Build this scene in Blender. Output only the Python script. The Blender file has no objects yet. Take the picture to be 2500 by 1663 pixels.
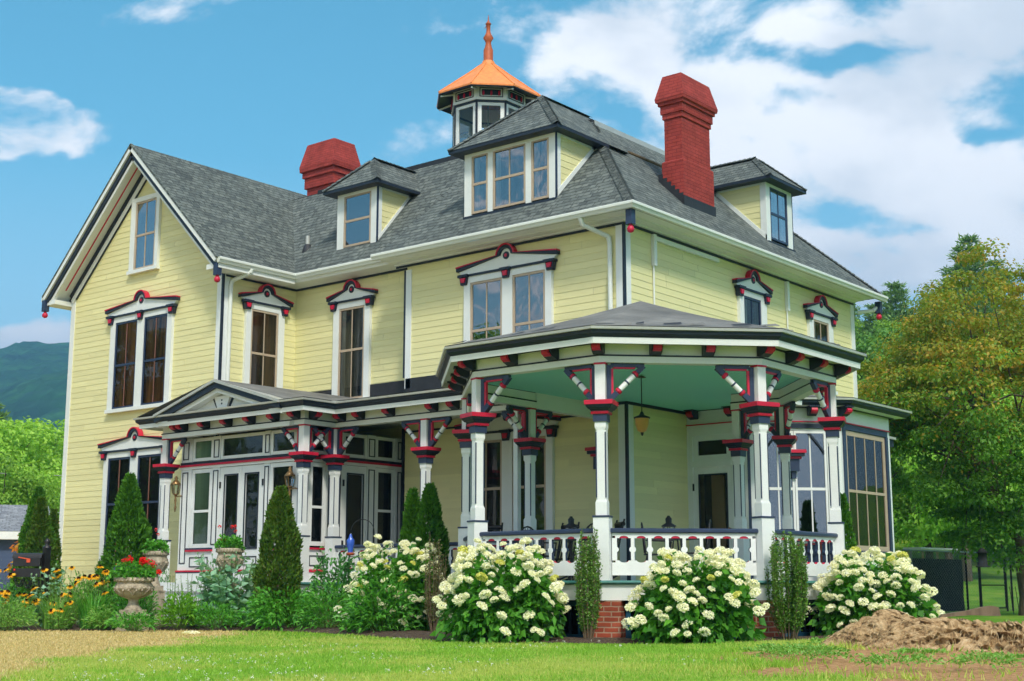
import bpy, math, random
import numpy as np
from mathutils import Vector, Matrix
random.seed(7); rng = np.random.default_rng(11)
S = bpy.context.scene; COL = S.collection
PI = math.pi; R = math.radians

# ------------------------------------------------------------------ materials
M = {}
def nodes(name):
    m = bpy.data.materials.new(name); m.use_nodes = True
    nt = m.node_tree; nt.nodes.clear()
    out = nt.nodes.new('ShaderNodeOutputMaterial')
    M[name] = m
    def N(t, **k):
        n = nt.nodes.new(t)
        for a, v in k.items():
            if a.startswith('i_'):
                key = a[2:]
                key = int(key) if key.isdigit() else key.replace('_', ' ')
                n.inputs[key].default_value = v
            else: setattr(n, a, v)
        return n
    L = nt.links.new
    return m, nt, out, N, L
def rgb(c): return (c[0], c[1], c[2], 1)
def srgb(r, g, b):
    f = lambda x: (x/255/12.92 if x/255 <= .04045 else ((x/255+.055)/1.055)**2.4)
    return (f(r), f(g), f(b))
def mixc(N, L, fac, a, b, mode='MIX'):
    n = N('ShaderNodeMix', data_type='RGBA', blend_type=mode)
    for k, v in ((0, fac), (6, a), (7, b)):
        if hasattr(v, 'is_output') or hasattr(v, 'links'): L(v, n.inputs[k])
        else: n.inputs[k].default_value = v if k == 0 else (v if len(v) == 4 else rgb(v))
    return n.outputs[2]
def ramp(N, L, src, pts):
    n = N('ShaderNodeValToRGB'); e = n.color_ramp.elements
    while len(e) < len(pts): e.new(.5)
    for k, (p, c) in enumerate(pts): e[k].position = p; e[k].color = c if len(c) == 4 else rgb(c)
    L(src, n.inputs[0]); return n.outputs[0]
def paint(name, c, rough=.45, var=.10, scale=3.0, spec=.35, dirt=.0, metal=0, stretch=None):
    m, nt, out, N, L = nodes(name)
    p = N('ShaderNodeBsdfPrincipled'); L(p.outputs[0], out.inputs[0])
    g = N('ShaderNodeNewGeometry'); src = g.outputs['Position']
    if stretch:
        mp = N('ShaderNodeMapping'); mp.inputs['Scale'].default_value = stretch; L(src, mp.inputs[0]); src = mp.outputs[0]
    n1 = N('ShaderNodeTexNoise', i_Scale=scale, i_Detail=5.0, i_Roughness=.6); L(src, n1.inputs['Vector'])
    f = N('ShaderNodeMapRange', i_1=.3, i_2=.7, i_3=1-var, i_4=1+var*.6); L(n1.outputs[0], f.inputs[0])
    col = mixc(N, L, 1.0, c, (1, 1, 1), 'MULTIPLY'); mx = col.node; L(f.outputs[0], mx.inputs[7])
    if dirt:
        n2 = N('ShaderNodeTexNoise', i_Scale=9.0, i_Detail=6.0, i_Roughness=.7); L(g.outputs['Position'], n2.inputs['Vector'])
        ff = N('ShaderNodeMapRange', i_1=.55, i_2=.75, i_3=0., i_4=dirt); L(n2.outputs[0], ff.inputs[0])
        col = mixc(N, L, ff.outputs[0], col, (.22, .2, .15))
    if name == 'siding':                      # board to board differences in the weathered paint
        fi = N('ShaderNodeMapRange', i_1=0., i_2=1., i_3=.93, i_4=1.05); L(g.outputs['Random Per Island'], fi.inputs[0])
        col = mixc(N, L, 1.0, col, (1, 1, 1), 'MULTIPLY'); L(fi.outputs[0], col.node.inputs[7])
    L(col, p.inputs['Base Color']); p.inputs['Roughness'].default_value = rough
    p.inputs['Specular IOR Level'].default_value = spec; p.inputs['Metallic'].default_value = metal
    n3 = N('ShaderNodeTexNoise', i_Scale=60.0, i_Detail=2.0); L(g.outputs['Position'], n3.inputs['Vector'])
    b = N('ShaderNodeBump', i_Strength=.08, i_Distance=.01); L(n3.outputs[0], b.inputs['Height']); L(b.outputs[0], p.inputs['Normal'])
    return m
paint('siding', srgb(222, 217, 162), .5, .05, 1.3, .3, 0.05, stretch=(.25, .25, 6))
paint('white', srgb(226, 230, 228), .4, .05, 2.0, .4, .10)
paint('trim_white', srgb(222, 227, 224), .4, .04, 2.0, .4, .05)
paint('gutter', srgb(216, 222, 214), .35, .05, 1.0, .4, .12)
paint('navy', srgb(44, 58, 84), .4, .15, 4.0, .4, .05)
paint('dark_navy', srgb(34, 44, 58), .45, .15, 4.0, .35)
paint('crimson', srgb(196, 30, 62), .4, .10, 4.0, .4)
paint('beige', srgb(178, 160, 138), .45, .08, 4.0, .35)
paint('copper', srgb(232, 142, 78), .5, .22, 5.0, .3, .35, stretch=(2, 2, .35))
paint('finial_orange', srgb(178, 92, 54), .5, .2, 8.0, .3, .2)
paint('black_metal', srgb(26, 26, 28), .4, .2, 10, .5)
paint('black_wood', srgb(20, 18, 18), .4, .2, 10, .5)
paint('brass', srgb(150, 120, 78), .35, .2, 12, .5, .1, .6)
paint('blue_glass', srgb(52, 92, 190), .15, .1, 6, .6)
paint('blue_paint', srgb(34, 84, 112), .5, .15, 4, .3, .1)
paint('teal_edge', srgb(70, 130, 124), .6, .25, 9, .3, .3)
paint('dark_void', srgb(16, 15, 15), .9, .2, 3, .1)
paint('metal_edge', srgb(188, 190, 184), .35, .1, 3, .5, .2, .3)
paint('flashing', srgb(44, 46, 50), .55, .25, 5, .35)
paint('orange_flag', srgb(206, 84, 50), .5, .1, 5, .4)
paint('terracotta', srgb(150, 74, 48), .7, .15, 8, .2)
paint('old_wood', srgb(120, 104, 84), .8, .35, 14, .1, .2, stretch=(1, 1, .2))
paint('grey_wood', srgb(158, 148, 130), .85, .3, 10, .1, .2)
paint('outbuilding_blue', srgb(66, 82, 112), .5, .08, 2, .3, stretch=(.25, .25, 6))
paint('brown_wood', srgb(128, 88, 72), .45, .15, 6, .3)
paint('amber', srgb(196, 150, 70), .3, .15, 6, .5)
paint('screen_fabric', srgb(44, 46, 48), .9, .15, 6, .1)
paint('galvanised', srgb(128, 134, 132), .4, .15, 5, .5, .05, .6)
paint('wire_grey', srgb(150, 155, 155), .5, .1, 3, .3)
paint('room_tan', srgb(160, 130, 88), .7, .15, 2, .2)
# curtains and dark rooms seen behind the panes
def drape(name, a, b, scale):
    m, nt, out, N, L = nodes(name)
    p = N('ShaderNodeBsdfPrincipled', i_Roughness=.8); L(p.outputs[0], out.inputs[0])
    g = N('ShaderNodeNewGeometry'); mp = N('ShaderNodeMapping'); mp.inputs['Scale'].default_value = (scale, scale, scale*.06)
    L(g.outputs['Position'], mp.inputs[0])
    n = N('ShaderNodeTexNoise', i_Scale=1.0, i_Detail=4.0, i_Roughness=.55); L(mp.outputs[0], n.inputs['Vector'])
    L(ramp(N, L, n.outputs[0], [(.32, a), (.68, b)]), p.inputs['Base Color'])
drape('shutter_brown', srgb(52, 32, 18), srgb(172, 116, 58), 6)
drape('dark_room', srgb(12, 13, 14), srgb(40, 38, 34), 1.6)
drape('green_room', srgb(70, 104, 92), srgb(150, 176, 140), 3)
drape('pale_curtain', srgb(90, 92, 92), srgb(196, 196, 186), 7)
drape('grey_curtain', srgb(40, 42, 44), srgb(110, 106, 96), 8)
def glass():
    for nm, tint, boost in (('glass', (.80, .83, .82), 1.0), ('bright_glass', (.70, .75, .77), 4.2), ('clear_glass', (.9, .94, .95), .8)):
        m, nt, out, N, L = nodes(nm)
        t = N('ShaderNodeBsdfTransparent'); t.inputs[0].default_value = rgb(tint)
        gl = N('ShaderNodeBsdfGlossy', i_Roughness=.015); gl.inputs[0].default_value = (.95, .97, 1, 1)
        fr = N('ShaderNodeFresnel', i_IOR=1.5)
        g = N('ShaderNodeNewGeometry'); no = N('ShaderNodeTexNoise', i_Scale=2.5, i_Detail=1.0); L(g.outputs['Position'], no.inputs['Vector'])
        bp = N('ShaderNodeBump', i_Strength=.05, i_Distance=.03); L(no.outputs[0], bp.inputs['Height'])
        L(bp.outputs[0], gl.inputs['Normal'])
        mu = N('ShaderNodeMath', operation='MULTIPLY_ADD'); mu.use_clamp = True
        L(fr.outputs[0], mu.inputs[0]); mu.inputs[1].default_value = boost; mu.inputs[2].default_value = .07 if boost > 1.2 else .0
        mx = N('ShaderNodeMixShader'); L(mu.outputs[0], mx.inputs[0]); L(t.outputs[0], mx.inputs[1]); L(gl.outputs[0], mx.inputs[2])
        L(mx.outputs[0], out.inputs[0])
glass()
def shingle(name, cols, rh, bw):
    m, nt, out, N, L = nodes(name)
    p = N('ShaderNodeBsdfPrincipled', i_Roughness=.85); L(p.outputs[0], out.inputs[0]); p.inputs['Specular IOR Level'].default_value = .2
    uv = N('ShaderNodeUVMap'); uv.uv_map = 'UVMap'
    no = N('ShaderNodeTexNoise', i_Scale=1.3, i_Detail=3.0); L(uv.outputs[0], no.inputs['Vector'])
    dist = N('ShaderNodeVectorMath', operation='MULTIPLY_ADD'); L(no.outputs['Color'], dist.inputs[0]); dist.inputs[1].default_value = (.0, .025, 0); L(uv.outputs[0], dist.inputs[2])
    def brick(w, off, c1, c2, bias):
        b = N('ShaderNodeTexBrick', offset=off, offset_frequency=2, squash=1.0)
        b.inputs['Scale'].default_value = 1; b.inputs['Brick Width'].default_value = w; b.inputs['Row Height'].default_value = rh
        b.inputs['Mortar Size'].default_value = .011; b.inputs['Mortar Smooth'].default_value = .3; b.inputs['Bias'].default_value = bias
        b.inputs['Color1'].default_value = rgb(c1); b.inputs['Color2'].default_value = rgb(c2); b.inputs['Mortar'].default_value = rgb([x*.35 for x in c1])
        L(dist.outputs[0], b.inputs['Vector']); return b
    b1 = brick(bw, .37, cols[0], cols[1], -.1); b2 = brick(bw*.61, .53, cols[2], cols[1], .1)
    n2 = N('ShaderNodeTexNoise', i_Scale=5.0, i_Detail=4.0); L(uv.outputs[0], n2.inputs['Vector'])
    f = N('ShaderNodeMapRange', i_1=.42, i_2=.58, i_3=0., i_4=1.); L(n2.outputs[0], f.inputs[0])
    c = mixc(N, L, f.outputs[0], b1.outputs[0], b2.outputs[0])
    n3 = N('ShaderNodeTexNoise', i_Scale=.5, i_Detail=5.0); L(uv.outputs[0], n3.inputs['Vector'])
    f3 = N('ShaderNodeMapRange', i_1=.3, i_2=.7, i_3=.90, i_4=1.10); L(n3.outputs[0], f3.inputs[0])
    mm = mixc(N, L, 1.0, c, (1, 1, 1), 'MULTIPLY'); L(f3.outputs[0], mm.node.inputs[7]); L(mm, p.inputs['Base Color'])
    # each course rises towards its lower edge
    sp = N('ShaderNodeSeparateXYZ'); L(dist.outputs[0], sp.inputs[0])
    dv = N('ShaderNodeMath', operation='DIVIDE'); L(sp.outputs[1], dv.inputs[0]); dv.inputs[1].default_value = rh
    fr = N('ShaderNodeMath', operation='FRACT'); L(dv.outputs[0], fr.inputs[0])
    inv = N('ShaderNodeMath', operation='SUBTRACT'); inv.inputs[0].default_value = 1; L(fr.outputs[0], inv.inputs[1])
    bc = N('ShaderNodeMath', operation='MULTIPLY_ADD'); L(b1.outputs['Fac'], bc.inputs[0]); bc.inputs[1].default_value = -.5; L(inv.outputs[0], bc.inputs[2])
    b = N('ShaderNodeBump', i_Strength=.9, i_Distance=.02); L(bc.outputs[0], b.inputs['Height']); L(b.outputs[0], p.inputs['Normal'])
shingle('shingle', [srgb(82, 90, 89), srgb(116, 124, 119), srgb(64, 72, 73)], .145, .30)
shingle('shingle_pale', [srgb(122, 126, 132), srgb(150, 154, 158), srgb(104, 108, 116)], .15, .4)
def membrane():
    m, nt, out, N, L = nodes('membrane')
    p = N('ShaderNodeBsdfPrincipled', i_Roughness=.7); L(p.outputs[0], out.inputs[0])
    g = N('ShaderNodeNewGeometry'); n = N('ShaderNodeTexNoise', i_Scale=1.2, i_Detail=6.0, i_Roughness=.65); L(g.outputs['Position'], n.inputs['Vector'])
    L(ramp(N, L, n.outputs[0], [(.3, srgb(84, 85, 82)), (.55, srgb(112, 112, 108)), (.75, srgb(134, 134, 128))]), p.inputs['Base Color'])
    b = N('ShaderNodeBump', i_Strength=.3, i_Distance=.04); L(n.outputs[0], b.inputs['Height']); L(b.outputs[0], p.inputs['Normal'])
membrane()
def brickmat(name, c1, c2, mo, w, h, ms, strength, painted):
    m, nt, out, N, L = nodes(name)
    p = N('ShaderNodeBsdfPrincipled', i_Roughness=.75); L(p.outputs[0], out.inputs[0]); p.inputs['Specular IOR Level'].default_value = .25
    uv = N('ShaderNodeUVMap'); uv.uv_map = 'UVMap'
    no = N('ShaderNodeTexNoise', i_Scale=6.0, i_Detail=3.0); L(uv.outputs[0], no.inputs['Vector'])
    d = N('ShaderNodeVectorMath', operation='MULTIPLY_ADD'); L(no.outputs['Color'], d.inputs[0]); d.inputs[1].default_value = (.02, .02, 0); L(uv.outputs[0], d.inputs[2])
    b = N('ShaderNodeTexBrick'); b.inputs['Scale'].default_value = 1; b.inputs['Brick Width'].default_value = w; b.inputs['Row Height'].default_value = h
    b.inputs['Mortar Size'].default_value = ms; b.inputs['Mortar Smooth'].default_value = .35
    for k, c in (('Color1', c1), ('Color2', c2), ('Mortar', mo)): b.inputs[k].default_value = rgb(c)
    L(d.outputs[0], b.inputs['Vector'])
    n2 = N('ShaderNodeTexNoise', i_Scale=3.0, i_Detail=5.0); L(uv.outputs[0], n2.inputs['Vector'])
    f = N('ShaderNodeMapRange', i_1=.3, i_2=.7, i_3=.75, i_4=1.2); L(n2.outputs[0], f.inputs[0])
    mm = mixc(N, L, 1.0, b.outputs[0], (1, 1, 1), 'MULTIPLY'); L(f.outputs[0], mm.node.inputs[7]); L(mm, p.inputs['Base Color'])
    bu = N('ShaderNodeBump', i_Strength=strength, i_Distance=.012); bu.invert = True
    L(b.outputs['Fac'], bu.inputs['Height']); L(bu.outputs[0], p.inputs['Normal'])
brickmat('chimney_brick', srgb(150, 58, 52), srgb(162, 66, 58), srgb(132, 48, 44), .23, .08, .010, .6, 1)
brickmat('pier_brick', srgb(142, 62, 42), srgb(168, 84, 60), srgb(170, 140, 118), .22, .075, .011, .6, 0)
def boards(name, c, w, axis):
    m, nt, out, N, L = nodes(name)
    p = N('ShaderNodeBsdfPrincipled', i_Roughness=.45); L(p.outputs[0], out.inputs[0])
    g = N('ShaderNodeNewGeometry'); sp = N('ShaderNodeSeparateXYZ'); L(g.outputs['Position'], sp.inputs[0])
    d = N('ShaderNodeMath', operation='DIVIDE'); L(sp.outputs[axis], d.inputs[0]); d.inputs[1].default_value = w
    fr = N('ShaderNodeMath', operation='FRACT'); L(d.outputs[0], fr.inputs[0])
    lt = N('ShaderNodeMath', operation='LESS_THAN'); L(fr.outputs[0], lt.inputs[0]); lt.inputs[1].default_value = .1
    L(mixc(N, L, lt.outputs[0], c, [x*.55 for x in c]), p.inputs['Base Color'])
boards('ceiling_teal', srgb(142, 230, 212), .09, 0)
boards('porch_ceiling', srgb(214, 224, 218), .09, 0)
boards('deck_boards', srgb(176, 180, 178), .09, 0)
def stone():
    m, nt, out, N, L = nodes('stone')
    p = N('ShaderNodeBsdfPrincipled', i_Roughness=.85); L(p.outputs[0], out.inputs[0])
    g = N('ShaderNodeNewGeometry'); n = N('ShaderNodeTexNoise', i_Scale=9.0, i_Detail=7.0, i_Roughness=.7); L(g.outputs['Position'], n.inputs['Vector'])
    L(ramp(N, L, n.outputs[0], [(.3, srgb(104, 96, 80)), (.5, srgb(166, 154, 132)), (.75, srgb(190, 180, 158))]), p.inputs['Base Color'])
    b = N('ShaderNodeBump', i_Strength=.4, i_Distance=.02); L(n.outputs[0], b.inputs['Height']); L(b.outputs[0], p.inputs['Normal'])
stone()
def leafmat(name, cols, trans=.35, rough=.5, patch=None, spec=.3):
    m, nt, out, N, L = nodes(name)
    g = N('ShaderNodeNewGeometry')
    k = len(cols); c = ramp(N, L, g.outputs['Random Per Island'], [(i/(k-1), cols[i]) for i in range(k)])
    if patch:
        o = N('ShaderNodeTexCoord'); n = N('ShaderNodeTexNoise', i_Scale=patch[0], i_Detail=3.0); L(g.outputs['Position'], n.inputs['Vector'])
        f = N('ShaderNodeMapRange', i_1=patch[2], i_2=patch[3], i_3=0., i_4=1.); L(n.outputs[0], f.inputs[0])
        c = mixc(N, L, f.outputs[0], c, mixc(N, L, .5, c, patch[1]))
    p = N('ShaderNodeBsdfPrincipled', i_Roughness=rough); L(c, p.inputs['Base Color']); p.inputs['Specular IOR Level'].default_value = spec
    t = N('ShaderNodeBsdfTranslucent'); L(mixc(N, L, 1., c, (1.25, 1.2, .6), 'MULTIPLY'), t.inputs[0])
    mx = N('ShaderNodeMixShader', i_0=trans); L(p.outputs[0], mx.inputs[1]); L(t.outputs[0], mx.inputs[2]); L(mx.outputs[0], out.inputs[0])
G = srgb
leafmat('leaf_hydrangea', [G(50, 104, 32), G(74, 142, 42), G(104, 172, 56), G(58, 118, 36)], .35)
leafmat('petal_cream', [G(251, 251, 236), G(253, 253, 246), G(248, 248, 222), G(254, 254, 250)], .35, .7)
leafmat('petal_lime', [G(222, 222, 110), G(234, 234, 150), G(212, 214, 100)], .3, .7)
leafmat('leaf_arborvitae', [G(50, 98, 26), G(70, 124, 32), G(92, 148, 42), G(58, 108, 28)], .2, .6)
leafmat('leaf_arborvitae_dark', [G(54, 92, 28), G(76, 116, 34), G(98, 134, 44), G(88, 98, 40)], .2, .6)
leafmat('leaf_holly', [G(66, 106, 38), G(94, 138, 50), G(122, 164, 66)], .2, .4)
leafmat('leaf_holly_brown', [G(92, 96, 52), G(112, 104, 66), G(86, 112, 48), G(122, 108, 78)], .2, .5)
leafmat('leaf_peony', [G(62, 128, 40), G(84, 158, 50), G(114, 184, 72), G(70, 140, 44)], .3, .35)
leafmat('leaf_peony_dark', [G(56, 116, 56), G(78, 142, 70), G(104, 168, 92), G(62, 126, 62)], .3, .35)
leafmat('leaf_lime', [G(96, 160, 40), G(130, 186, 60), G(112, 172, 44), G(84, 146, 40)], .4)
leafmat('leaf_grey_green', [G(130, 182, 146), G(160, 204, 172), G(108, 166, 122), G(176, 216, 186)], .3, .4)
leafmat('leaf_meadow', [G(96, 156, 58), G(134, 188, 84), G(112, 170, 66), G(166, 200, 116)], .35)
leafmat('petal_yellow', [G(240, 180, 20), G(250, 198, 40), G(236, 160, 14)], .3, .6)
leafmat('cone_brown', [G(44, 22, 12), G(60, 30, 14)], .0, .8)
leafmat('petal_red', [G(230, 30, 30), G(246, 54, 44), G(208, 20, 34)], .3, .6)
leafmat('petal_pink', [G(240, 90, 96), G(232, 60, 70)], .3, .6)
leafmat('petal_purple', [G(92, 60, 160), G(112, 84, 184), G(70, 44, 130)], .3, .6)
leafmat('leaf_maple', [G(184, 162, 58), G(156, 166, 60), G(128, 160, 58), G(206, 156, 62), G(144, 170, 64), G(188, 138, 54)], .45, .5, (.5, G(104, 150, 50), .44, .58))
leafmat('leaf_maple_low', [G(76, 126, 42), G(100, 150, 52), G(124, 168, 62), G(84, 134, 46)], .4, .5)  # lower crown: greener leaves, with underside shade put into the darker tone
leafmat('leaf_broad', [G(96, 146, 46), G(130, 174, 60), G(150, 190, 74), G(108, 156, 50)], .4)
leafmat('leaf_broad_bright', [G(124, 178, 54), G(156, 204, 74), G(174, 214, 90), G(134, 188, 60)], .4)
leafmat('leaf_broad_deep', [G(70, 120, 46), G(92, 140, 56), G(110, 156, 64)], .3)
leafmat('leaf_pine', [G(92, 132, 72), G(114, 152, 84), G(130, 164, 96), G(100, 142, 78)], .2, .6)
leafmat('grass_far', [G(96, 150, 44), G(120, 168, 54)], .3)
leafmat('leaf_orange', [G(196, 120, 36), G(170, 150, 40), G(206, 96, 44)], .4)
def bark():
    m, nt, out, N, L = nodes('bark')
    p = N('ShaderNodeBsdfPrincipled', i_Roughness=.9); L(p.outputs[0], out.inputs[0])
    g = N('ShaderNodeNewGeometry'); mp = N('ShaderNodeMapping'); mp.inputs['Scale'].default_value = (9, 9, 2); L(g.outputs['Position'], mp.inputs[0])
    n = N('ShaderNodeTexNoise', i_Scale=1.0, i_Detail=7.0, i_Roughness=.7); L(mp.outputs[0], n.inputs['Vector'])
    L(ramp(N, L, n.outputs[0], [(.35, srgb(52, 44, 36)), (.65, srgb(112, 98, 82))]), p.inputs['Base Color'])
    b = N('ShaderNodeBump', i_Strength=.8, i_Distance=.04); L(n.outputs[0], b.inputs['Height']); L(b.outputs[0], p.inputs['Normal'])
bark()
def stem():
    m, nt, out, N, L = nodes('stem')
    p = N('ShaderNodeBsdfPrincipled', i_Roughness=.6); p.inputs['Base Color'].default_value = rgb(srgb(84, 112, 50)); L(p.outputs[0], out.inputs[0])
stem()

# ------------------------------------------------------------------ scene tree helpers
WL = {}                                        # world location of every Empty / part
def tagp(o, label=None, cat=None, group=None, kind=None):
    if label: o['label'] = label
    if cat: o['category'] = cat
    if group: o['group'] = group
    if kind: o['kind'] = kind
    return o
def thing(name, loc, label, cat, group=None):
    o = bpy.data.objects.new(name, None); COL.objects.link(o); o.empty_display_size = .2
    o.location = loc; WL[o] = Vector(loc); return tagp(o, label, cat, group)
def link(name, me, parent=None, loc=None):
    o = bpy.data.objects.new(name, me); COL.objects.link(o)
    if parent is not None: o.parent = parent; WL[o] = WL[parent].copy()
    else: WL[o] = Vector(loc or (0, 0, 0))
    if loc is not None: o.location = loc; WL[o] = Vector(loc) + (WL[parent] if parent is not None else Vector((0, 0, 0)))
    return o
class Fr:
    """wall frame: u along the wall, z up, w outwards"""
    def __init__(s, O, U, N): s.O = Vector(O); s.U = Vector(U).normalized(); s.N = Vector(N).normalized()
    def p(s, u, z, w=0): return s.O + s.U*u + s.N*w + Vector((0, 0, z))
def front(y): return Fr((0, y, 0), (1, 0, 0), (0, -1, 0))
def rightf(x): return Fr((x, 0, 0), (0, 1, 0), (1, 0, 0))
class MB:
    def __init__(s): s.v = []; s.f = []; s.m = []; s.mats = []; s.sm = []
    def mi(s, m):
        if m not in s.mats: s.mats.append(m)
        return s.mats.index(m)
    def face(s, pts, m, smooth=False):
        b = len(s.v); s.v += [tuple(p) for p in pts]; s.f.append(list(range(b, b+len(pts)))); s.m.append(s.mi(m)); s.sm.append(smooth)
    def raw(s, vs, fs, m, smooth=False):
        b = len(s.v); s.v += [tuple(p) for p in vs]; k = s.mi(m)
        for f in fs: s.f.append([b+i for i in f]); s.m.append(k); s.sm.append(smooth)
    def box(s, x0, x1, y0, y1, z0, z1, m):
        s.raw([(x, y, z) for z in (z0, z1) for (x, y) in ((x0, y0), (x1, y0), (x1, y1), (x0, y1))],
              [(0, 3, 2, 1), (4, 5, 6, 7), (0, 1, 5, 4), (1, 2, 6, 5), (2, 3, 7, 6), (3, 0, 4, 7)], m)
    def bf(s, F, u0, u1, z0, z1, w0, w1, m):
        s.raw([F.p(u, z, w) for w in (w0, w1) for (u, z) in ((u0, z0), (u1, z0), (u1, z1), (u0, z1))],
              [(0, 3, 2, 1), (4, 5, 6, 7), (0, 1, 5, 4), (1, 2, 6, 5), (2, 3, 7, 6), (3, 0, 4, 7)], m)
    def prism(s, F, poly, w0, w1, m, ms=None):
        n = len(poly); a = [F.p(u, z, w0) for u, z in poly]; b = [F.p(u, z, w1) for u, z in poly]
        s.face(a[::-1], ms or m); s.face(b, m)
        s.raw(a+b, [(i, (i+1) % n, n+(i+1) % n, n+i) for i in range(n)], ms or m)
    def ring(s, F, u0, u1, z0, z1, t, w0, w1, m):          # a rectangular frame of four butted bars
        s.bf(F, u0, u1, z1-t, z1, w0, w1, m); s.bf(F, u0, u1, z0, z0+t, w0, w1, m)
        s.bf(F, u0, u0+t, z0+t, z1-t, w0, w1, m); s.bf(F, u1-t, u1, z0+t, z1-t, w0, w1, m)
    def tube(s, p0, p1, r0, r1, n, m, cap=True, smooth=True):
        p0 = Vector(p0); p1 = Vector(p1); d = (p1-p0)
        if d.length < 1e-6: return
        d.normalize(); a = d.orthogonal().normalized(); b = d.cross(a)
        vs = [p+a*(r*math.cos(2*PI*i/n))+b*(r*math.sin(2*PI*i/n)) for p, r in ((p0, r0), (p1, r1)) for i in range(n)]
        s.raw(vs, [(i, (i+1) % n, n+(i+1) % n, n+i) for i in range(n)], m, smooth)
        if cap: s.face(vs[:n][::-1], m); s.face(vs[n:], m)
    def path(s, pts, r, n, m):
        for a, b in zip(pts[:-1], pts[1:]): s.tube(a, b, r, r, n, m)
    def lathe(s, c, prof, n, m, smooth=True, rot=0, flute=0):
        c = Vector(c); vs = []
        for r, z in prof:
            for i in range(n):
                rr = r*(1+flute*math.cos(i*PI)) if flute else r
                vs.append(c+Vector((rr*math.cos(2*PI*i/n+rot), rr*math.sin(2*PI*i/n+rot), z)))
        fs = [(j*n+i, j*n+(i+1) % n, (j+1)*n+(i+1) % n, (j+1)*n+i) for j in range(len(prof)-1) for i in range(n)]
        s.raw(vs, fs, m, smooth); s.face(vs[:n][::-1], m); s.face(vs[-n:], m)
    def build(s, name, parent=None, loc=None):
        base = WL[parent] if parent is not None else Vector(loc or (0, 0, 0))
        V = np.array(s.v, dtype=float).reshape(-1, 3)
        me = bpy.data.meshes.new(name); me.from_pydata((V-np.array(base)).tolist(), [], s.f); me.update()
        for m in s.mats: me.materials.append(M[m])
        me.polygons.foreach_set('material_index', s.m); me.polygons.foreach_set('use_smooth', s.sm)
        uv = me.uv_layers.new(name='UVMap'); out = np.zeros((len(me.loops), 2)); k = 0
        for f, p in zip(s.f, me.polygons):
            n = p.normal
            U = Vector((1, 0, 0)) if abs(n.z) > .97 else Vector((0, 0, 1)).cross(n).normalized()
            W = n.cross(U)
            if W.z < 0: W = -W
            for i in f: q = V[i]; out[k] = (q[0]*U.x+q[1]*U.y+q[2]*U.z, q[0]*W.x+q[1]*W.y+q[2]*W.z); k += 1
        uv.data.foreach_set('uv', out.ravel())
        return link(name, me, parent, None if parent is not None else loc)
def quads(name, V, mat_ids, mats, parent=None, loc=None, nv=4, smooth=False):
    """a mesh of many separate leaf-sized faces; V is (n, nv, 3), already local"""
    n = V.shape[0]; me = bpy.data.meshes.new(name)
    me.vertices.add(n*nv); me.vertices.foreach_set('co', V.astype(np.float32).ravel())
    me.loops.add(n*nv); me.loops.foreach_set('vertex_index', np.arange(n*nv, dtype=np.int32))
    me.polygons.add(n); me.polygons.foreach_set('loop_start', np.arange(n, dtype=np.int32)*nv)
    try: me.polygons.foreach_set('loop_total', np.full(n, nv, dtype=np.int32))
    except Exception: pass
    for m in mats: me.materials.append(M[m])
    if mat_ids is not None: me.polygons.foreach_set('material_index', np.asarray(mat_ids, dtype=np.int32))
    me.update(calc_edges=True)
    return link(name, me, parent, loc) if (parent is not None or loc is not None) else me
def unit(a): return a/np.maximum(np.linalg.norm(a, axis=-1, keepdims=True), 1e-9)
def leaves(P, D, L, W, fold=.15, droop=.0, N_=None):
    """diamond leaves: base P, direction D, length L, width W"""
    n = len(P); D = unit(D); up = unit(rng.normal(size=(n, 3))+np.array([0, 0, .9]))
    if N_ is not None: up = unit(N_+rng.normal(0, .35, (n, 3))); D = unit(D-up*np.sum(D*up, 1, keepdims=True))
    Sd = unit(np.cross(D, up)); Nn = np.cross(Sd, D)
    L = np.broadcast_to(np.asarray(L, float), (n,))[:, None]; W = np.broadcast_to(np.asarray(W, float), (n,))[:, None]
    mid = P+D*L*.45+Nn*W*fold
    tip = P+D*L-np.array([0, 0, 1])*L*droop
    return np.stack([P, mid+Sd*W*.5, tip, mid-Sd*W*.5], axis=1)
def sphere_pts(n): return unit(rng.normal(size=(n, 3)))
def hash2(ix, iy, seed):
    h = (ix*374761393+iy*668265263+seed*69069) & 0x7fffffff
    h = ((h ^ (h >> 13))*1274126177) & 0x7fffffff
    return ((h ^ (h >> 16)) & 0xffff)/65535.0
def vnoise(x, y, seed=0):
    x = np.asarray(x, float); y = np.asarray(y, float); ix = np.floor(x).astype(np.int64); iy = np.floor(y).astype(np.int64)
    fx = x-ix; fy = y-iy; fx = fx*fx*(3-2*fx); fy = fy*fy*(3-2*fy)
    a = hash2(ix, iy, seed); b = hash2(ix+1, iy, seed); c = hash2(ix, iy+1, seed); d = hash2(ix+1, iy+1, seed)
    return (a*(1-fx)+b*fx)*(1-fy)+(c*(1-fx)+d*fx)*fy
def fbm(x, y, oct=4, seed=0):
    s = 0; a = .5
    for k in range(oct): s = s+a*vnoise(np.asarray(x)*2**k, np.asarray(y)*2**k, seed+k); a *= .5
    return s
def sstep(a, b, x): t = np.clip((np.asarray(x, float)-a)/(b-a), 0, 1); return t*t*(3-2*t)
# ================================================================== THE HOUSE
HOUSE = thing('victorian_house', (-20, 25, 0), 'yellow clapboard Victorian house with red chimneys, orange cupola and wraparound porch', 'house')
DK = .885; BB = 4.11                     # deck top, beam underside
YW, YR, YF, XA, XW0, XW1, XS, YB = 20.525, 22.855, 22.357, -15.254, -31.824, -25.584, -21.26, 32.87
ZE, ZG, ZD, XD, YD = 8.408, 8.26, 11.463, -17.889, 24.992
RID = (XW0+XW1)/2; ZR = 11.906

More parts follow.
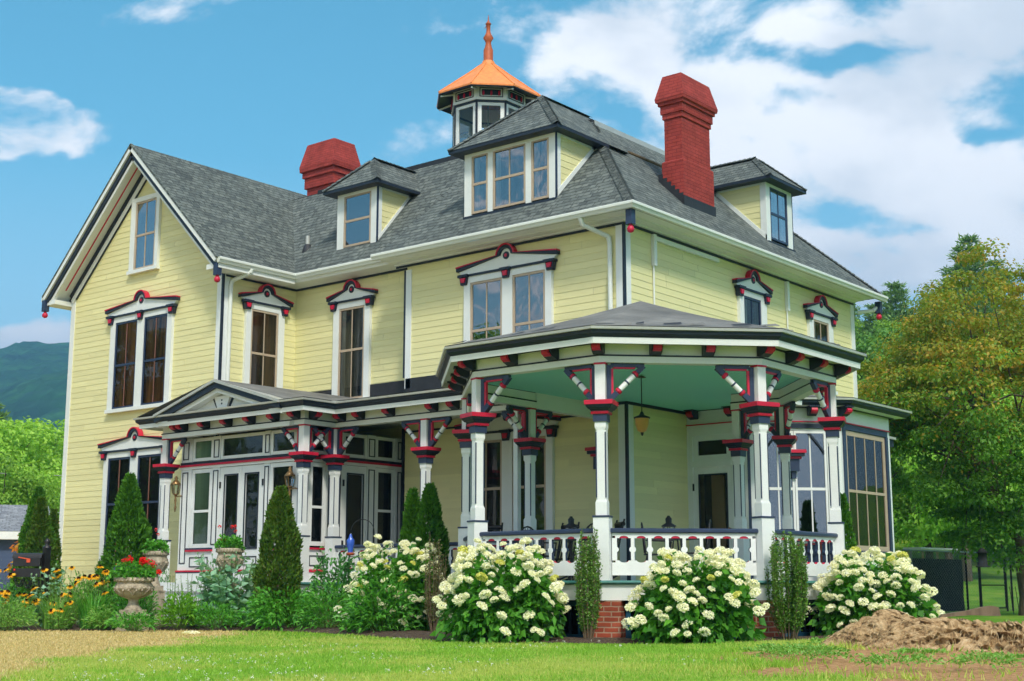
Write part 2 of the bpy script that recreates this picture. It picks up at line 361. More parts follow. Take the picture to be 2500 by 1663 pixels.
def clip_band(poly, lo, hi):
    def cut(P, z, keep_up):
        o = []
        for i in range(len(P)):
            a, b = P[i], P[(i+1) % len(P)]
            ia = (a[1] >= z) == keep_up or abs(a[1]-z) < 1e-9; ib = (b[1] >= z) == keep_up or abs(b[1]-z) < 1e-9
            if ia: o.append(a)
            if ia != ib: t = (z-a[1])/(b[1]-a[1]); o.append((a[0]+t*(b[0]-a[0]), z))
        return o
    P = cut(poly, lo, True)
    return cut(P, hi, False) if P else P
def siding(mb, F, poly, m='siding', ex=.145, z0=.3, lip=.0075):
    zlo = min(p[1] for p in poly); zhi = max(p[1] for p in poly); k = math.floor((zlo-z0)/ex)
    while z0+k*ex < zhi:
        a = z0+k*ex; b = a+ex; P = clip_band(poly, a, b)
        if len(P) >= 3:
            e_ = random.uniform(-.0012, .0012); w = lambda z: (lip+e_)*(1-(z-a)/ex)+.002
            ua, ub = min(p[0] for p in P), max(p[0] for p in P); cuts = [ua]; x = ua+random.uniform(.8, 4.2)
            while x < ub-.5: cuts.append(x); x += random.uniform(2.4, 4.8)
            cuts.append(ub)
            for c0, c1 in zip(cuts[:-1], cuts[1:]):          # separate boards, butted a hair apart
                Q = [(q[1], q[0]) for q in clip_band([(q[1], q[0]) for q in P], c0+(.0015 if c0 > ua else -1e-4), c1-(.0015 if c1 < ub else -1e-4))]
                if len(Q) < 3: continue
                pts = [F.p(u, z, w(z)) for u, z in Q]; us = [u for u, z in Q if z < a+1e-6]; b0 = len(mb.v)
                fs = [list(range(len(pts)))]
                if len(us) >= 2:
                    u0, u1 = min(us), max(us); n_ = len(pts); pts += [F.p(u0, a, .0), F.p(u1, a, .0)]
                    i0 = min(range(n_), key=lambda i: (Q[i][1] > a+1e-6, abs(Q[i][0]-u0))); i1 = min(range(n_), key=lambda i: (Q[i][1] > a+1e-6, abs(Q[i][0]-u1)))
                    fs.append([i0, i1, n_+1, n_])
                mb.raw(pts, fs, m)
        k += 1
def wall(name, F, poly, m='siding', z0=.3):
    mb = MB(); siding(mb, F, poly, m, z0=z0); return mb.build(name, HOUSE)
FW, FR_, FF, FX = front(YW), front(YR), front(YF), rightf(XA)
FS = rightf(XW1)
wall('gable_wall', FW, [(XW0, .3), (XW1, .3), (XW1, 8.3), (RID, ZR-.2), (XW0, 8.3)])
wall('side_wall', FS, [(YW, .3), (YR, .3), (YR, 8.3), (YW, 8.3)])
wall('recessed_wall', FR_, [(XW1, .3), (XS, .3), (XS, 8.3), (XW1, 8.3)])
wall('front_wall', FF, [(XS, .3), (XA, .3), (XA, 8.14), (XS, 8.14)])
wall('flank_wall', FX, [(YF, .3), (YB, .3), (YB, 8.14), (YF, 8.14)])
mb = MB()                                 # the sides turned away from the street
siding(mb, Fr((XW0, 0, 0), (0, -1, 0), (-1, 0, 0)), [(-33, .3), (-YW, .3), (-YW, 8.3), (-33, 8.3)])
siding(mb, Fr((0, YB, 0), (-1, 0, 0), (0, 1, 0)), [(-XA, .3), (-XW0, .3), (-XW0, 8.2), (-XA, 8.2)])
siding(mb, Fr((0, 33, 0), (-1, 0, 0), (0, 1, 0)), [(-XW1, 8.2), (-XW0, 8.2), (-RID, ZR-.2)])
mb.face([(XS, YF, .3), (XS, YR, .3), (XS, YR, 8.2), (XS, YF, 8.2)], 'siding')
mb.build('rear_wall', HOUSE)
# corner boards: white boards with a navy bead on the arris
def corner(x, y, z0, z1, fx=True, left=True):
    mb = MB(); t = .03
    mb.box(x-.18, x-.016, y-t, y-.001, z0, z1, 'trim_white')
    mb.box(x+.001, x+t, y+.02, y+.2, z0, z1, 'trim_white')
    mb.box(x-.015, x+t+.008, y-t-.008, y+.019, z0, z1, 'dark_navy')
    return mb.build('corner_board', HOUSE)
corner(XW1, YW, .3, 8.2); corner(XA, YF, .9, 8.10)
mb = MB(); mb.box(XW0, XW0+.14, YW-.03, YW-.001, .3, 8.5, 'trim_white'); mb.box(XW0-.03, XW0-.001, YW-.03, YW+.14, .3, 8.5, 'trim_white'); mb.build('corner_board', HOUSE)
mb = MB(); mb.box(XS-.02, XS+.15, YF-.03, YF-.001, 5.2, 7.95, 'trim_white'); mb.box(XS-.075, XS-.021, YF-.035, YF+.05, 5.45, 7.95, 'dark_navy'); mb.box(XS-.075, XS-.021, YF-.035, YF+.05, .9, 4.3, 'dark_navy'); mb.build('corner_board', HOUSE)
mb = MB(); mb.box(XA+.001, XA+.03, YB-.16, YB, .3, 8.05, 'trim_white'); mb.box(XA, XA+.03, YB+.001, YB+.03, .3, 8.05, 'trim_white'); mb.build('corner_board', HOUSE)
mb = MB(); mb.box(XW0+.05, XA-.05, YB-10, YB-.1, -.1, .3, 'pier_brick'); mb.box(XW0+.02, XW1-.02, YW+.02, YB, -.1, .3, 'pier_brick'); mb.build('foundation', HOUSE)

# ---- windows
def sash(parent, F, u0, u1, z0, z1, col, zr=None, mun=1, curtain='dark_room', w=.02, glassm='glass', t=.05, mcol=None):
    mcol = mcol or col; mb = MB(); mb.ring(F, u0, u1, z0, z1, t, w+.012, w+.05, col)
    zr = zr or (z0+z1)/2
    if zr > 0: mb.bf(F, u0+t, u1-t, zr-.028, zr+.028, w+.014, w+.048, col)
    for k in range(mun):
        c = u0+(u1-u0)*(k+1)/(mun+1)
        if zr > 0: mb.bf(F, c-.014, c+.014, z0+t, zr-.029, w+.018, w+.04, mcol); mb.bf(F, c-.014, c+.014, zr+.029, z1-t, w+.018, w+.04, mcol)
        else: mb.bf(F, c-.012, c+.012, z0+t, z1-t, w+.018, w+.04, col)
    s = mb.build('sash', parent)
    mb = MB(); mb.face([F.p(u0+t*.6, z0+t*.6, w+.03), F.p(u1-t*.6, z0+t*.6, w+.03), F.p(u1-t*.6, z1-t*.6, w+.03), F.p(u0+t*.6, z1-t*.6, w+.03)], glassm)
    mb.build('pane', parent)
    if curtain:
        mb = MB(); mb.face([F.p(u0+.01, z0+.01, w+.003), F.p(u1-.01, z0+.01, w+.003), F.p(u1-.01, z1-.01, w+.003), F.p(u0+.01, z1-.01, w+.003)], curtain)
        if curtain in ('grey_curtain',):           # a gathered drape on one side
            mb.bf(F, u0+.06, u0+.2, z0+.06, z1-.06, w+.004, w+.012, 'pale_curtain')
        mb.build('curtain' if curtain != 'dark_room' else 'interior', parent)
def hood(parent, F, uc, hw, cw, zb, double):
    """carved head: low pediment with a round centre, red cap, navy band, brackets"""
    mb = MB(); zt = zb+.17; zc = zb+.25; r = .26; zs = zb+.275
    if not double: zt = zb+.12; zc = zb+.22; r = .24; zs = zb+.235
    def outline(o):
        a0 = math.asin(min(.95, max(-.95, (zs-zc)/r)))
        arc = [(uc+(r-o)*math.cos(a0+(PI-2*a0)*i/12), zc+(r-o)*math.sin(a0+(PI-2*a0)*i/12)) for i in range(13)]
        return [(uc+hw, zt-o)]+arc+[(uc-hw, zt-o)]
    def strip(o0, o1, w0, w1, m):
        A, B = outline(o0), outline(o1)
        for i in range(len(A)-1): mb.prism(F, [A[i], B[i], B[i+1], A[i+1]][::-1], w0, w1, m)
    strip(0, .03, .02, .16, 'crimson'); strip(.031, .105, .02, .14, 'dark_navy')
    P = outline(.106); P[0] = (uc+hw-.05, P[0][1]); P[-1] = (uc-hw+.05, P[-1][1])
    mb.prism(F, P+[(uc-cw-.06, zb-.02), (uc+cw+.06, zb-.02)], .018, .09, 'trim_white')
    n = 20
    for rr, ww, m in ((.085, .105, 'dark_navy'), (.035, .118, 'crimson')):
        mb.prism(F, [(uc+rr*math.cos(2*PI*i/n), zc+rr*math.sin(2*PI*i/n)) for i in range(n)], .05, ww, m)
    ctr = [uc-cw+.02, uc+cw-.02]+([uc] if double else [])
    for c in ctr:
        mb.bf(F, c-.14, c+.14, zb-.08, zb-.021, .02, .17, 'dark_navy')
        mb.prism(F, [(c-.11, zb-.081), (c-.08, zb-.25), (c+.08, zb-.25), (c+.11, zb-.081)], .02, .13, 'dark_navy')
        mb.prism(F, [(c-.07, zb-.10), (c-.045, zb-.2), (c+.045, zb-.2), (c+.07, zb-.10)], .125, .16, 'crimson')
    cs = sorted(ctr)
    for a, b in zip(cs[:-1], cs[1:]): mb.bf(F, a+.16, b-.16, zb-.07, zb-.022, .02, .12, 'dark_navy')
    mb.build('window_hood', parent)
def window(F, casing, z0, z1, sashes, col, hd=None, curtain='dark_room', zr=None, cz=None, mun=1, glassm='glass', name='window', head=.2, sill=True):
    u0, u1 = casing; mb = MB(); w1 = .085
    xs = [u0]+[x for s in sashes for x in s]+[u1]
    for i in range(0, len(xs), 2): mb.bf(F, xs[i], xs[i+1], z0, z1, .0, w1, 'trim_white')
    mb.bf(F, u0, u1, z1, z1+head, .0, w1-.003, 'trim_white')
    if sill: mb.bf(F, u0-.03, u1+.03, z0-.09, z0, .0, w1+.04, 'trim_white')
    p = mb.build(name, HOUSE)
    for k, (a, b) in enumerate(sashes):
        sash(p, F, a+.004, b-.004, z0+.003, z1-.003, col, zr, mun, curtain if isinstance(curtain, str) else curtain[k], glassm=glassm, mcol='brown_wood' if F is FW and hd else None)
    if hd: hood(p, F, (u0+u1)/2, hd, (u1-u0)/2, z1+head+.01, len(sashes) > 1)
    return p
window(FW, (-29.94, -27.40), 5.22, 7.46, [(-29.74, -28.81), (-28.53, -27.59)], 'navy', 1.48, 'shutter_brown', name='double_window')
window(FW, (-29.94, -27.40), 1.25, 3.98, [(-29.77, -28.83), (-28.53, -27.59)], 'navy', 1.48, ('dark_room', 'dark_room'), zr=2.82, name='double_window')
window(FW, (-29.30, -28.12), 8.75, 10.55, [(-29.12, -28.25)], 'beige', None, 'dark_room', head=.12, name='attic_window', mun=1, glassm='bright_glass')
window(FS, (21.20, 22.42), 5.35, 7.45, [(21.36, 22.23)], 'beige', .83, 'shutter_brown', zr=6.37)
window(FR_, (-24.13, -22.88), 5.2, 7.45, [(-23.94, -23.06)], 'beige', .83, 'grey_curtain', zr=6.4)
window(FF, (-19.47, -17.04), 5.1, 7.37, [(-19.29, -18.38), (-18.10, -17.21)], 'beige', 1.40, 'dark_room', zr=6.28, name='double_window', glassm='bright_glass')
window(FF, (-19.47, -17.04), 1.1, 3.86, [(-19.29, -18.38), (-18.10, -17.21)], 'beige', 1.40, 'dark_room', zr=2.83, name='double_window')
window(FX, (26.85, 28.10), 5.6, 7.33, [(27.04, 27.84)], 'navy', .83, 'grey_curtain', head=.19)
window(FX, (30.25, 31.53), 5.6, 7.30, [(30.46, 31.3)], 'beige', .83, 'grey_curtain', head=.19)

# ---- main roof: truncated hip and gabled wing
xg = XA+.632; yg = YF-.632; y0 = YR-.485; yb = YB+.632; ydb = yb-(yg*0+3.267)
xs0 = XS-.38
mb = MB()
mb.face([(xs0, yg, ZG), (xg, yg, ZG), (XD, YD, ZD), (-20.6, YD, ZD)], 'shingle')
mb.face([(xs0, yg, ZG), (-20.6, YD, ZD), (-20.9, YD, ZD), (xs0-.02, y0, ZE)], 'shingle')
mb.face([(XW1+.49, y0, ZE), (xs0-.02, y0, ZE), (-20.9, YD, ZD), (RID+.1, YD, ZD), (RID+.1, y0+.3, ZE+.4)], 'shingle')
mb.face([(xg, yg, ZG), (xg, yb, ZG), (XD, ydb, ZD), (XD, YD, ZD)], 'shingle')
mb.face([(xg, yb, ZG), (XW1, yb, ZG), (XW1-.6, ydb, ZD), (XD, ydb, ZD)], 'shingle')
# hip cap courses
def cap(a, b, r=.07):
    a = Vector(a); b = Vector(b); d = (b-a).normalized(); s = d.cross(Vector((0, 0, 1))).normalized(); n = s.cross(d)
    up = n if n.z > 0 else -n
    for k in range(int((b-a).length/.14)):
        p = a+d*(k*.14); q = p+d*.17
        mb.face([p-s*.13+up*-.03, p+up*.055, q+up*.035, q-s*.13-up*.05], 'shingle'); mb.face([p+up*.055, p+s*.13+up*-.03, q+s*.13-up*.05, q+up*.035], 'shingle')
cap((xg, yg, ZG), (XD, YD, ZD)); cap((xg, yb, ZG), (XD, ydb, ZD))
mb.build('main_roof', HOUSE)
mb = MB(); yf = YW-.6055
for sgn in (1, -1):
    xe = RID+sgn*(RID-XW0+.493)
    mb.face([(xe, yf, ZE), (RID, yf, ZR), (RID, 33.4, ZR), (xe, 33.4, ZE)], 'shingle')
mb.build('wing_roof', HOUSE)
mb = MB(); mb.box(RID-.5, XD, YD, ydb, ZD-.3, ZD+.02, 'flashing'); mb.box(-27.2, XD+.02, YD-.03, YD+.05, ZD-.06, ZD+.09, 'flashing')
mb.box(XD-.05, XD+.03, YD+.06, ydb, ZD-.05, ZD+.09, 'metal_edge'); mb.build('roof_deck', HOUSE)
mb = MB(); mb.tube((-25.53, 23.14, 9.2), (-25.53, 23.14, 9.62), .055, .055, 12, 'metal_edge'); mb.lathe((-25.53, 23.14, 9.2), [(.17, -.1), (.1, .16), (.06, .2)], 12, 'flashing'); mb.build('vent_pipe', HOUSE)
mb = MB(); F = Fr((-17.0, 26.2, 10.58), (0, 1, 0), (.7, 0, .72)); mb.bf(F, -1.1, 1.2, -.02, .02, 0.0, .05, 'old_wood'); mb.build('roof_strip', HOUSE)
# rakes of the gable: boards, soffit, frieze, seen from below
mb = MB()
for sgn in (1, -1):
    hwid = RID-XW0+.493; sl = (ZR-ZE)/hwid; L_ = math.hypot(hwid, ZR-ZE)
    U = Vector((sgn*hwid, 0, -(ZR-ZE)))/L_; Wd = Vector((0, -1, 0)); Nn = Vector((sgn*(ZR-ZE), 0, hwid))/L_
    def P(t, d, y): return Vector((RID, y, ZR))+U*t-Nn*d
    def slab(t0, t1, d0, d1, ya, yb_, m):
        vs = [P(t, d, y) for y in (ya, yb_) for t, d in ((t0, d0), (t1, d0), (t1, d1), (t0, d1))]
        mb.raw(vs, [(0, 3, 2, 1), (4, 5, 6, 7), (0, 1, 5, 4), (1, 2, 6, 5), (2, 3, 7, 6), (3, 0, 4, 7)], m)
    t0 = .0; e = L_+.02
    slab(t0, e, -.02, .03, yf-.03, yf+.03, 'shingle')
    slab(t0+.03*sl, e, .031, .13, yf-.02, yf+.10, 'trim_white')
    slab(t0+.1, e-.02, .131, .24, yf+.03, yf+.12, 'dark_navy')
    slab(t0+.2, e-.06, .241, .32, yf+.08, yf+.17, 'trim_white')
    slab(t0+.25, e-.08, .20, .24, yf+.17, YW-.0, 'trim_white')
    slab(t0+.3, e-.5, .241, .252, YW-.28, YW-.245, 'crimson')
    slab(t0+.3, e-.35, .241, .37, YW-.075, YW-.04, 'dark_navy')
    slab(t0+.35, e-.3, .371, .50, YW-.06, YW-.018, 'trim_white')
    slab(t0+.5, e-.45, .501, .525, YW-.05, YW-.018, 'dark_navy')
mb.build('gable_trim', HOUSE)
mb = MB()                                 # boxed eave returns at the foot of the gable
for x0, x1 in ((XW0-.49, XW0-.02), (XW1+.035, XW1+.49)):
    mb.box(x0, x1, yf+.06, YR-.5 if x0 > -26 else 33.3, ZE-.24, ZE-.12, 'trim_white')
mb.build('eave_soffit', HOUSE)
# gutters: K profile swept along the eaves
def sweep(mb, path, prof, closed=False, smooth=False):
    """profile of (offset to the right of travel, z, material of the strip to the next point)"""
    n = len(path); offs = []
    for i in range(n):
        p = Vector(path[i][:2]); a = (p-Vector(path[i-1][:2])).normalized() if i > 0 else None; b = (Vector(path[i+1][:2])-p).normalized() if i < n-1 else None
        a = a or b; b = b or a
        na = Vector((a.y, -a.x)); nb = Vector((b.y, -b.x)); m = (na+nb); k = m.length_squared
        offs.append(m*(2/k) if k > 1e-6 else na)
    for i in range(n-1):
        for j in range(len(prof)-1):
            (d0, z0, m), (d1, z1, _) = prof[j], prof[j+1]
            if m is None: continue
            q = lambda k, d, z: (path[k][0]+offs[k].x*d, path[k][1]+offs[k].y*d, z)
            mb.face([q(i, d0, z0), q(i+1, d0, z0), q(i+1, d1, z1), q(i, d1, z1)], m, smooth)
    for k in (0, n-1):
        mb.face([(path[k][0]+offs[k].x*d, path[k][1]+offs[k].y*d, z) for d, z, m in prof], prof[0][2] or 'trim_white')
def gutter(path, z, wallpath, name='gutter'):
    mb = MB()
    sweep(mb, path, [(-.02, z+.02, 'gutter'), (-.02, z-.13, 'gutter'), (.05, z-.13, 'gutter'), (.075, z-.08, 'gutter'), (.10, z-.055, 'gutter'), (.10, z-.01, 'gutter'), (.085, z+.005, 'gutter'), (.06, z-.005, 'gutter')])
    return mb.build(name, HOUSE)
gutter([(xs0-.1, yg), (xg, yg), (xg, yb)], ZG, None)
gutter([(XW1+.49, yf+.02), (XW1+.49, y0), (xs0-.03, y0)], ZE, None)
mb = MB(); mb.box(XW0-.6, XW0-.49, yf+.02, 33.3, ZE-.13, ZE+.01, 'gutter'); mb.build('gutter', HOUSE)
mb = MB()                                 # soffits, bed mould and navy line under the main eaves
sweep(mb, [(xs0+.05, YF), (XA, YF), (XA, YB)], [(.02, ZG-.235, 'dark_navy'), (.04, ZG-.235, 'dark_navy'), (.04, ZG-.185, 'trim_white'), (.10, ZG-.18, 'trim_white'), (.12, ZG-.155, 'trim_white'), (.34, ZG-.15, 'trim_white'), (.345, ZG-.135, 'trim_white'), (.60, ZG-.13, 'trim_white'), (.0, ZG-.12, None)])
mb.build('eave_soffit', HOUSE)
mb = MB()
sweep(mb, [(XW1, YW+.05), (XW1, YR), (XS-.04, YR)], [(.02, ZE-.29, 'dark_navy'), (.035, ZE-.29, 'dark_navy'), (.035, ZE-.235, 'trim_white'), (.12, ZE-.21, 'trim_white'), (.44, ZE-.20, 'trim_white'), (.47, ZE-.13, 'trim_white'), (.0, ZE-.12, None)])
mb.build('eave_soffit', HOUSE)
# turned drops under the eave corners
for x, y, z in ((XW0-.45, yf+.06, ZE-.10), (XW1+.40, yf+.10, ZE-.12), (xg-.10, yg+.10, ZG-.13), (xg-.12, yb-.15, ZG-.13)):
    mb = MB(); mb.box(x-.07, x+.07, y-.07, y+.07, z-.30, z, 'navy')
    mb.lathe((x, y, z-.40), [(.02, -.07), (.06, -.05), (.078, 0), (.06, .05), (.035, .08), (.035, .1)], 14, 'crimson'); mb.build('eave_drop', HOUSE)
# downspouts and conduits
mb = MB(); mb.path([(-15.86, yg-.02, ZG-.13), (-15.86, yg+.06, ZG-.26), (-15.56, YF-.1, ZG-.46), (-15.55, YF-.07, ZG-.6), (-15.55, YF-.07, 5.2)], .05, 10, 'gutter'); mb.build('downspout', HOUSE)
mb = MB(); mb.path([(XW1+.52, YW+.42, ZE-.12), (XW1+.5, YW+.40, ZE-.22), (XW1+.09, YW+.2, ZE-.38), (XW1+.07, YW+.18, ZE-.5), (XW1+.07, YW+.18, 4.8)], .05, 10, 'gutter'); mb.build('downspout', HOUSE)
mb = MB(); mb.path([(XW0-.5, YW+.5, ZE-.12), (XW0-.45, YW+.45, ZE-.30), (XW0-.12, YW+.1, ZE-.36)], .05, 10, 'gutter'); mb.build('downspout', HOUSE)
mb = MB(); mb.path([(xg-.1, yb+.03, ZG-.13), (xg-.2, YB+.3, ZG-.38), (XA+.1, YB+.1, ZG-.42)], .05, 10, 'gutter'); mb.build('downspout', HOUSE)
for y, z1 in ((23.40, 7.35), (29.2, 7.30)):
    mb = MB(); mb.box(XA+.01, XA+.09, y-.05, y+.05, z1, ZG-.24, 'trim_white'); mb.tube((XA+.04, y-.02, z1), (XA+.04, y-.02, 5.2), .02, .02, 8, 'trim_white')
    if y < 25: mb.box(XA+.01, XA+.08, y+.05, y+2.6, ZG-.36, ZG-.27, 'trim_white')
    mb.build('conduit', HOUSE)
# ---- dormers
def dormer(F, u0, u1, sash_list, z0, z1, col, curtain, pk_w, pk_z, slope, uc, back, name='dormer'):
    zb, zt = 8.93, 10.42
    root = MB(); root.bf(F, u0, u1, zt-.13, zt, -.05, .0, 'trim_white')
    xs = [u0]+[x for s in sash_list for x in s]+[u1]
    for i in range(0, len(xs), 2): root.bf(F, xs[i], xs[i+1], zb-.05, zt-.13, -.05, .0, 'trim_white')
    root.bf(F, u0-.03, u1+.03, zb-.10, zb-.02, -.05, .05, 'dark_navy')
    for e, sg in ((u0, -1), (u1, 1)): root.bf(F, min(e, e+sg*.03), max(e, e+sg*.03), zb-.02, zt, -.04, .004, 'navy' if sg > 0 else 'trim_white'); root.bf(F, min(e, e+sg*.025), max(e, e+sg*.025), zb-.02, zt, -.16, -.041, 'trim_white')
    D = root.build(name, HOUSE)
    for k, (a, b) in enumerate(sash_list): sash(D, F, a+.004, b-.004, z0, z1, col, None, 1 if (b-a > .7 and len(sash_list) > 1) or col == 'navy' else 0, curtain, w=-.055, glassm='bright_glass')
    dw = (zt-zb)/slope
    for e, sg in ((u0, -1), (u1, 1)):
        mb = MB(); G_ = Fr(F.p(e, 0, 0), -F.N, F.U*sg)
        siding(mb, G_, [(0.15, zb+.15*slope), (dw, zt), (0.15, zt)], z0=zb)
        mb.prism(G_, [(.0, zb-.02), (.0, zb+.12), (dw-.12, zt), (dw, zt)], .0, .03, 'trim_white')
        mb.bf(G_, .17, dw, zt-.10, zt, .002, .03, 'trim_white')
        mb.build('dormer_cheek', D)
    ov = .28; eu0, eu1 = u0-ov, u1+ov; ze = zt+.02; rw = -back
    mb = MB(); A, B = F.p(eu0, ze, ov), F.p(eu1, ze, ov); Pk = F.p(uc, pk_z, pk_w); Rb = F.p(uc, pk_z, rw); A2, B2 = F.p(eu0, ze, rw), F.p(eu1, ze, rw)
    if name == 'dormer' and back > 3: A2, B2 = F.p(eu0, ze, -2.4), F.p(eu1, ze, -2.4)
    A3, B3 = (F.p(eu0, ze, -back), F.p(eu1, ze, -back))
    mb.face([A, B, Pk], 'shingle'); mb.face([A, Pk, Rb, A2], 'shingle'); mb.face([B, B2, Rb, Pk], 'shingle')
    if back > 3: mb.face([A2, Rb, B2], 'shingle')
    capm = mb
    for a_, b_ in ((A, Pk), (B, Pk), (Pk, Rb)):
        d = (b_-a_).normalized(); s = d.cross(Vector((0, 0, 1))).normalized(); up = s.cross(d); up = up if up.z > 0 else -up
        for k in range(int((b_-a_).length/.14)):
            p = a_+d*(k*.14); q = p+d*.17
            mb.face([p-s*.11-up*.02, p+up*.05, q+up*.032, q-s*.11-up*.035], 'shingle'); mb.face([p+up*.05, p+s*.11-up*.02, q+s*.11-up*.035, q+up*.032], 'shingle')
    mb.build('dormer_roof', D)
    mb = MB(); mb.bf(F, eu0, eu1, ze-.075, ze-.005, ov-.05, ov-.01, 'dark_navy')
    for e, sg in ((eu0, 1), (eu1, -1)): mb.bf(F, min(e, e+sg*.04), max(e, e+sg*.04), ze-.075, ze-.005, -dw-.1, ov-.051, 'dark_navy')
    mb.bf(F, eu0+.041, eu1-.041, ze-.075, ze-.055, .001, ov-.051, 'dark_navy')
    for a_, b_ in ((eu0+.041, u0-.031), (u1+.031, eu1-.041)): mb.bf(F, a_, b_, ze-.075, ze-.055, -dw-.05, 0, 'dark_navy')
    mb.build('dormer_eave', D)
dormer(front(22.38), -19.53, -17.0, [(-19.36, -18.88), (-18.74, -17.81), (-17.66, -17.17)], 8.96, 10.31, 'beige', 'grey_curtain', -1.19, 11.79, .98, -18.265, 3.15)
dormer(front(22.85), -24.12, -22.79, [(-23.93, -22.98)], 9.0, 10.30, 'beige', 'dark_room', -.55, 11.32, 1.165, -23.455, 2.1)
dormer(rightf(-15.3), 28.50, 29.78, [(28.67, 29.55)], 9.0, 10.30, 'navy', 'pale_curtain', -.61, 11.24, .98, 29.14, 2.4)
# ---- chimneys
def chimney(x0, x1, y0_, y1_, levels):
    """levels: (z, outward step)"""
    mb = MB()
    for (za, a), (zb, b) in zip(levels[:-1], levels[1:]):
        q = lambda s, z: [(x0-s, y0_-s, z), (x1+s, y0_-s, z), (x1+s, y1_+s, z), (x0-s, y1_+s, z)]
        A, B = q(a, za), q(b, zb)
        for i in range(4): mb.face([A[i], A[(i+1) % 4], B[(i+1) % 4], B[i]], 'chimney_brick')
    s = levels[-1][1]; z = levels[-1][0]
    mb.face([(x0-s, y0_-s, z), (x1+s, y0_-s, z), (x1+s, y1_+s, z), (x0-s, y1_+s, z)], 'chimney_brick')
    return mb
mb = chimney(-15.96, -15.5, 25.07, 26.26, [(8.8, .05), (10.12, .05), (10.16, .0), (11.12, .0), (11.13, .03), (11.24, .03), (11.25, .06), (11.43, .06), (11.44, .10), (11.50, .10), (11.52, .14), (11.60, .15), (12.15, .015), (12.17, -.08)])
CH = mb.build('chimney', HOUSE)
mb = MB()
for k in range(6):
    x = -15.46-.0-k*.105; z = 8.26+(-14.622-x)*.98
    mb.box(x-.105, x, 24.99, 25.015, z-.05, z+.26, 'flashing')
mb.box(-15.448, -15.43, 24.99, 26.34, 9.0, 9.28, 'flashing'); mb.build('chimney_flashing', CH)
mb = chimney(-30.1, -28.96, 27.2, 28.0, [(11.2, 0), (12.62, .0), (12.63, .06), (12.95, .06), (12.96, .11), (13.12, .11), (13.14, .17), (13.3, .18), (14.02, .02), (14.05, -.08)])
mb.build('chimney', HOUSE)
# ---- cupola
CX, CY = -22.35, 26.5
def octa(r, rot=PI/8): return [(CX+r*math.cos(rot+k*PI/4), CY+r*math.sin(rot+k*PI/4)) for k in range(8)]
mb = MB()
def oct_loft(mb, levels, m):
    for (r0, za), (r1, zb) in zip(levels[:-1], levels[1:]):
        A, B = octa(r0), octa(r1)
        for i in range(8): j = (i+1) % 8; mb.face([(*A[i], za), (*A[j], za), (*B[j], zb), (*B[i], zb)], m)
oct_loft(mb, [(1.14, 11.40), (1.0, 11.95)], 'flashing'); oct_loft(mb, [(1.05, 11.95), (1.05, 12.03), (.97, 12.03)], 'crimson')
CU = mb.build('cupola', HOUSE)
rb = .97; half = rb*math.sin(PI/8); ap = rb*math.cos(PI/8)
for k in range(8):
    a = k*PI/4; Nv = Vector((math.cos(a), math.sin(a), 0)); F = Fr(Vector((CX, CY, 0))+Nv*ap, (-math.sin(a), math.cos(a), 0), Nv)
    mb = MB(); z0, z1, z2 = 12.03, 13.10, 13.52
    for s in (-1, 1): mb.bf(F, *sorted((s*half*.66, s*half)), z0, z1, -.05, 0, 'trim_white'); mb.bf(F, *sorted((s*half*.93, s*half*1.0)), z0+.01, z1, .001, .02, 'dark_navy')
    mb.bf(F, -half*.66, half*.66, z0, z0+.07, -.05, 0, 'trim_white'); mb.bf(F, -half*.66, half*.66, z1-.08, z1, -.05, 0, 'trim_white')
    mb.bf(F, -half*1.08, half*1.08, z1+.06, z2, -.05, .05, 'trim_white'); mb.bf(F, -half, half, z1+.001, z1+.059, -.05, .02, 'dark_navy')
    mb.ring(F, -half*.82, half*.82, z1+.13, z2-.04, .02, .051, .065, 'dark_navy')
    mb.bf(F, -half*.66, half*.66, z1+.18, z2-.09, .051, .06, 'dark_navy')
    for u in (-.55, 0, .55): mb.prism(F, [(u*half+.03*math.cos(i*PI/4), (z1+z2)/2+.02+.07*math.sin(i*PI/4)) for i in range(8)], .061, .08, 'crimson')
    mb.build('cupola_side', CU)
    mb = MB(); mb.face([F.p(-half*.66, z0+.07, -.025), F.p(half*.66, z0+.07, -.025), F.p(half*.66, z1-.08, -.025), F.p(-half*.66, z1-.08, -.025)], 'clear_glass'); mb.build('cupola_pane', CU)
mb = MB(); oct_loft(mb, [(.98, 13.53), (1.40, 13.38), (1.43, 13.385)], 'dark_navy'); oct_loft(mb, [(1.43, 13.385), (1.445, 13.43)], 'dark_navy'); [mb.tube((CX+.98*math.cos(a), CY+.98*math.sin(a), 13.47), (CX+1.38*math.cos(a), CY+1.38*math.sin(a), 13.35), .03, .025, 5, 'trim_white') for a in [PI/8+k*PI/4 for k in range(8)]]; mb.build('cupola_eave', CU)
mb = MB(); oct_loft(mb, [(1.445, 13.41), (1.45, 13.45), (1.0, 13.80), (.55, 14.15), (.20, 14.45), (.16, 14.56)], 'copper')
for k in range(8):
    a = PI/8+k*PI/4; pr = [(1.45, 13.455), (1.0, 13.81), (.55, 14.16), (.18, 14.47)]
    for (r0, za), (r1, zb) in zip(pr[:-1], pr[1:]): mb.tube((CX+r0*math.cos(a), CY+r0*math.sin(a), za), (CX+r1*math.cos(a), CY+r1*math.sin(a), zb), .022, .018, 6, 'copper')
mb.build('cupola_roof', CU)
mb = MB(); mb.lathe((CX, CY, 0), [(.17, 14.46), (.13, 14.56), (.13, 14.88), (.10, 14.95), (.075, 15.07), (.08, 15.12), (.14, 15.22), (.08, 15.33), (.055, 15.4), (.055, 15.60), (.085, 15.62), (.05, 15.66), (.02, 15.72), (.006, 15.88)], 12, 'finial_orange')
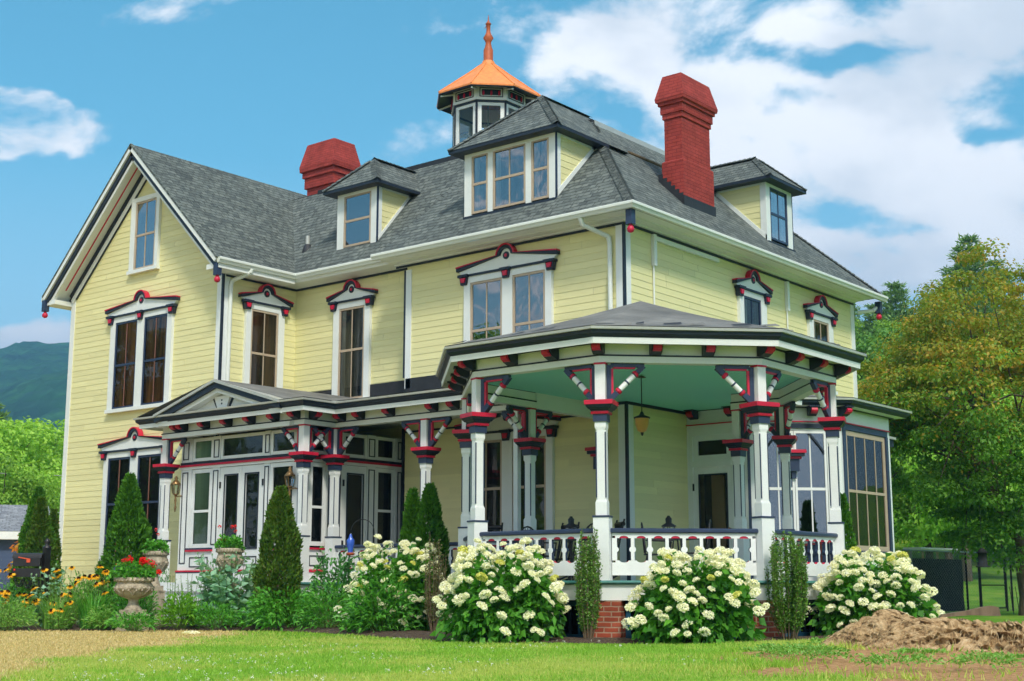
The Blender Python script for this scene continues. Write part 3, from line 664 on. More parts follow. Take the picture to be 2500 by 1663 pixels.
mb.tube((CX-.02, CY, 15.62), (CX-.12, CY-.02, 15.52), .015, .008, 6, 'finial_orange'); mb.build('finial', CU)
ch = thing('chandelier', (CX, CY, 12.4), 'small ring chandelier hanging inside the cupola windows', 'chandelier')
mb = MB(); mb.tube((CX, CY, 12.3), (CX, CY, 13.4), .012, .012, 6, 'teal_edge')
for z, r in ((12.35, .2), (12.47, .2)):
    pts = [(CX+r*math.cos(i*PI/8), CY+r*math.sin(i*PI/8), z) for i in range(17)]; mb.path(pts, .012, 6, 'teal_edge')
for i in range(8): mb.tube((CX+.2*math.cos(i*PI/4), CY+.2*math.sin(i*PI/4), 12.32), (CX+.2*math.cos(i*PI/4), CY+.2*math.sin(i*PI/4), 12.57), .012, .012, 6, 'teal_edge')
mb.build('ring_frame', ch)
# ================================================================== PORCH AND GAZEBO
C1, C2, C3, C4, C4b, CI = (-25.79, 19.27), (-21.21, 19.27), (-21.21, 20.16), (-18.6, 20.16), (-15.95, 20.16), (-15.95, 20.16)
OC = (-13.03, 19.59); ro = 3.17
C5, C6, C7, C8, C9 = [(OC[0]+ro*math.cos(a), OC[1]+ro*math.sin(a)) for a in (PI+PI/8, PI+3*PI/8, -3*PI/8, -PI/8, PI/8)]
C10, C11 = (-12.05, 22.83), (-13.03, 22.83); C12 = (-13.03, 24.6)
CP = [(-25.79, YW), C1, C2, C3, C4, CI, C5, C6, C7, C8, C9, C10, C11, C12]
PORCH = [p for p in CP]
mb = MB()                                 # beam, frieze, soffit and crown, swept along the porch line
BEAM = [(.09, BB, 'trim_white'), (.09, BB+.095, 'dark_navy'), (.105, BB+.097, 'dark_navy'), (.105, BB+.118, 'dark_navy'), (.08, BB+.12, 'trim_white'), (.08, BB+.285, 'dark_navy'), (.10, BB+.287, 'dark_navy'), (.10, BB+.31, 'trim_white'), (.44, BB+.312, 'trim_white'), (.44, BB+.225, 'trim_white'), (.455, BB+.225, 'trim_white'), (.462, BB+.315, 'dark_navy'), (.475, BB+.335, 'dark_navy'), (.52, BB+.37, 'dark_navy'), (.53, BB+.42, 'metal_edge'), (.56, BB+.425, 'metal_edge'), (.565, BB+.465, 'metal_edge'), (.50, BB+.475, None),
        (-.08, BB+.33, 'dark_navy'), (-.08, BB+.29, 'trim_white'), (-.08, BB+.145, 'dark_navy'), (-.095, BB+.14, 'dark_navy'), (-.095, BB+.115, 'trim_white'), (-.09, BB+.11, 'trim_white'), (-.09, BB, 'trim_white'), (.09, BB, None)]
sweep(mb, PORCH, BEAM)
mb.box(-16.03, -15.87, CI[1]+.1, YF, BB, BB+.31, 'trim_white')
CORN = mb.build('porch_cornice', HOUSE)
def bracket(p, d):
    F = Fr((p[0], p[1], 0), (-d[1], d[0], 0), (d[0], d[1], 0)); mb = MB()
    z = BB+.115; w0 = .082
    def prof(e): return [(w0, z+.01-e), (w0+.06, z-.005-e), (w0+.16, z+.035-e), (w0+.225+e, z+.10), (w0+.235+e, z+.165), (w0, z+.165)]
    def pr(P, ua, ub, m):
        n = len(P); A = [F.p(ua, q, w) for w, q in P]; B = [F.p(ub, q, w) for w, q in P]
        mb.face(A, m); mb.face(B[::-1], m); mb.raw(A+B, [(i, (i+1) % n, n+(i+1) % n, n+i) for i in range(n)], m)
    pr(prof(0), -.085, .085, 'dark_navy'); pr([(w0+.12, z+.035), (w0+.20, z+.04), (w0+.255, z+.07), (w0+.268, z+.105), (w0+.255, z+.145), (w0+.12, z+.148)], -.062, .062, 'crimson')
    mb.bf(F, -.105, .105, z+.166, z+.192, w0, w0+.27, 'dark_navy')
    mb.build('bracket', CORN)
def nrm(a, b): d = Vector((b[0]-a[0], b[1]-a[1])).normalized(); return Vector((d.y, -d.x))
segs = list(zip(PORCH[:-1], PORCH[1:])); counts = [0, 6, 1, 3, 3, 2, 3, 3, 3, 3, 3, 1, 2]
for k, ((a, b), n) in enumerate(zip(segs, counts)):
    o = nrm(a, b)
    for i in range(n):
        if i == 0 and k > 0:
            o2 = nrm(*segs[k-1]); d = o+o2
            cross = (a[0]-segs[k-1][0][0])*(b[1]-a[1])-(a[1]-segs[k-1][0][1])*(b[0]-a[0])
            if k in (6, 7, 8, 9, 10): bracket(a, d.normalized())
            elif k == 2: bracket((a[0]-.0, a[1]+.12), o); bracket((a[0]-.12, a[1]), o2)
            else: bracket((a[0]+(b[0]-a[0])*.12, a[1]+(b[1]-a[1])*.12), o)
        elif k == 1 and i == 0: bracket((a[0]+.1, a[1]), o)
        else: t = i/n; bracket((a[0]+(b[0]-a[0])*t, a[1]+(b[1]-a[1])*t), o)
# ---- pediment on the entrance
px0, px1, pxc = -25.6, -21.4, -23.5; zp0 = BB+.475; zpk = 5.20
mb = MB(); F = front(C1[1])
for sg, x0 in ((1, px0), (-1, px1)):
    def band(a, b, w0, w1, m):
        A = (x0, zp0-a), (pxc, zpk-a), (pxc, zpk-b), (x0, zp0-b)
        mb.prism(F, A if sg > 0 else A[::-1], w0, w1, m)
    band(-.01, .05, .25, .58, 'metal_edge'); band(.051, .17, .25, .54, 'dark_navy'); band(.171, .27, .25, .47, 'trim_white')
mb.prism(F, [(px0+.35, zp0-.04), (px1-.35, zp0-.04), (pxc, zpk-.26)], .12, .27, 'trim_white')
mb.prism(F, [(pxc-.27, zpk-.33), (pxc-.13, zp0-.02), (pxc+.13, zp0-.02), (pxc+.27, zpk-.33)], .275, .33, 'white')
for s in (-1, 1): mb.prism(F, [(pxc+s*.16, zp0-.0), (pxc+s*.30, zpk-.36), (pxc+s*.34, zpk-.38), (pxc+s*.20, zp0-.0)], .272, .30, 'dark_navy')
for z in (zp0+.12, zpk-.42): mb.prism(F, [(pxc+.02*math.cos(i*PI/4), z+.02*math.sin(i*PI/4)) for i in range(8)], .331, .34, 'dark_navy')
mb.bf(F, px0+.05, px1-.05, BB-.02, BB+.075, .091, .2, 'trim_white')
mb.build('pediment', HOUSE)
# ---- roofs
mb = MB(); e = BB+.48; yo = C1[1]-.56
ridge = [(pxc, yo, zpk+.012), (pxc, YR, zpk+.05)]
mb.face([(px0-.62, yo, e), ridge[0], (pxc, YW, zpk+.03), (px0-.62, YW, e+.03)], 'membrane')
mb.face([ridge[0], (px1-.0, yo, e), (C2[0]+.56, yo, e), (C2[0]+.56, C3[1]-.56, e), (px1+.2, YR, 4.97), ridge[1]], 'membrane')
mb.face([(C2[0]+.5, C3[1]-.56, e), (-16.4, C3[1]-.56, e), (-16.4, YF, 4.95), (XS, YF, 4.95), (XS, YR, 4.97), (px1+.2, YR, 4.97)], 'membrane')
mb.build('porch_roof', HOUSE)
mb = MB(); off = .555
def outl(path):
    n = len(path); o = []
    for i in range(n):
        a = nrm(path[i-1], path[i]) if i > 0 else nrm(path[0], path[1]); b = nrm(path[i], path[i+1]) if i < n-1 else a
        m = a+b; m = m*(2/m.length_squared)*off; o.append((path[i][0]+m.x, path[i][1]+m.y, BB+.478))
    return o
ol = outl([(CI[0], YF), C5, C6, C7, C8, C9, C10, C11, C12])
apx = Vector((OC[0], OC[1], 5.70))
rim = [Vector(p) for p in ol]; rim.append(Vector((XA, 24.6, 5.0))); rim.append(Vector((XA, YF, 5.3)))
for i in range(len(rim)):
    a, b = rim[i], rim[(i+1) % len(rim)]
    n = 7                                   # slightly sagging membrane, so the hips read soft
    prev = None
    for k in range(n+1):
        t = k/n; sag = -.05*math.sin(PI*t)
        pa = a.lerp(apx, t)+Vector((0, 0, sag)); pb = b.lerp(apx, t)+Vector((0, 0, sag))
        if prev: mb.face([prev[0], prev[1], pb, pa], 'membrane', True)
        prev = (pa, pb)
# wrinkled roofing edge, part of the roof itself
for i in range(1, 8):
    a, b = rim[i], rim[i+1]; d = (b-a); L_ = d.length
    for k in range(int(L_/.22)):
        t0 = a+d*((k*.22+random.uniform(0, .1))/L_); t1 = t0+d.normalized()*random.uniform(.1, .3)
        inn = (apx-t0).normalized()*random.uniform(.05, .25)
        if random.random() < .5: mb.face([t0+inn+Vector((0, 0, .005)), t1+inn+Vector((0, 0, .012)), t1+inn*1.6+Vector((0, 0, .03)), t0+inn*1.5+Vector((0, 0, .01))], 'flashing' if random.random() < .35 else 'membrane')
mb.build('gazebo_roof', HOUSE)
mb = MB(); mb.box(XW1+.02, XS-.08, YR-.03, YR-.02+.0, 4.7, 5.50, 'flashing'); mb.box(XS-.0, -15.3, YF-.03, YF-.021, 4.7, 5.43, 'flashing'); mb.box(XW1+.02, XW1+.03, YW, YR, 4.7, 5.3, 'flashing'); mb.box(XA+.02, XA+.03, YF, 31.5, 4.8, 5.2, 'flashing'); mb.build('wall_flashing', HOUSE)
# ---- ceilings
mb = MB(); zc = BB+.30
mb.face([(x, y, zc) for x, y in ((CI[0], YF), C5, C6, C7, C8, C9, C10, C11, C12, (XA, 24.6), (XA, YF))], 'ceiling_teal'); mb.build('gazebo_ceiling', HOUSE)
mb = MB(); mb.face([(x, y, zc) for x, y in ((C1[0], YW), C1, C2, C3, CI, (CI[0], YF), (XS, YF), (XS, YR), (XW1, YR), (XW1, YW))], 'porch_ceiling'); mb.build('porch_ceiling', HOUSE)
mb = MB(); mb.box(CI[0], XA, YF-.05, YF-.021, zc-.06, zc-.001, 'dark_navy'); mb.box(XA+.021, XA+.05, YF, 24.6, zc-.06, zc-.001, 'dark_navy'); mb.box(XS, CI[0], YF-.05, YF-.021, zc-.22, zc-.18, 'dark_navy'); mb.build('wall_moulding', HOUSE)
# ---- deck, skirt, piers
mb = MB(); dp = [(C1[0]-.12, YW), (C1[0]-.12, C1[1]-.35), (C2[0]+.25, C2[1]-.35), (C3[0]+.25, C3[1]-.14), (CI[0]-.14, CI[1]-.14), (C5[0]-.14, C5[1]-.06), (C6[0]-.06, C6[1]-.14), (C7[0]+.06, C7[1]-.14), (C8[0]+.14, C8[1]-.06), (C9[0]+.14, C9[1]+.06), (C10[0]+.14, C10[1]+.1), (C10[0]+.0, 26), (XA, 26), (XA, YF), (XS, YF), (XS, YR), (XW1, YR), (XW1, YW)]
mb.face([(x, y, DK) for x, y in dp], 'deck_boards')
sweep(mb, dp[:13], [(0, DK+.001, 'teal_edge'), (.03, DK, 'teal_edge'), (.04, DK-.03, 'teal_edge'), (.0, DK-.06, 'trim_white'), (-.03, DK-.062, 'trim_white'), (-.03, .60, 'trim_white'), (-.1, .60, None)])
mb.build('porch_deck', HOUSE)
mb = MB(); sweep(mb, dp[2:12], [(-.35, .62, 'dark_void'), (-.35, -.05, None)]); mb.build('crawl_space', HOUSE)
for c in (C3, C4, C5, C6, C7, C8, C9):
    mb = MB(); d = Vector((c[0]-OC[0], c[1]-OC[1])).normalized() if c in (C5, C6, C7, C8, C9) else Vector((0, -1))
    F = Fr((c[0], c[1], 0), (-d.y, d.x, 0), (d.x, d.y, 0)); mb.bf(F, -.27, .27, -.15, .60, -.27, .085, 'pier_brick'); mb.build('brick_pier', HOUSE)
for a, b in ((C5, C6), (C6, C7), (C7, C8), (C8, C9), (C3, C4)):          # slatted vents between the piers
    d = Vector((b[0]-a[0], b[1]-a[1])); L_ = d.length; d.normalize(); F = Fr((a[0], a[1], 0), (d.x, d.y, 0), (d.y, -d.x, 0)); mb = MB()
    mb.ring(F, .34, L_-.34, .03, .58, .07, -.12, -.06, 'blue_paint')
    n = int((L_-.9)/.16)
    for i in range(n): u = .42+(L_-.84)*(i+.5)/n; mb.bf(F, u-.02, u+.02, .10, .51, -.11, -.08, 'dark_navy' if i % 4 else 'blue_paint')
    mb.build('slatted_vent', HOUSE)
# ---- steps
mb = MB()
for k, (yy, z) in enumerate(((C1[1]-.72, .70), (C1[1]-1.05, .52), (C1[1]-1.38, .34), (C1[1]-1.71, .17))):
    ye = C1[1]-.36 if k == 0 else (C1[1]-.72-.33*(k-1))
    mb.box(-26.1, -20.9, yy, ye+.0, -.1, z-.035, 'white'); mb.box(-26.12, -20.88, yy-.03, ye-.031 if k else ye, z-.034, z, 'deck_boards')
mb.box(-25.9, C2[0]+.2, C1[1]-.34, C1[1]-.30, .3, DK-.061, 'white')
mb.box(-26.05, C2[0]+.30, C1[1]-.43, C1[1]-.395, .701, .886, 'white'); mb.build('front_steps', HOUSE)
# ---- columns
def column(c, d, braces, name='porch_column', half=False):
    """d: direction the column faces; braces: horizontal directions of its spindle braces"""
    d = Vector((d[0], d[1], 0)).normalized(); F = Fr((c[0], c[1], 0), (-d.y, d.x, 0), d); mb = MB()
    q = lambda h: (-h, h)
    mb.bf(F, *q(.118), DK, 1.80, *q(.118), 'white'); mb.bf(F, *q(.128), 1.801, 1.828, *q(.128), 'navy')
    mb.bf(F, *q(.085), 1.829, 2.02, *q(.085), 'white')
    for (za, ha, ca), (zb_, hb, cb) in (((2.02, .085, .0), (2.06, .078, .022)), ((2.06, .078, .022), (3.09, .078, .022)), ((3.09, .078, .022), (3.13, .085, .0))):
        def ring8(h, c_): c_ = max(c_, .001); return [(-h+c_, -h), (h-c_, -h), (h, -h+c_), (h, h-c_), (h-c_, h), (-h+c_, h), (-h, h-c_), (-h, -h+c_)]
        A = [F.p(u, za, w) for u, w in ring8(ha, ca)]; B = [F.p(u, zb_, w) for u, w in ring8(hb, cb)]
        mb.raw(A+B, [(i, (i+1) % 8, 8+(i+1) % 8, 8+i) for i in range(8)], 'white')
    mb.bf(F, *q(.085), 3.131, 3.215, *q(.085), 'white')
    for s in (-1, 1):                                     # navy lines in the chamfers
        for w in (-1, 1): mb.tube(F.p(s*.070, 2.09, w*.070), F.p(s*.070, 3.06, w*.070), .0105, .0105, 6, 'navy', smooth=False)
    mb.bf(F, *q(.078), 3.54, BB-.002, *q(.078), 'white'); mb.bf(F, *q(.09), BB-.03, BB-.003, *q(.09), 'crimson')
    col = mb.build(name, HOUSE)
    mb = MB()
    def sq(h): return [F.p(u, 0, w) for u, w in ((-h, -h), (h, -h), (h, h), (-h, h))]
    for za, ha, zb_, hb, m in ((3.216, .105, 3.328, .108, 'navy'), (3.328, .13, 3.352, .14, 'crimson'), (3.352, .128, 3.37, .128, 'crimson'), (3.37, .135, 3.40, .15, 'dark_navy'), (3.40, .165, 3.43, .185, 'dark_navy'), (3.43, .19, 3.465, .205, 'dark_navy'), (3.465, .214, 3.53, .218, 'crimson')):
        A = [p+Vector((0, 0, za)) for p in sq(ha)]; B = [p+Vector((0, 0, zb_)) for p in sq(hb)]
        mb.raw(A+B, [(i, (i+1) % 4, 4+(i+1) % 4, 4+i) for i in range(4)]+[(3, 2, 1, 0), (4, 5, 6, 7)], m)
    mb.build('capital', col)
    for bd in braces:
        bd = Vector((bd[0], bd[1], 0)).normalized(); side = Vector((-bd.y, bd.x, 0)); G_ = Fr((c[0], c[1], 0), bd, side); mb = MB(); t = .032
        mb.bf(G_, .085, .15, 3.532, BB-.031, -t, t, 'navy'); mb.bf(G_, .151, .185, 3.60, BB-.085, -t*.8, t*.8, 'crimson')
        mb.bf(G_, .151, .66, BB-.06, BB-.005, -t, t, 'navy'); mb.bf(G_, .186, .52, BB-.085, BB-.061, -t*.8, t*.8, 'crimson')
        a = c3(G_, .16, 3.585); b = c3(G_, .625, BB-.06); dd = (b-a); Ln = dd.length; dd.normalize()
        def seg(f0, f1, r0, r1, m, n=12): mb.tube(a+dd*Ln*f0, a+dd*Ln*f1, r0, r1, n, m)
        for f0, f1 in ((-.05, .17), (.83, 1.05)):
            p0, p1 = a+dd*Ln*f0, a+dd*Ln*f1; up = dd.cross(side).normalized()
            vs = [p+side*s*.038+up*k*.04 for p in (p0, p1) for s, k in ((-1, -1), (1, -1), (1, 1), (-1, 1))]
            mb.raw(vs, [(0, 3, 2, 1), (4, 5, 6, 7), (0, 1, 5, 4), (1, 2, 6, 5), (2, 3, 7, 6), (3, 0, 4, 7)], 'navy')
        seg(.17, .20, .038, .056, 'crimson'); seg(.20, .25, .056, .056, 'crimson'); seg(.25, .27, .056, .045, 'navy')
        seg(.27, .73, .043, .043, 'white'); seg(.48, .52, .048, .048, 'navy'); seg(.73, .75, .045, .056, 'navy'); seg(.75, .80, .056, .056, 'crimson'); seg(.80, .83, .056, .038, 'crimson')
        mb.build('spindle_brace', col)
    return col
def c3(F, u, z): return F.p(u, z, 0)
def dirs(a, *bs): return [(b[0]-a[0], b[1]-a[1]) for b in bs]
column(C1, (0, -1), dirs(C1, C2)); column(C2, (0, -1), dirs(C2, C1, C3)); column(C3, (0, -1), dirs(C3, C2, C4)); column(C4, (0, -1), dirs(C4, C3, CI))
column(CI, (0, -1), dirs(CI, C4, C5)+[(0, 1)])
for c, pr, nx in ((C5, CI, C6), (C6, C5, C7), (C7, C6, C8), (C8, C7, C9), (C9, C8, C10)): column(c, (c[0]-OC[0], c[1]-OC[1]), dirs(c, pr, nx))
column(C10, (.7, .3), dirs(C10, C9, C11)); column(C11, (1, 0), dirs(C11, C10, C12))
mb = MB(); mb.box(-16.30, -16.20, 20.10, 20.20, DK, BB-.01, 'white'); mb.build('prop_post', HOUSE)
# wall corbels that carry the beams at the house
for (x, y), d in (((-15.9, YF), (0, -1)), ((-13.17, 25.28), (.707, -.707))):
    d = Vector((d[0], d[1], 0)); F = Fr((x, y, 0), (-d.y, d.x, 0), d); mb = MB()
    for z0, z1, h, m in ((3.465, 3.53, .218, 'crimson'), (3.40, 3.464, .19, 'dark_navy'), (3.352, 3.399, .14, 'crimson'), (3.1, 3.351, .10, 'navy'), (2.95, 3.099, .05, 'navy')): mb.bf(F, -h, h, z0, z1, .03, h, m)
    mb.build('wall_corbel', HOUSE)
# ---- balustrades: boards with keyhole openings
def balustrade(a, b, trim=.13):
    d = Vector((b[0]-a[0], b[1]-a[1])); L_ = d.length; d.normalize(); F = Fr((a[0], a[1], 0), (d.x, d.y, 0), (d.y, -d.x, 0)); mb = MB()
    u0, u1 = trim, L_-trim; t = .025; n = max(2, round((u1-u0-.1)/.265)); pit = (u1-u0-.1)/n; hs = pit*.5-.026
    zt, zo, zb_, zk = 1.575, 1.50, 1.175, 1.335
    mb.bf(F, u0, u1, .96, zb_-.03, -t, t, 'white')
    mb.bf(F, u0, u1, zo+.035, zt, -t, t, 'white')
    edges = []
    for i in range(n):
        uc = u0+.05+pit*(i+.5)
        A = [(uc+math.cos(PI*k/10)*hs*.66, zo-.0+math.sin(PI*k/10)*.034) for k in range(11)]   # arch head cut in the top board
        mb.prism(F, [(uc+pit/2, zo+.034), (uc+pit/2, zo)]+A[:6]+[(uc, zo+.034)], -t, t, 'white', 'crimson')
        mb.prism(F, [(uc, zo+.034)]+A[5:]+[(uc-pit/2, zo), (uc-pit/2, zo+.034)], -t, t, 'white', 'crimson')
        Bm = [(uc+math.cos(PI*k/10)*hs*.66, zb_-math.sin(PI*k/10)*.03) for k in range(11)]
        mb.prism(F, [(uc+pit/2, zb_), (uc+pit/2, zb_-.03), (uc, zb_-.03)]+Bm[5::-1], -t, t, 'white', 'crimson')
        mb.prism(F, [(uc, zb_-.03), (uc-pit/2, zb_-.03), (uc-pit/2, zb_)]+Bm[:4:-1], -t, t, 'white', 'crimson')
        mb.prism(F, [(x, z) for x, z in A], -t, t*.6, 'crimson')
    for i in range(n+1):
        uc = u0+.05+pit*i; hb = .026; L0 = uc-hb if i > 0 else u0; R0 = uc+hb if i < n else u1
        kn = [(.030*math.sin(PI*k/8), zk-.034*math.cos(PI*k/8)) for k in range(1, 8)]
        poly = [(R0, zb_)]+([(R0, zk-.04)]+[(R0+x*.8, z) for x, z in kn]+[(R0, zk+.04)] if i < n else [])+[(R0, zo), (L0, zo)]+([(L0, zk+.04)]+[(L0-x*.8, z) for x, z in kn[::-1]]+[(L0, zk-.04)] if i > 0 else [])+[(L0, zb_)]
        mb.prism(F, poly, -t, t, 'white', 'navy')
    B_ = mb.build('balustrade', HOUSE)
    mb = MB(); pr = [(-.055, 1.577), (.055, 1.577), (.07, 1.59), (.07, 1.625), (.05, 1.645), (-.05, 1.645), (-.07, 1.625), (-.07, 1.59)]
    A = [F.p(u0-.04, z, w) for w, z in pr]; Bq = [F.p(u1+.04, z, w) for w, z in pr]
    mb.raw(A+Bq, [(i, (i+1) % 8, 8+(i+1) % 8, 8+i) for i in range(8)]+[tuple(range(7, -1, -1)), tuple(range(8, 16))], 'navy'); mb.build('handrail', B_)
for a, b in ((C3, C4), (C4, CI), (CI, C5), (C5, C6), (C6, C7), (C7, C8), (C8, C9), (C9, C10)): balustrade(a, b)
# ---- glazed entrance
def panel(mb, F, u0, u1, z0, z1, t=.022, m='dark_navy', w=.0): mb.ring(F, u0, u1, z0, z1, t, w+.001, w+.012, m)
VY, VX = 19.50, -21.55
F = front(VY); mb = MB()
mb.bf(F, -25.54, VX-.1, DK, BB, -.10, -.06, 'dark_void')
G1 = rightf(VX)
for a, b in ((-25.54, -25.16), (-24.43, -24.18), (-22.70, -22.52), (-21.70, VX)): mb.bf(F, a, b, 1.60, 3.40, -.06, .0, 'white'); mb.bf(F, a, b, 3.56, BB-.01, -.06, 0, 'white')
mb.bf(F, -25.56, VX+.03, DK, 1.09, -.06, .03, 'white'); mb.bf(F, -25.56, VX+.03, 1.09, 1.115, -.06, .035, 'navy'); mb.bf(F, -25.56, VX+.04, 1.115, 1.15, -.06, .045, 'crimson')
for a, b in ((-25.54, -24.18), (-22.70, VX)):
    mb.bf(F, a, b, 1.151, 1.599, -.06, 0, 'white'); panel(mb, F, a+.42 if a < -25 else a+.28, b-.3 if a < -25 else b-.22, 1.22, 1.44); mb.bf(F, a+.3, b-.15, 1.56, 1.60, .001, .04, 'crimson'); mb.bf(F, a+.3, b-.15, 1.601, 1.64, .001, .035, 'navy')
for a, b in ((-25.48, -25.28), (-24.40, -24.22), (-22.68, -22.54)): panel(mb, F, a, b, 1.3 if a < -25 else 1.7, 3.34); panel(mb, F, a, b, 3.62, 4.02)
mb.bf(F, -25.56, VX+.04, 3.40, 3.455, -.06, .02, 'white'); mb.bf(F, -25.57, VX+.05, 3.455, 3.50, -.06, .05, 'crimson'); mb.bf(F, -25.56, VX+.03, 3.501, 3.56, -.06, .015, 'dark_navy')
mb.bf(G1, VY+.06, YR, DK, BB, -.10, -.06, 'dark_void'); mb.bf(F, -25.54, -25.53, DK, BB, -1.0, -.101, 'white')
for a, b in ((VY, VY+.26), (20.26, 20.72), (21.46, 21.72), (22.36, 22.855)): mb.bf(G1, a, b, 1.60, 3.40, -.06, .0, 'white'); mb.bf(G1, a, b, 3.56, BB-.01, -.06, 0, 'white')
mb.bf(G1, VY, YR, DK, 1.09, -.06, .03, 'white'); mb.bf(G1, VY, YR, 1.09, 1.15, -.06, .045, 'crimson'); mb.bf(G1, VY, YR, 1.151, 1.599, -.06, 0, 'white'); panel(mb, G1, 19.8, 20.24, 1.22, 1.44); mb.bf(G1, 19.7, 20.3, 1.56, 1.60, .001, .04, 'crimson')
mb.bf(G1, VY, YR, 3.40, 3.455, -.06, .02, 'white'); mb.bf(G1, VY, YR, 3.455, 3.50, -.06, .05, 'crimson'); mb.bf(G1, VY, YR, 3.501, 3.56, -.06, .015, 'dark_navy')
for a, b in ((20.30, 20.66), (21.50, 21.69), (22.42, 22.55)): panel(mb, G1, a, b, 1.7, 3.34); panel(mb, G1, a, b, 3.62, 4.02)
VE = mb.build('glazed_entrance', HOUSE)
for F_, a, b in ((F, -25.16, -24.43), (F, -22.52, -21.70), (G1, VY+.26, 20.26), (G1, 21.72, 22.36)): sash(VE, F_, a+.01, b-.01, 1.64, 3.39, 'white', 2.45, 0, 'green_room' if a < -25 else 'dark_room', w=-.058, t=.09)
for F_, a, b in ((F, -25.16, -24.43), (F, -24.18, -22.70), (F, -22.52, -21.70), (G1, VY+.26, 20.26), (G1, 20.72, 21.46), (G1, 21.72, 22.36)): sash(VE, F_, a+.01, b-.01, 3.57, BB-.02, 'white', -1, 0, 'green_room' if a < -25 else 'dark_room', w=-.058, t=.07)
def door_leaf(F_, u0, u1, z1, gl, parent, hinge):
    mb = MB(); g0, g1, gz0, gz1 = gl
    mb.bf(F_, u0, g0, DK+.27, z1, -.05, -.012, 'white'); mb.bf(F_, g1, u1, DK+.27, z1, -.05, -.012, 'white'); mb.bf(F_, g0, g1, gz1, z1, -.05, -.012, 'white'); mb.bf(F_, g0, g1, DK+.27, gz0, -.05, -.012, 'white')
    mb.ring(F_, g0-.03, g1+.03, gz0-.03, gz1+.03, .03, -.011, .004, 'dark_navy'); panel(mb, F_, g0-.02, g1+.02, DK+.36, gz0-.18, w=-.012)
    D = mb.build('door', parent)
    mb = MB(); mb.face([F_.p(g0, gz0, -.03), F_.p(g1, gz0, -.03), F_.p(g1, gz1, -.03), F_.p(g0, gz1, -.03)], 'glass'); mb.bf(F_, g0, g1, gz0, gz1, -.056, -.05, 'dark_room')
    for z in (1.7, 3.0): mb.bf(F_, hinge-.02, hinge+.02, z-.07, z+.07, -.011, .012, 'black_metal')
    mb.build('door_glazing', parent)
door_leaf(F, -24.17, -23.445, 3.39, (-23.99, -23.58, 1.62, 3.2), VE, -24.15); door_leaf(F, -23.435, -22.71, 3.39, (-23.30, -22.89, 1.62, 3.2), VE, -22.73)
door_leaf(G1, 20.73, 21.45, 3.39, (20.88, 21.34, 1.62, 3.2), VE, 20.75)
# ---- sunroom at the flank
SX, SY0, SY1, DX = -12.45, 24.6, 28.35, -13.85
n2 = Vector((1, -1, 0)).normalized(); FD = Fr((DX, SY0, 0), (1, 1, 0), n2); FS2 = rightf(SX); FB = front(SY0); LD = (SX-DX)*2**.5; ys = SY0+(SX-DX)
mb = MB()
mb.bf(FB, XA, -15.12, DK, BB, -.06, .02, 'trim_white'); mb.bf(FB, -14.20, DX+.02, DK, BB, -.06, .02, 'trim_white'); mb.bf(FB, -15.12, -14.20, 3.24, 3.36, -.06, .03, 'trim_white'); mb.bf(FB, -15.12, -14.20, 3.90, BB, -.06, .02, 'trim_white')
mb.bf(FB, XA, DX, BB+.0, BB+.022, -.05, .05, 'crimson'); mb.bf(FB, XA, DX, BB+.023, BB+.32, -.05, .015, 'trim_white')
mb.bf(FD, .0, .06, .35, BB, -.05, .035, 'navy'); mb.bf(FD, .061, .30, .35, BB, -.05, .0, 'trim_white'); mb.bf(FD, 1.68, LD, .35, BB, -.05, .0, 'trim_white'); mb.bf(FD, .301, 1.679, .35, 1.25, -.05, 0, 'trim_white'); mb.bf(FD, .301, 1.679, 3.94, BB, -.05, 0, 'trim_white'); mb.bf(FD, .25, 1.72, 3.98, 4.08, .001, .03, 'dark_navy')
mb.bf(FD, 1.79, 1.86, 1.0, 4.0, .001, .03, 'navy')
mb.bf(FD, 0, LD, BB, BB+.022, -.05, .05, 'crimson'); mb.bf(FD, 0, LD, BB+.023, BB+.32, -.05, .01, 'trim_white')
mb.bf(FS2, ys, 26.08, .35, BB, -.05, 0, 'trim_white'); mb.bf(FS2, 26.08, 26.2, .35, BB, -.05, .03, 'navy'); mb.bf(FS2, 26.2, 28.26, 3.99, BB, -.05, .02, 'navy'); mb.bf(FS2, 26.2, 28.26, .35, 1.52, -.05, .0, 'trim_white'); mb.bf(FS2, 26.2, 28.26, 1.40, 1.525, .001, .04, 'navy'); mb.bf(FS2, 28.16, 28.26, 1.526, 3.989, -.05, .03, 'navy'); mb.bf(FS2, 28.26, SY1, .35, BB, -.05, .01, 'trim_white')
mb.bf(FS2, ys, SY1, BB, BB+.022, -.05, .05, 'crimson'); mb.bf(FS2, ys, SY1, BB+.023, BB+.32, -.05, .01, 'trim_white')
mb.box(XA, SX, SY1, SY1+.05, .35, BB+.3, 'trim_white')
mb.face([(XA, SY0+.3, DK), (DX, SY0+.3, DK), (SX-.2, ys, DK), (SX-.2, SY1, DK), (XA, SY1, DK)], 'old_wood')
SR = mb.build('sunroom', HOUSE)
mb = MB(); mb.bf(FB, -15.12, -14.99, DK, 3.24, -.05, .0, 'white'); mb.bf(FB, -14.32, -14.20, DK, 3.24, -.05, .0, 'white'); mb.bf(FB, -14.99, -14.32, 3.08, 3.24, -.05, .0, 'white'); mb.bf(FB, -14.99, -14.32, DK, 1.55, -.05, .0, 'white')
mb.ring(FB, -15.0, -14.31, 1.54, 3.09, .03, .001, .012, 'dark_navy'); mb.tube(FB.p(-14.27, 1.95, .0), FB.p(-14.27, 1.95, .06), .025, .03, 8, 'brass'); mb.bf(FB, -15.13, -15.09, 2.75, 2.9, .021, .03, 'black_metal'); mb.build('door', SR)
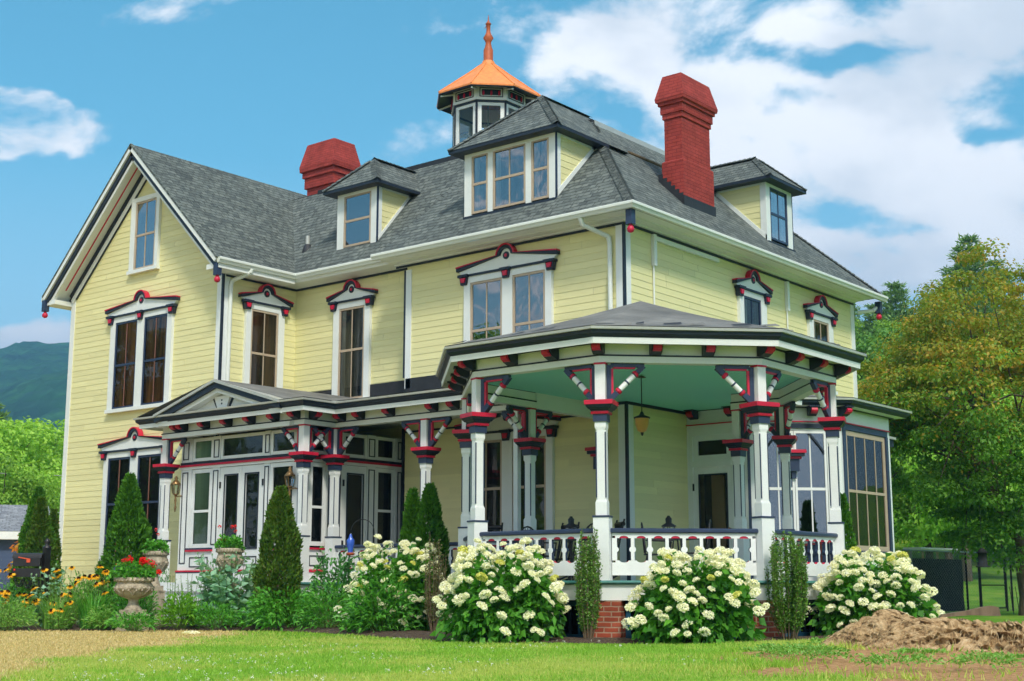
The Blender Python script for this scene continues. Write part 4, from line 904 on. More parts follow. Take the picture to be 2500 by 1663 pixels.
mb = MB(); mb.face([FB.p(-14.99, 1.55, -.02), FB.p(-14.32, 1.55, -.02), FB.p(-14.32, 3.08, -.02), FB.p(-14.99, 3.08, -.02)], 'glass'); mb.bf(FB, -14.86, -14.55, 1.55, 3.08, -.3, -.28, 'room_tan'); mb.bf(FB, -15.05, -14.25, 1.5, 3.9, -.36, -.31, 'dark_void'); mb.build('door_glazing', SR)
sash(SR, FB, -15.12, -14.20, 3.36, 3.90, 'white', -1, 0, 'dark_room', w=-.055, t=.12)
for a, b in ((.31, .985), (.995, 1.67)): sash(SR, FD, a, b, 1.26, 3.93, 'white', 2.75, 1, 'dark_room', w=-.055, t=.045, glassm='bright_glass')
for s in (0, 1):
    mb = MB(); u, v = (.36, 1) if s == 0 else (1.62, -1)
    mb.prism(FD, [(u, 3.45), (u, 3.53), (u+v*.27, 3.88), (u+v*.33, 3.88), (u+v*.08, 3.58)][::v], .0, .02, 'dark_navy'); mb.build('spandrel', SR)
sash(SR, FS2, 26.21, 28.15, 1.53, 3.98, 'beige', 2.74, 3, 'dark_room', w=-.055, t=.10)
mb = MB(); P_ = [(XA, SY0), (DX, SY0), (SX, ys), (SX, SY1), (XA, SY1)]
sweep(mb, P_, [(d if d < .2 else d-.16, z, m) for d, z, m in BEAM if d > .075 and z >= BB+.28])
q = lambda d: [(DX+d*.4, SY0-d), (SX+d, ys-d*.4), (SX+d, SY1+d), (XA, SY1+d)]
rr = [(XA, SY0-.36)]+q(.395)
mb.face([(*rr[1], BB+.478), (*rr[2], BB+.478), (-14.6, ys+.4, 5.0)], 'membrane'); mb.face([(*rr[2], BB+.478), (*rr[3], BB+.478), (XA, SY1-.5, 5.1), (-14.6, ys+.4, 5.0)], 'membrane'); mb.face([(*rr[3], BB+.478), (*rr[4], BB+.478), (XA, SY1-.5, 5.1)], 'membrane'); mb.face([(XA, 25, 5.0), (*rr[1], BB+.478), (-14.6, ys+.4, 5.0), (XA, SY1-.5, 5.1)], 'membrane')
mb.build('sunroom_roof', SR)
for k, t in enumerate((.25, .75)): bracket_p = FD.p(LD*t, 0, 0); 
o_ = CORN; CORN = SR
for p, d in ((FB.p(-15.0, 0), (0, -1)), (FB.p(-14.1, 0), (0, -1)), (FD.p(.55, 0), n2), (FD.p(1.35, 0), n2), (FD.p(LD-.02, 0), (.92, -.38))): bracket((p[0], p[1]), d)
CORN = o_
mb = MB(); mb.box(XA, -13.75, 29.9, 31.6, 4.12, 4.30, 'dark_navy'); mb.box(XA, -13.85, 30.0, 31.5, 3.95, 4.119, 'trim_white'); mb.box(XA, -13.7, 29.85, 31.65, 4.301, 4.36, 'metal_edge'); mb.box(-14.1, -13.9, 30.1, 30.3, 0, 3.949, 'trim_white'); mb.build('rear_porch', HOUSE)
# ---- lamps on and under the porch
def sconce(x, y, z, label):
    t = thing('wall_lantern', (x, y, z), label, 'wall lantern', 'brass lanterns by the entrance')
    mb = MB(); mb.lathe((x, y, z), [(.02, -.10), (.055, -.07), (.075, -.06), (.06, -.05)], 6, 'brass'); mb.lathe((x, y, z), [(.115, .155), (.12, .17), (.05, .25), (.03, .27), (.045, .30), (.01, .36)], 6, 'brass')
    mb.lathe((x, y, z), [(.012, -.46), (.02, -.40), (.03, -.36), (.015, -.30), (.03, -.2), (.018, -.14), (.03, -.10)], 10, 'brass')
    for i in range(6): a = i*PI/3; mb.tube((x+.07*math.cos(a), y+.07*math.sin(a), z-.05), (x+.112*math.cos(a), y+.112*math.sin(a), z+.155), .008, .008, 5, 'brass')
    mb.build('lantern_frame', t)
    mb = MB(); mb.lathe((x, y, z), [(.066, -.05), (.106, .155)], 6, 'clear_glass', smooth=False); mb.build('glass_shade', t)
    mb = MB(); mb.tube((x, y, z-.12), (x+.14, y+.02, z-.10), .012, .012, 6, 'brass'); mb.tube((x+.14, y+.02, z-.10), (x+.24, y+.10, z-.12), .014, .014, 6, 'brass'); mb.lathe((x+.25, y+.12, z-.12), [(.05, -.07), (.05, .07)], 10, 'brass'); mb.build('wall_arm', t)
sconce(-25.66, 19.46, 2.92, 'brass wall lantern between the left column and the glazed entrance'); sconce(-21.78, 19.42, 2.92, 'brass wall lantern behind the entrance corner column, by its right window')
t = thing('hanging_lamp', (-13.15, 19.75, BB+.3), 'amber glass lamp hanging on a rod from the teal gazebo ceiling', 'lamp')
mb = MB(); x, y = -13.15, 19.75; mb.lathe((x, y, 0), [(.09, BB+.27), (.02, BB+.298)], 12, 'black_metal'); mb.tube((x, y, 3.72), (x, y, BB+.28), .009, .009, 6, 'black_metal'); mb.lathe((x, y, 0), [(.14, 3.66), (.145, 3.685), (.05, 3.72), (.02, 3.78)], 14, 'black_metal'); mb.lathe((x, y, 0), [(.008, 3.36), (.025, 3.39), (.03, 3.42)], 8, 'black_metal'); mb.build('fitting', t)
mb = MB(); mb.lathe((x, y, 0), [(.03, 3.42), (.08, 3.45), (.115, 3.55), (.125, 3.66)], 16, 'amber'); mb.build('lamp_shade', t)
# ---- furniture on the porch
def place(mbs, loc, rz, root):
    """parts modelled about the origin, turned and set down"""
    root.rotation_euler = (0, 0, rz)
def rocking_chair(loc, rz, label):
    t = thing('rocking_chair', loc, label, 'rocking chair', 'black rocking chairs on the porch'); t.rotation_euler = (0, 0, rz); O = Vector(loc)
    def P(name, fn):
        mb = MB(); fn(mb); mb.v = [(a+O.x, b+O.y, c+O.z) for a, b, c in mb.v]; mb.build(name, t)
    for s in (-1, 1):
        P('rocker', lambda mb: mb.path([(s*.26, .42*math.sin(a)*1.3, .62-.6*math.cos(a)) for a in [x*.12-.75 for x in range(13)]], .02, 8, 'black_wood'))
        P('arm', lambda mb: (mb.box(s*.30-.035, s*.30+.035, -.28, .26, .60, .625, 'black_wood'), mb.tube((s*.27, -.22, .06), (s*.28, -.24, .6), .02, .02, 8, 'black_wood')))
        P('back_post', lambda mb: mb.tube((s*.25, .20, .05), (s*.26, .46, 1.17), .022, .018, 8, 'black_wood'))
    P('seat', lambda mb: [mb.box(-.26, .26, -.26+k*.08, -.19+k*.08, .37, .39, 'black_wood') for k in range(6)])
    P('backrest', lambda mb: ([mb.tube((x, .25, .42), (x, .44, 1.08), .016, .016, 6, 'black_wood') for x in (-.17, -.085, 0, .085, .17)], mb.tube((-.25, .44, 1.08), (.25, .44, 1.08), .045, .045, 8, 'black_wood'), mb.tube((-.25, .25, .45), (.25, .25, .45), .02, .02, 8, 'black_wood')))
rocking_chair((-17.7, 20.85, DK), R(20), 'black slatted rocking chair beside the paired green cone shrubs')
rocking_chair((-16.6, 21.7, DK), R(-15), 'black rocking chair before the wide porch window, left one')
rocking_chair((-15.3, 21.4, DK), R(-40), 'black rocking chair before the wide porch window, right one')
def wire_chair(loc, rz, label):
    t = thing('patio_chair', loc, label, 'patio chair', 'black wire patio chairs in the gazebo'); t.rotation_euler = (0, 0, rz); O = Vector(loc)
    def P(name, fn):
        mb = MB(); fn(mb); mb.v = [(a+O.x, b+O.y, c+O.z) for a, b, c in mb.v]; mb.build(name, t)
    for sx in (-1, 1):
        for sy in (-1, 1): P('leg', lambda mb: mb.tube((sx*.25, sy*.25, 0), (sx*.2, sy*.18, .42), .014, .014, 6, 'black_metal'))
        P('armrest', lambda mb: mb.path([(sx*.26, -.2, .42), (sx*.28, -.22, .64), (sx*.27, .2, .66)], .013, 6, 'black_metal'))
    P('seat', lambda mb: (mb.lathe((0, 0, .42), [(.24, -.01), (.25, 0), (.24, .012)], 16, 'black_metal')))
    P('backrest', lambda mb: (mb.path([(.24*math.cos(a), .22+.05*math.sin(a), .45+.48*math.sin(a)) for a in [k*PI/12 for k in range(13)]], .014, 6, 'black_metal'), [mb.tube((x, .22, .43), (x, .26, .45+.46*math.sqrt(max(0, 1-(x/.24)**2))), .007, .007, 5, 'black_metal') for x in (-.16, -.1, -.05, 0, .05, .1, .16)]))
for k, (x, y, rz, lb) in enumerate(((-13.1, 18.1, .3, 'black wire patio chair seen through the second opening of the front gazebo rail'), (-12.3, 18.9, 2.2, 'black wire patio chair behind the middle of the front gazebo rail'), (-11.4, 18.5, -1.1, 'black wire patio chair by the right end of the front gazebo rail'), (-14.6, 18.6, 1.2, 'black wire patio chair behind the left slanted gazebo rail'))): wire_chair((x, y, DK), rz, lb)
def table(loc, label):
    t = thing('patio_table', loc, label, 'table', 'small patio tables in the gazebo'); x, y, z = loc
    mb = MB(); mb.lathe(loc, [(.34, .68), (.35, .69), (.35, .70)], 20, 'black_metal'); mb.build('table_top', t)
    mb = MB(); mb.tube((x, y, z+.1), (x, y, z+.68), .025, .025, 8, 'black_metal'); mb.build('pedestal', t)
    for a in (0, 2.1, 4.2): mb = MB(); mb.tube((x, y, z+.12), (x+.26*math.cos(a), y+.26*math.sin(a), z+.01), .016, .016, 6, 'black_metal'); mb.build('foot', t)
def oil_lantern(loc, label):
    t = thing('table_lantern', loc, label, 'lantern', 'glass lanterns on the gazebo tables')
    mb = MB(); mb.lathe(loc, [(.09, 0), (.09, .03), (.07, .04)], 12, 'black_metal'); mb.lathe(loc, [(.125, .20), (.13, .21), (.05, .26), (.055, .33), (.03, .36), (.02, .38)], 14, 'black_metal')
    for i in range(4): a = i*PI/2+.4; mb.tube((loc[0]+.1*math.cos(a), loc[1]+.1*math.sin(a), loc[2]+.03), (loc[0]+.1*math.cos(a), loc[1]+.1*math.sin(a), loc[2]+.2), .006, .006, 5, 'black_metal')
    mb.build('lantern_frame', t)
    mb = MB(); mb.lathe(loc, [(.085, .04), (.115, .12), (.09, .2)], 14, 'clear_glass'); mb.build('glass_globe', t)
table((-13.95, 18.75, DK), 'small round patio table under the left lantern'); oil_lantern((-13.95, 18.75, DK+.70), 'clear glass lantern above the left slanted gazebo rail')
table((-12.55, 19.6, DK), 'small round patio table under the middle lantern'); oil_lantern((-12.55, 19.6, DK+.70), 'clear glass lantern above the front gazebo rail, before the flank wall')
# ================================================================== GROUND
FWD = Vector((-.6307, .776, 0)); RGT = Vector((.776, .6307, 0))
def gz(x, y):
    x = np.asarray(x, float); y = np.asarray(y, float); d = -.6307*x+.776*y; s = .776*x+.6307*y
    z = -.8*sstep(10.5, 1.0, d)
    z = z+1.4*sstep(45, 66, d)*sstep(-.05, .2, s/np.maximum(d, 1))+14.5*sstep(62, 135, d)*sstep(-.12, .2, s/np.maximum(d, 1))
    z = z+9*sstep(90, 200, d)
    m = np.exp(-(((x+6.4)/2.6)**2+((y-16.2)/2.2)**2)); z = z+.10*m
    far = sstep(20, 60, np.hypot(x+15, y-20)); return z+(fbm(x*.05, y*.05, 3, 3)-.45)*.8*far
def straw_mask(x, y):
    n = fbm(x*.9, y*.9, 3, 21)-.45; t = ((x+15.0)*(-.786)+(y-11.25)*(-.617))     # beyond the line: dry grass
    m = sstep(-.30, .42, t*1.0+n*1.6-.15)
    return m
def soil_mask(x, y):
    n = fbm(x*1.1, y*1.1, 4, 5)-.46
    e = 1-np.sqrt(((x+4.7)*.776+(y-13.9)*.6307)**2/3.2**2+((x+4.7)*-.6307+(y-13.9)*.776)**2/4.4**2)
    return sstep(-.05, .25, e+n*1.1)
def grid_mesh(name, xs, ys, zf, mat, kind='structure'):
    X, Y = np.meshgrid(xs, ys); Z = zf(X, Y); n, m = X.shape
    V = np.stack([X, Y, Z], -1).reshape(-1, 3); idx = np.arange(n*m).reshape(n, m)
    Fq = np.stack([idx[:-1, :-1], idx[:-1, 1:], idx[1:, 1:], idx[1:, :-1]], -1).reshape(-1, 4)
    me = bpy.data.meshes.new(name); me.from_pydata(V.tolist(), [], Fq.tolist()); me.materials.append(M[mat])
    me.polygons.foreach_set('use_smooth', [True]*len(Fq)); me.update()
    for nm, fn in (('straw', straw_mask), ('soil', soil_mask)):
        at = me.attributes.new(nm, 'FLOAT', 'POINT'); at.data.foreach_set('value', fn(V[:, 0], V[:, 1]).astype(np.float32))
    o = link(name, me, None, (0, 0, 0)); o['kind'] = kind; return o
def groundmat():
    m, nt, out, N, L = nodes('ground')
    p = N('ShaderNodeBsdfPrincipled', i_Roughness=.95); L(p.outputs[0], out.inputs[0]); p.inputs['Specular IOR Level'].default_value = .1
    g = N('ShaderNodeNewGeometry'); n = N('ShaderNodeTexNoise', i_Scale=.8, i_Detail=6.0, i_Roughness=.65); L(g.outputs['Position'], n.inputs['Vector'])
    n2 = N('ShaderNodeTexNoise', i_Scale=14.0, i_Detail=5.0, i_Roughness=.7); L(g.outputs['Position'], n2.inputs['Vector'])
    green = ramp(N, L, n.outputs[0], [(.3, srgb(70, 112, 28)), (.5, srgb(98, 142, 40)), (.72, srgb(142, 156, 62))])
    straw = ramp(N, L, n2.outputs[0], [(.3, srgb(158, 136, 84)), (.7, srgb(206, 186, 128))])
    soil = ramp(N, L, n2.outputs[0], [(.3, srgb(120, 88, 58)), (.55, srgb(178, 138, 96)), (.75, srgb(204, 168, 126))])
    a = N('ShaderNodeAttribute', attribute_name='straw'); b = N('ShaderNodeAttribute', attribute_name='soil')
    c = mixc(N, L, a.outputs['Fac'], green, straw); c = mixc(N, L, b.outputs['Fac'], c, soil); L(c, p.inputs['Base Color'])
    bu = N('ShaderNodeBump', i_Strength=.6, i_Distance=.05); L(n2.outputs[0], bu.inputs['Height']); L(bu.outputs[0], p.inputs['Normal'])
groundmat()
def axis(lo, hi, a, b, fine, coarse):
    o = []; x = lo
    while x < hi:
        o.append(x); d = 0 if a <= x <= b else min(abs(x-a), abs(x-b)); x += fine+min(coarse, d*.12)
    return np.array(o+[hi])
grid_mesh('ground', axis(-420, 420, -26, 0, .22, 14), axis(-60, 520, 5, 24, .22, 14), gz, 'ground')
# mulch under the planting
def mulchmat():
    m, nt, out, N, L = nodes('mulch')
    p = N('ShaderNodeBsdfPrincipled', i_Roughness=.95); L(p.outputs[0], out.inputs[0])
    g = N('ShaderNodeNewGeometry'); n = N('ShaderNodeTexNoise', i_Scale=22.0, i_Detail=6.0, i_Roughness=.75); L(g.outputs['Position'], n.inputs['Vector'])
    L(ramp(N, L, n.outputs[0], [(.35, srgb(44, 34, 26)), (.55, srgb(96, 78, 60)), (.72, srgb(150, 130, 106))]), p.inputs['Base Color'])
    bu = N('ShaderNodeBump', i_Strength=1.0, i_Distance=.06); L(n.outputs[0], bu.inputs['Height']); L(bu.outputs[0], p.inputs['Normal'])
mulchmat()
bedf = [(-25.2, 12.4), (-23.2, 14.0), (-21.5, 15.7), (-19.6, 17.05), (-17.75, 16.6), (-15.7, 15.95), (-13.6, 15.25), (-11.85, 15.75), (-10.85, 16.3), (-9.85, 17.3), (-8.85, 19.1), (-8.4, 21.5)]
bedb = [(-30, 18), (-27.5, 19.8), (-25.8, 18.6), (-20.4, 18.6), (-20.4, 19.6), (-16.4, 19.6), (-15.8, 18.0), (-14.2, 16.9), (-11.7, 16.9), (-10.4, 18.5), (-10.4, 20.8), (-10.6, 22.4)]
mb = MB()
for i in range(len(bedf)-1):
    for k in range(6):
        q = lambda j, t: (bedf[j][0]*(1-t)+bedb[j][0]*t, bedf[j][1]*(1-t)+bedb[j][1]*t, .010+.07*math.sin(PI*min(1, t*1.6+.02)))
        mb.face([q(i, k/6), q(i+1, k/6), q(i+1, (k+1)/6), q(i, (k+1)/6)], 'mulch', True)
o = mb.build('garden_bed', None, (0, 0, 0)); o['kind'] = 'structure'
# ================================================================== LAWN (nobody could count it)
def lawn():
    n = 330000
    d = 9.5+rng.beta(1.15, 2.2, n)*19; s = rng.uniform(-.46, .46, n)*d*1.0
    x = d*-.6307+s*.776; y = d*.776+s*.6307
    st = straw_mask(x, y); so = soil_mask(x, y)
    keep = rng.random(n) > so*.985
    # keep out of the bed and the porch
    bx = np.array([p[0] for p in bedf]); by = np.array([p[1] for p in bedf])
    ed = np.full(n, 1e9)
    sidev = np.ones(n, bool)
    dcam = d; sl = s/d
    bd = -.6307*bx+.776*by; bs = (.776*bx+.6307*by)/bd; oidx = np.argsort(bs)
    lim = np.interp(sl, bs[oidx], bd[oidx]); keep &= d < lim+rng.normal(0, .05, n)
    x, y, d, st, so = x[keep], y[keep], d[keep], st[keep], so[keep]; n = len(x)
    cl = fbm(x*1.7, y*1.7, 3, 9)
    z = gz(x, y); h = rng.uniform(.022, .05, n)*(.55+1.3*cl)*(1-.2*st); h *= 1+.9*(so > .25)
    h *= 1+.5*sstep(2.0, .3, np.hypot(x+8.6, y-16.6))*1.2
    P = np.stack([x, y, z-.004], 1); D = unit(np.stack([rng.normal(0, .45, n), rng.normal(0, .45, n), np.ones(n)], 1))
    Sd = unit(np.cross(D, rng.normal(size=(n, 3)))); w = (.0035+.00030*d)[:, None]*rng.uniform(.7, 1.3, (n, 1))
    V = np.stack([P-Sd*w, P+Sd*w, P+D*h[:, None]], 1)
    r = rng.random(n); yel = fbm(x*.7+4, y*.7, 3, 14)
    mid = np.where(st > r, 1, np.where(yel+rng.normal(0, .1, n) > .465, 2, 0))
    o = quads('lawn_grass', V, mid, ['grass', 'grass_dry', 'grass_yellow'], None, (0, 0, 0), nv=3)
    tagp(o, 'short green and straw coloured lawn grass in front of the house', 'grass', None, 'stuff')
leafmat('grass', [G(124, 172, 54), G(154, 198, 70), G(174, 214, 92), G(138, 186, 60)], .5, .5)
leafmat('grass_dry', [G(204, 182, 120), G(234, 218, 166), G(182, 162, 104), G(220, 202, 146), G(170, 168, 92)], .3, .7)
leafmat('grass_yellow', [G(190, 204, 96), G(206, 214, 120), G(172, 196, 84)], .45, .6)
lawn()
def clover():
    n = 1100; d = 10.5+rng.beta(1.2, 1.6, n)*11; s = rng.uniform(-.36, .3, n)*d; x = d*-.6307+s*.776; y = d*.776+s*.6307
    k = (fbm(x*.8, y*.8, 3, 31) > .48) & (straw_mask(x, y) < .3) & (soil_mask(x, y) < .2); x, y = x[k], y[k]; n = len(x)
    lim = rng.random(n) > -1; z = gz(x, y)+rng.uniform(.03, .06, n); L_ = []
    for j in range(5):
        a = rng.normal(size=(n, 3)); P = np.stack([x, y, z], 1)+a*.004; L_.append(leaves(P, a+np.array([0, 0, .6]), .011, .011))
    o = quads('clover_flowers', np.concatenate(L_), None, ['petal_white'], None, (0, 0, 0)); tagp(o, 'tiny white clover flowers scattered through the green lawn', 'clover', None, 'stuff')
leafmat('petal_white', [G(236, 238, 228), G(222, 226, 210)], .2, .7)
clover()
# ================================================================== PLANTS
def dome_pts(n, r, h, lo=.5, low=.05):
    a = rng.uniform(0, 2*PI, n); u = rng.random(n)**.8; rad = lo+(1-lo)*rng.random(n)**.6
    el = np.arcsin(u)*1.0
    lump = 1+.16*np.sin(a*3+1.3)*np.cos(el)+.1*np.sin(a*5+el*4)
    return np.stack([r*np.cos(a)*np.cos(el*.92)**.75*rad*lump, r*np.sin(a)*np.cos(el*.92)**.75*rad*lump, low+(h-low)*np.sin(el)*rad*lump], 1)
def stems_mesh(name, t, pts, r, m='stem', nmax=40, base=.25):
    mb = MB(); O = WL[t]
    for p in pts[:nmax]:
        b = Vector((p[0]*base, p[1]*base, 0)); q = Vector(p); mid = b.lerp(q, .55)+Vector((0, 0, .12*q.z))
        mb.tube(O+b, O+mid, r, r*.8, 5, m, False); mb.tube(O+mid, O+q, r*.8, r*.5, 5, m, False)
    return mb.build(name, t)
def head_mesh(k):
    n = 150; a = unit(rng.normal(size=(n, 3))); a[:, 2] = np.abs(a[:, 2])*.9-.18; a = unit(a)
    P = a*np.array([.072, .072, .055]); V = leaves(P-a*.006, a+rng.normal(size=(n, 3))*.9, .028, .026, .1)
    b = unit(rng.normal(size=(60, 3))); b[:, 2] = np.abs(b[:, 2])-.25
    Sd = unit(np.cross(b, rng.normal(size=(60, 3)))); T = np.cross(b, Sd); c = b*np.array([.066, .066, .05])
    V2 = np.stack([c-Sd*.016, c-T*.016, c+Sd*.016, c+T*.016], 1)
    return quads('flower_head', np.concatenate([V, V2]), None, ['petal_cream' if k < 3 else 'petal_lime'])
HEADS = [head_mesh(k) for k in range(4)]
def hydrangea(loc, r, h, nleaf, nhead, label, bias=(0, 0), fill=1.0, extra=60):
    t = thing('hydrangea_shrub', (loc[0], loc[1], .01), label, 'hydrangea', 'white hydrangeas along the porch')
    P = dome_pts(nleaf, r*.93, h*.93, .45); out = unit(P-np.array([0, 0, h*.25]))
    V = leaves(P, out*.8+np.stack([rng.normal(0, .5, nleaf), rng.normal(0, .5, nleaf), rng.normal(-.25, .4, nleaf)], 1), rng.uniform(.09, .16, nleaf), rng.uniform(.07, .12, nleaf), .12, .25)
    quads('foliage', V, None, ['leaf_hydrangea'], t)
    stems_mesh('stems', t, P, .008, nmax=60)
    # heads: denser towards the top
    H = []; tries = 0
    while len(H) < nhead+extra and tries < 20000:
        tries += 1; p = dome_pts(1, r*1.02, h, .94, .12)[0]; v = p[2]/h
        face = (p[0]*.63-p[1]*.776)/r                          # most heads look to the open side
        if random.random() > (.08+.95*v**1.3*fill+.25*max(0, p[0]*bias[0]+p[1]*bias[1])/r): continue
        if face < -.55 and v < .6: continue
        if any((p[0]-q[0])**2+(p[1]-q[1])**2+(p[2]-q[2])**2 < .0088 for q in H): continue
        H.append(p)
    H.sort(key=lambda p: -(p[0]*.63-p[1]*.776+.6*p[2])); far = H[nhead:]; H = H[:nhead]
    if far:
        W = []
        for p in far: b = unit(rng.normal(size=(70, 3))+np.array([0, 0, .5])); W.append(leaves(p+b*np.array([.06, .06, .045]), b+rng.normal(0, .7, (70, 3)), .03, .028))
        o = quads('far_flower_heads', np.concatenate(W), None, ['petal_cream'], t); o['kind'] = 'stuff'
    for p in H:
        k = 3 if random.random() < .09 else random.randrange(3); sc = random.uniform(.62, 1.15)
        o = link('flower_head', HEADS[k], t); o.location = p; o.scale = (sc, sc, sc*random.uniform(.85, 1.1)); q = Vector((p[0]*.5, p[1]*.5, .55)); o.rotation_euler = Vector((0, 0, 1)).rotation_difference(q.normalized()).to_euler(); o.rotation_euler.z += random.uniform(0, 6)
    return t
hydrangea((-16.75, 17.5), .86, 1.50, 2200, 72, 'white hydrangea left of the gazebo, half behind a green peony', (.3, -.2), .85)
hydrangea((-13.05, 15.85), .87, 1.33, 2900, 100, 'white hydrangea before the left half of the gazebo rail', (0, 0))
hydrangea((-10.42, 16.95), .84, 1.23, 2900, 100, 'white hydrangea before the front gazebo rail, between the brick piers', (0, 0))
hydrangea((-9.2, 20.0), .84, 1.24, 2700, 100, 'white hydrangea at the right end of the porch, above the dirt mound', (.7, -.3))
def arborvitae(loc, r, h, n, label, group, mat='leaf_arborvitae', lean=0, ex=1.8):
    t = thing('arborvitae', (loc[0], loc[1], 0), label, 'cone shrub', group)
    z = h*(1-(1-rng.random(n)**1.0)**.62)*.985; z = rng.random(n)*h*.99; k = z/h
    rad = r*np.where(k < .18, .82+.18*k/.18, 1-((k-.18)/.82)**ex)*(1+.07*np.sin(k*23)+0*k); a = rng.uniform(0, 2*PI, n)
    rad = rad*(1+.10*np.sin(a*3+k*9)+.06*np.sin(a*7-k*17)); q = rad*(.78+.22*rng.random(n)**.5)+.02
    P = np.stack([q*np.cos(a)+lean*k, q*np.sin(a), z+.05], 1)
    D = np.stack([np.cos(a)*.55+rng.normal(0, .3, n), np.sin(a)*.55+rng.normal(0, .3, n), .9+rng.normal(0, .3, n)], 1)
    V = leaves(P, D, rng.uniform(.06, .12, n), rng.uniform(.035, .06, n), .3); quads('foliage', V, None, [mat], t)
    mb = MB(); O = WL[t]; mb.tube(O, O+Vector((lean*.8, 0, h*.9)), .05, .01, 8, 'bark'); mb.build('trunk', t)
    return t
arborvitae((-23.87, 16.95), .50, 3.0, 11000, 'tall dark cone shrub before the gable wall, behind the planted stone urn', 'cone shaped evergreens by the house')
arborvitae((-20.05, 17.66), .37, 2.60, 11000, 'broad cone shrub before the entrance doors, its base in the flower bed', 'cone shaped evergreens by the house', 'leaf_arborvitae_dark', 0, 2.6)
arborvitae((-16.86, 18.4), .34, 2.55, 7000, 'bright cone shrub, taller of the pair before the porch rail', 'cone shaped evergreens by the house')
arborvitae((-17.38, 18.5), .26, 2.48, 5500, 'slimmer bright cone shrub, left of the pair before the porch rail', 'cone shaped evergreens by the house')
arborvitae((-29.35, 18.3), .46, 3.05, 9000, 'tall cone shrub behind the black mailbox, taller of the pair', 'cone shaped evergreens by the house')
arborvitae((-28.98, 18.15), .34, 2.78, 7000, 'cone shrub between the mailbox post and the gable corner, pressed against the taller one', 'cone shaped evergreens by the house', 'leaf_arborvitae_dark')
arborvitae((-30.14, 19.24), .20, 2.6, 3500, 'narrow dark cone shrub close against the left house corner', 'cone shaped evergreens by the house', 'leaf_arborvitae_dark')
arborvitae((-12.0, 25.0), .24, 2.5, 4000, 'thin cone shrub beside the sunroom corner, behind the last column', 'cone shaped evergreens by the house')
def sky_pencil(loc, r, h, nst, label, mat, dens, top=.0):
    t = thing('columnar_holly', (loc[0], loc[1], 0), label, 'columnar shrub', 'columnar hollies before the porch')
    mb = MB(); O = WL[t]; L_ = []
    for k in range(nst):
        a = random.uniform(0, 2*PI); q = r*math.sqrt(random.random()); hh = h*random.uniform(.62, 1.0); b = Vector((q*.35*math.cos(a), q*.35*math.sin(a), 0)); e = Vector((q*math.cos(a)*1.15, q*math.sin(a)*1.15, hh))
        mid = b.lerp(e, .45)+Vector((q*.35*math.cos(a), q*.35*math.sin(a), 0)); mb.tube(O+b, O+mid, .006, .005, 5, 'old_wood', False); mb.tube(O+mid, O+e, .005, .003, 5, 'old_wood', False)
        n = int(dens*hh); tt = rng.uniform(.12+.1*rng.random(), 1.0, n); bb = np.array(b); mm = np.array(mid); ee = np.array(e)
        P = np.where(tt[:, None] < .45, bb+(mm-bb)*(tt[:, None]/.45), mm+(ee-mm)*((tt[:, None]-.45)/.55))+rng.normal(0, .016, (n, 3))
        L_.append(leaves(P, np.stack([rng.normal(0, .7, n), rng.normal(0, .7, n), rng.uniform(.1, 1, n)], 1), rng.uniform(.024, .045, n), rng.uniform(.015, .027, n)))
    mb.build('stems', t); quads('foliage', np.concatenate(L_), None, [mat], t)
sky_pencil((-15.36, 16.9), .17, 1.68, 30, 'thin brownish upright holly with bare stems, between two white hydrangeas', 'leaf_holly_brown', 70)
sky_pencil((-11.78, 16.22), .16, 1.62, 30, 'thin green upright holly before the brick pier and middle gazebo column', 'leaf_holly', 170)
sky_pencil((-9.58, 18.06), .27, 1.58, 40, 'thick green upright holly before the right gazebo column, between two hydrangeas', 'leaf_holly', 300)
def leafy(name, loc, r, h, n, L_, W_, mat, label, cat, group=None, up=.2, lo=.35, stems=True, droop=.35):
    t = thing(name, (loc[0], loc[1], .02), label, cat, group)
    P = dome_pts(n, r, h, lo); out = unit(P*np.array([1, 1, .6])+1e-6)
    V = leaves(P, out+np.stack([rng.normal(0, .5, n), rng.normal(0, .5, n), rng.normal(up, .5, n)], 1), rng.uniform(.7, 1.25, n)*L_, rng.uniform(.7, 1.2, n)*W_, .12, droop)
    quads('foliage', V, None, [mat], t)
    if stems: stems_mesh('stems', t, P, .006, nmax=30)
    return t
leafy('peony_shrub', (-16.55, 16.9), .58, .96, 1700, .15, .042, 'leaf_peony', 'bright green peony in front of the leftmost white hydrangea', 'peony', 'peonies in the border')
leafy('peony_shrub', (-19.55, 17.45), .78, .70, 2000, .15, .046, 'leaf_peony', 'low wide peony mound before the entrance corner column', 'peony', 'peonies in the border')
leafy('tree_peony', (-19.3, 18.45), .50, 1.42, 1500, .14, .06, 'leaf_peony_dark', 'tall dark leafy peony before the porch rail, behind the low mound', 'peony', 'peonies in the border', lo=.3)
leafy('peony_shrub', (-18.35, 17.35), .48, .82, 1000, .15, .03, 'leaf_peony', 'feathery green clump between the low peony mound and the hydrangea', 'peony', 'peonies in the border')
leafy('lime_shrub', (-21.1, 16.25), .36, .62, 750, .16, .04, 'leaf_lime', 'lime green leafy clump before the steps, right of the planted urn', 'shrub', 'low leafy clumps in the border', up=.5)
leafy('lime_shrub', (-20.55, 16.6), .40, .48, 800, .13, .03, 'leaf_peony', 'small ferny clump below the grey green poppy', 'shrub', 'low leafy clumps in the border', up=.4)
leafy('lime_shrub', (-21.75, 15.55), .30, .46, 600, .13, .034, 'leaf_peony', 'small leafy clump at the foot of the stone plinth, right side', 'shrub', 'low leafy clumps in the border', up=.4)
leafy('lime_shrub', (-22.1, 15.25), .28, .40, 600, .13, .03, 'leaf_meadow', 'small leafy clump at the foot of the stone plinth, left side', 'shrub', 'low leafy clumps in the border', up=.4)
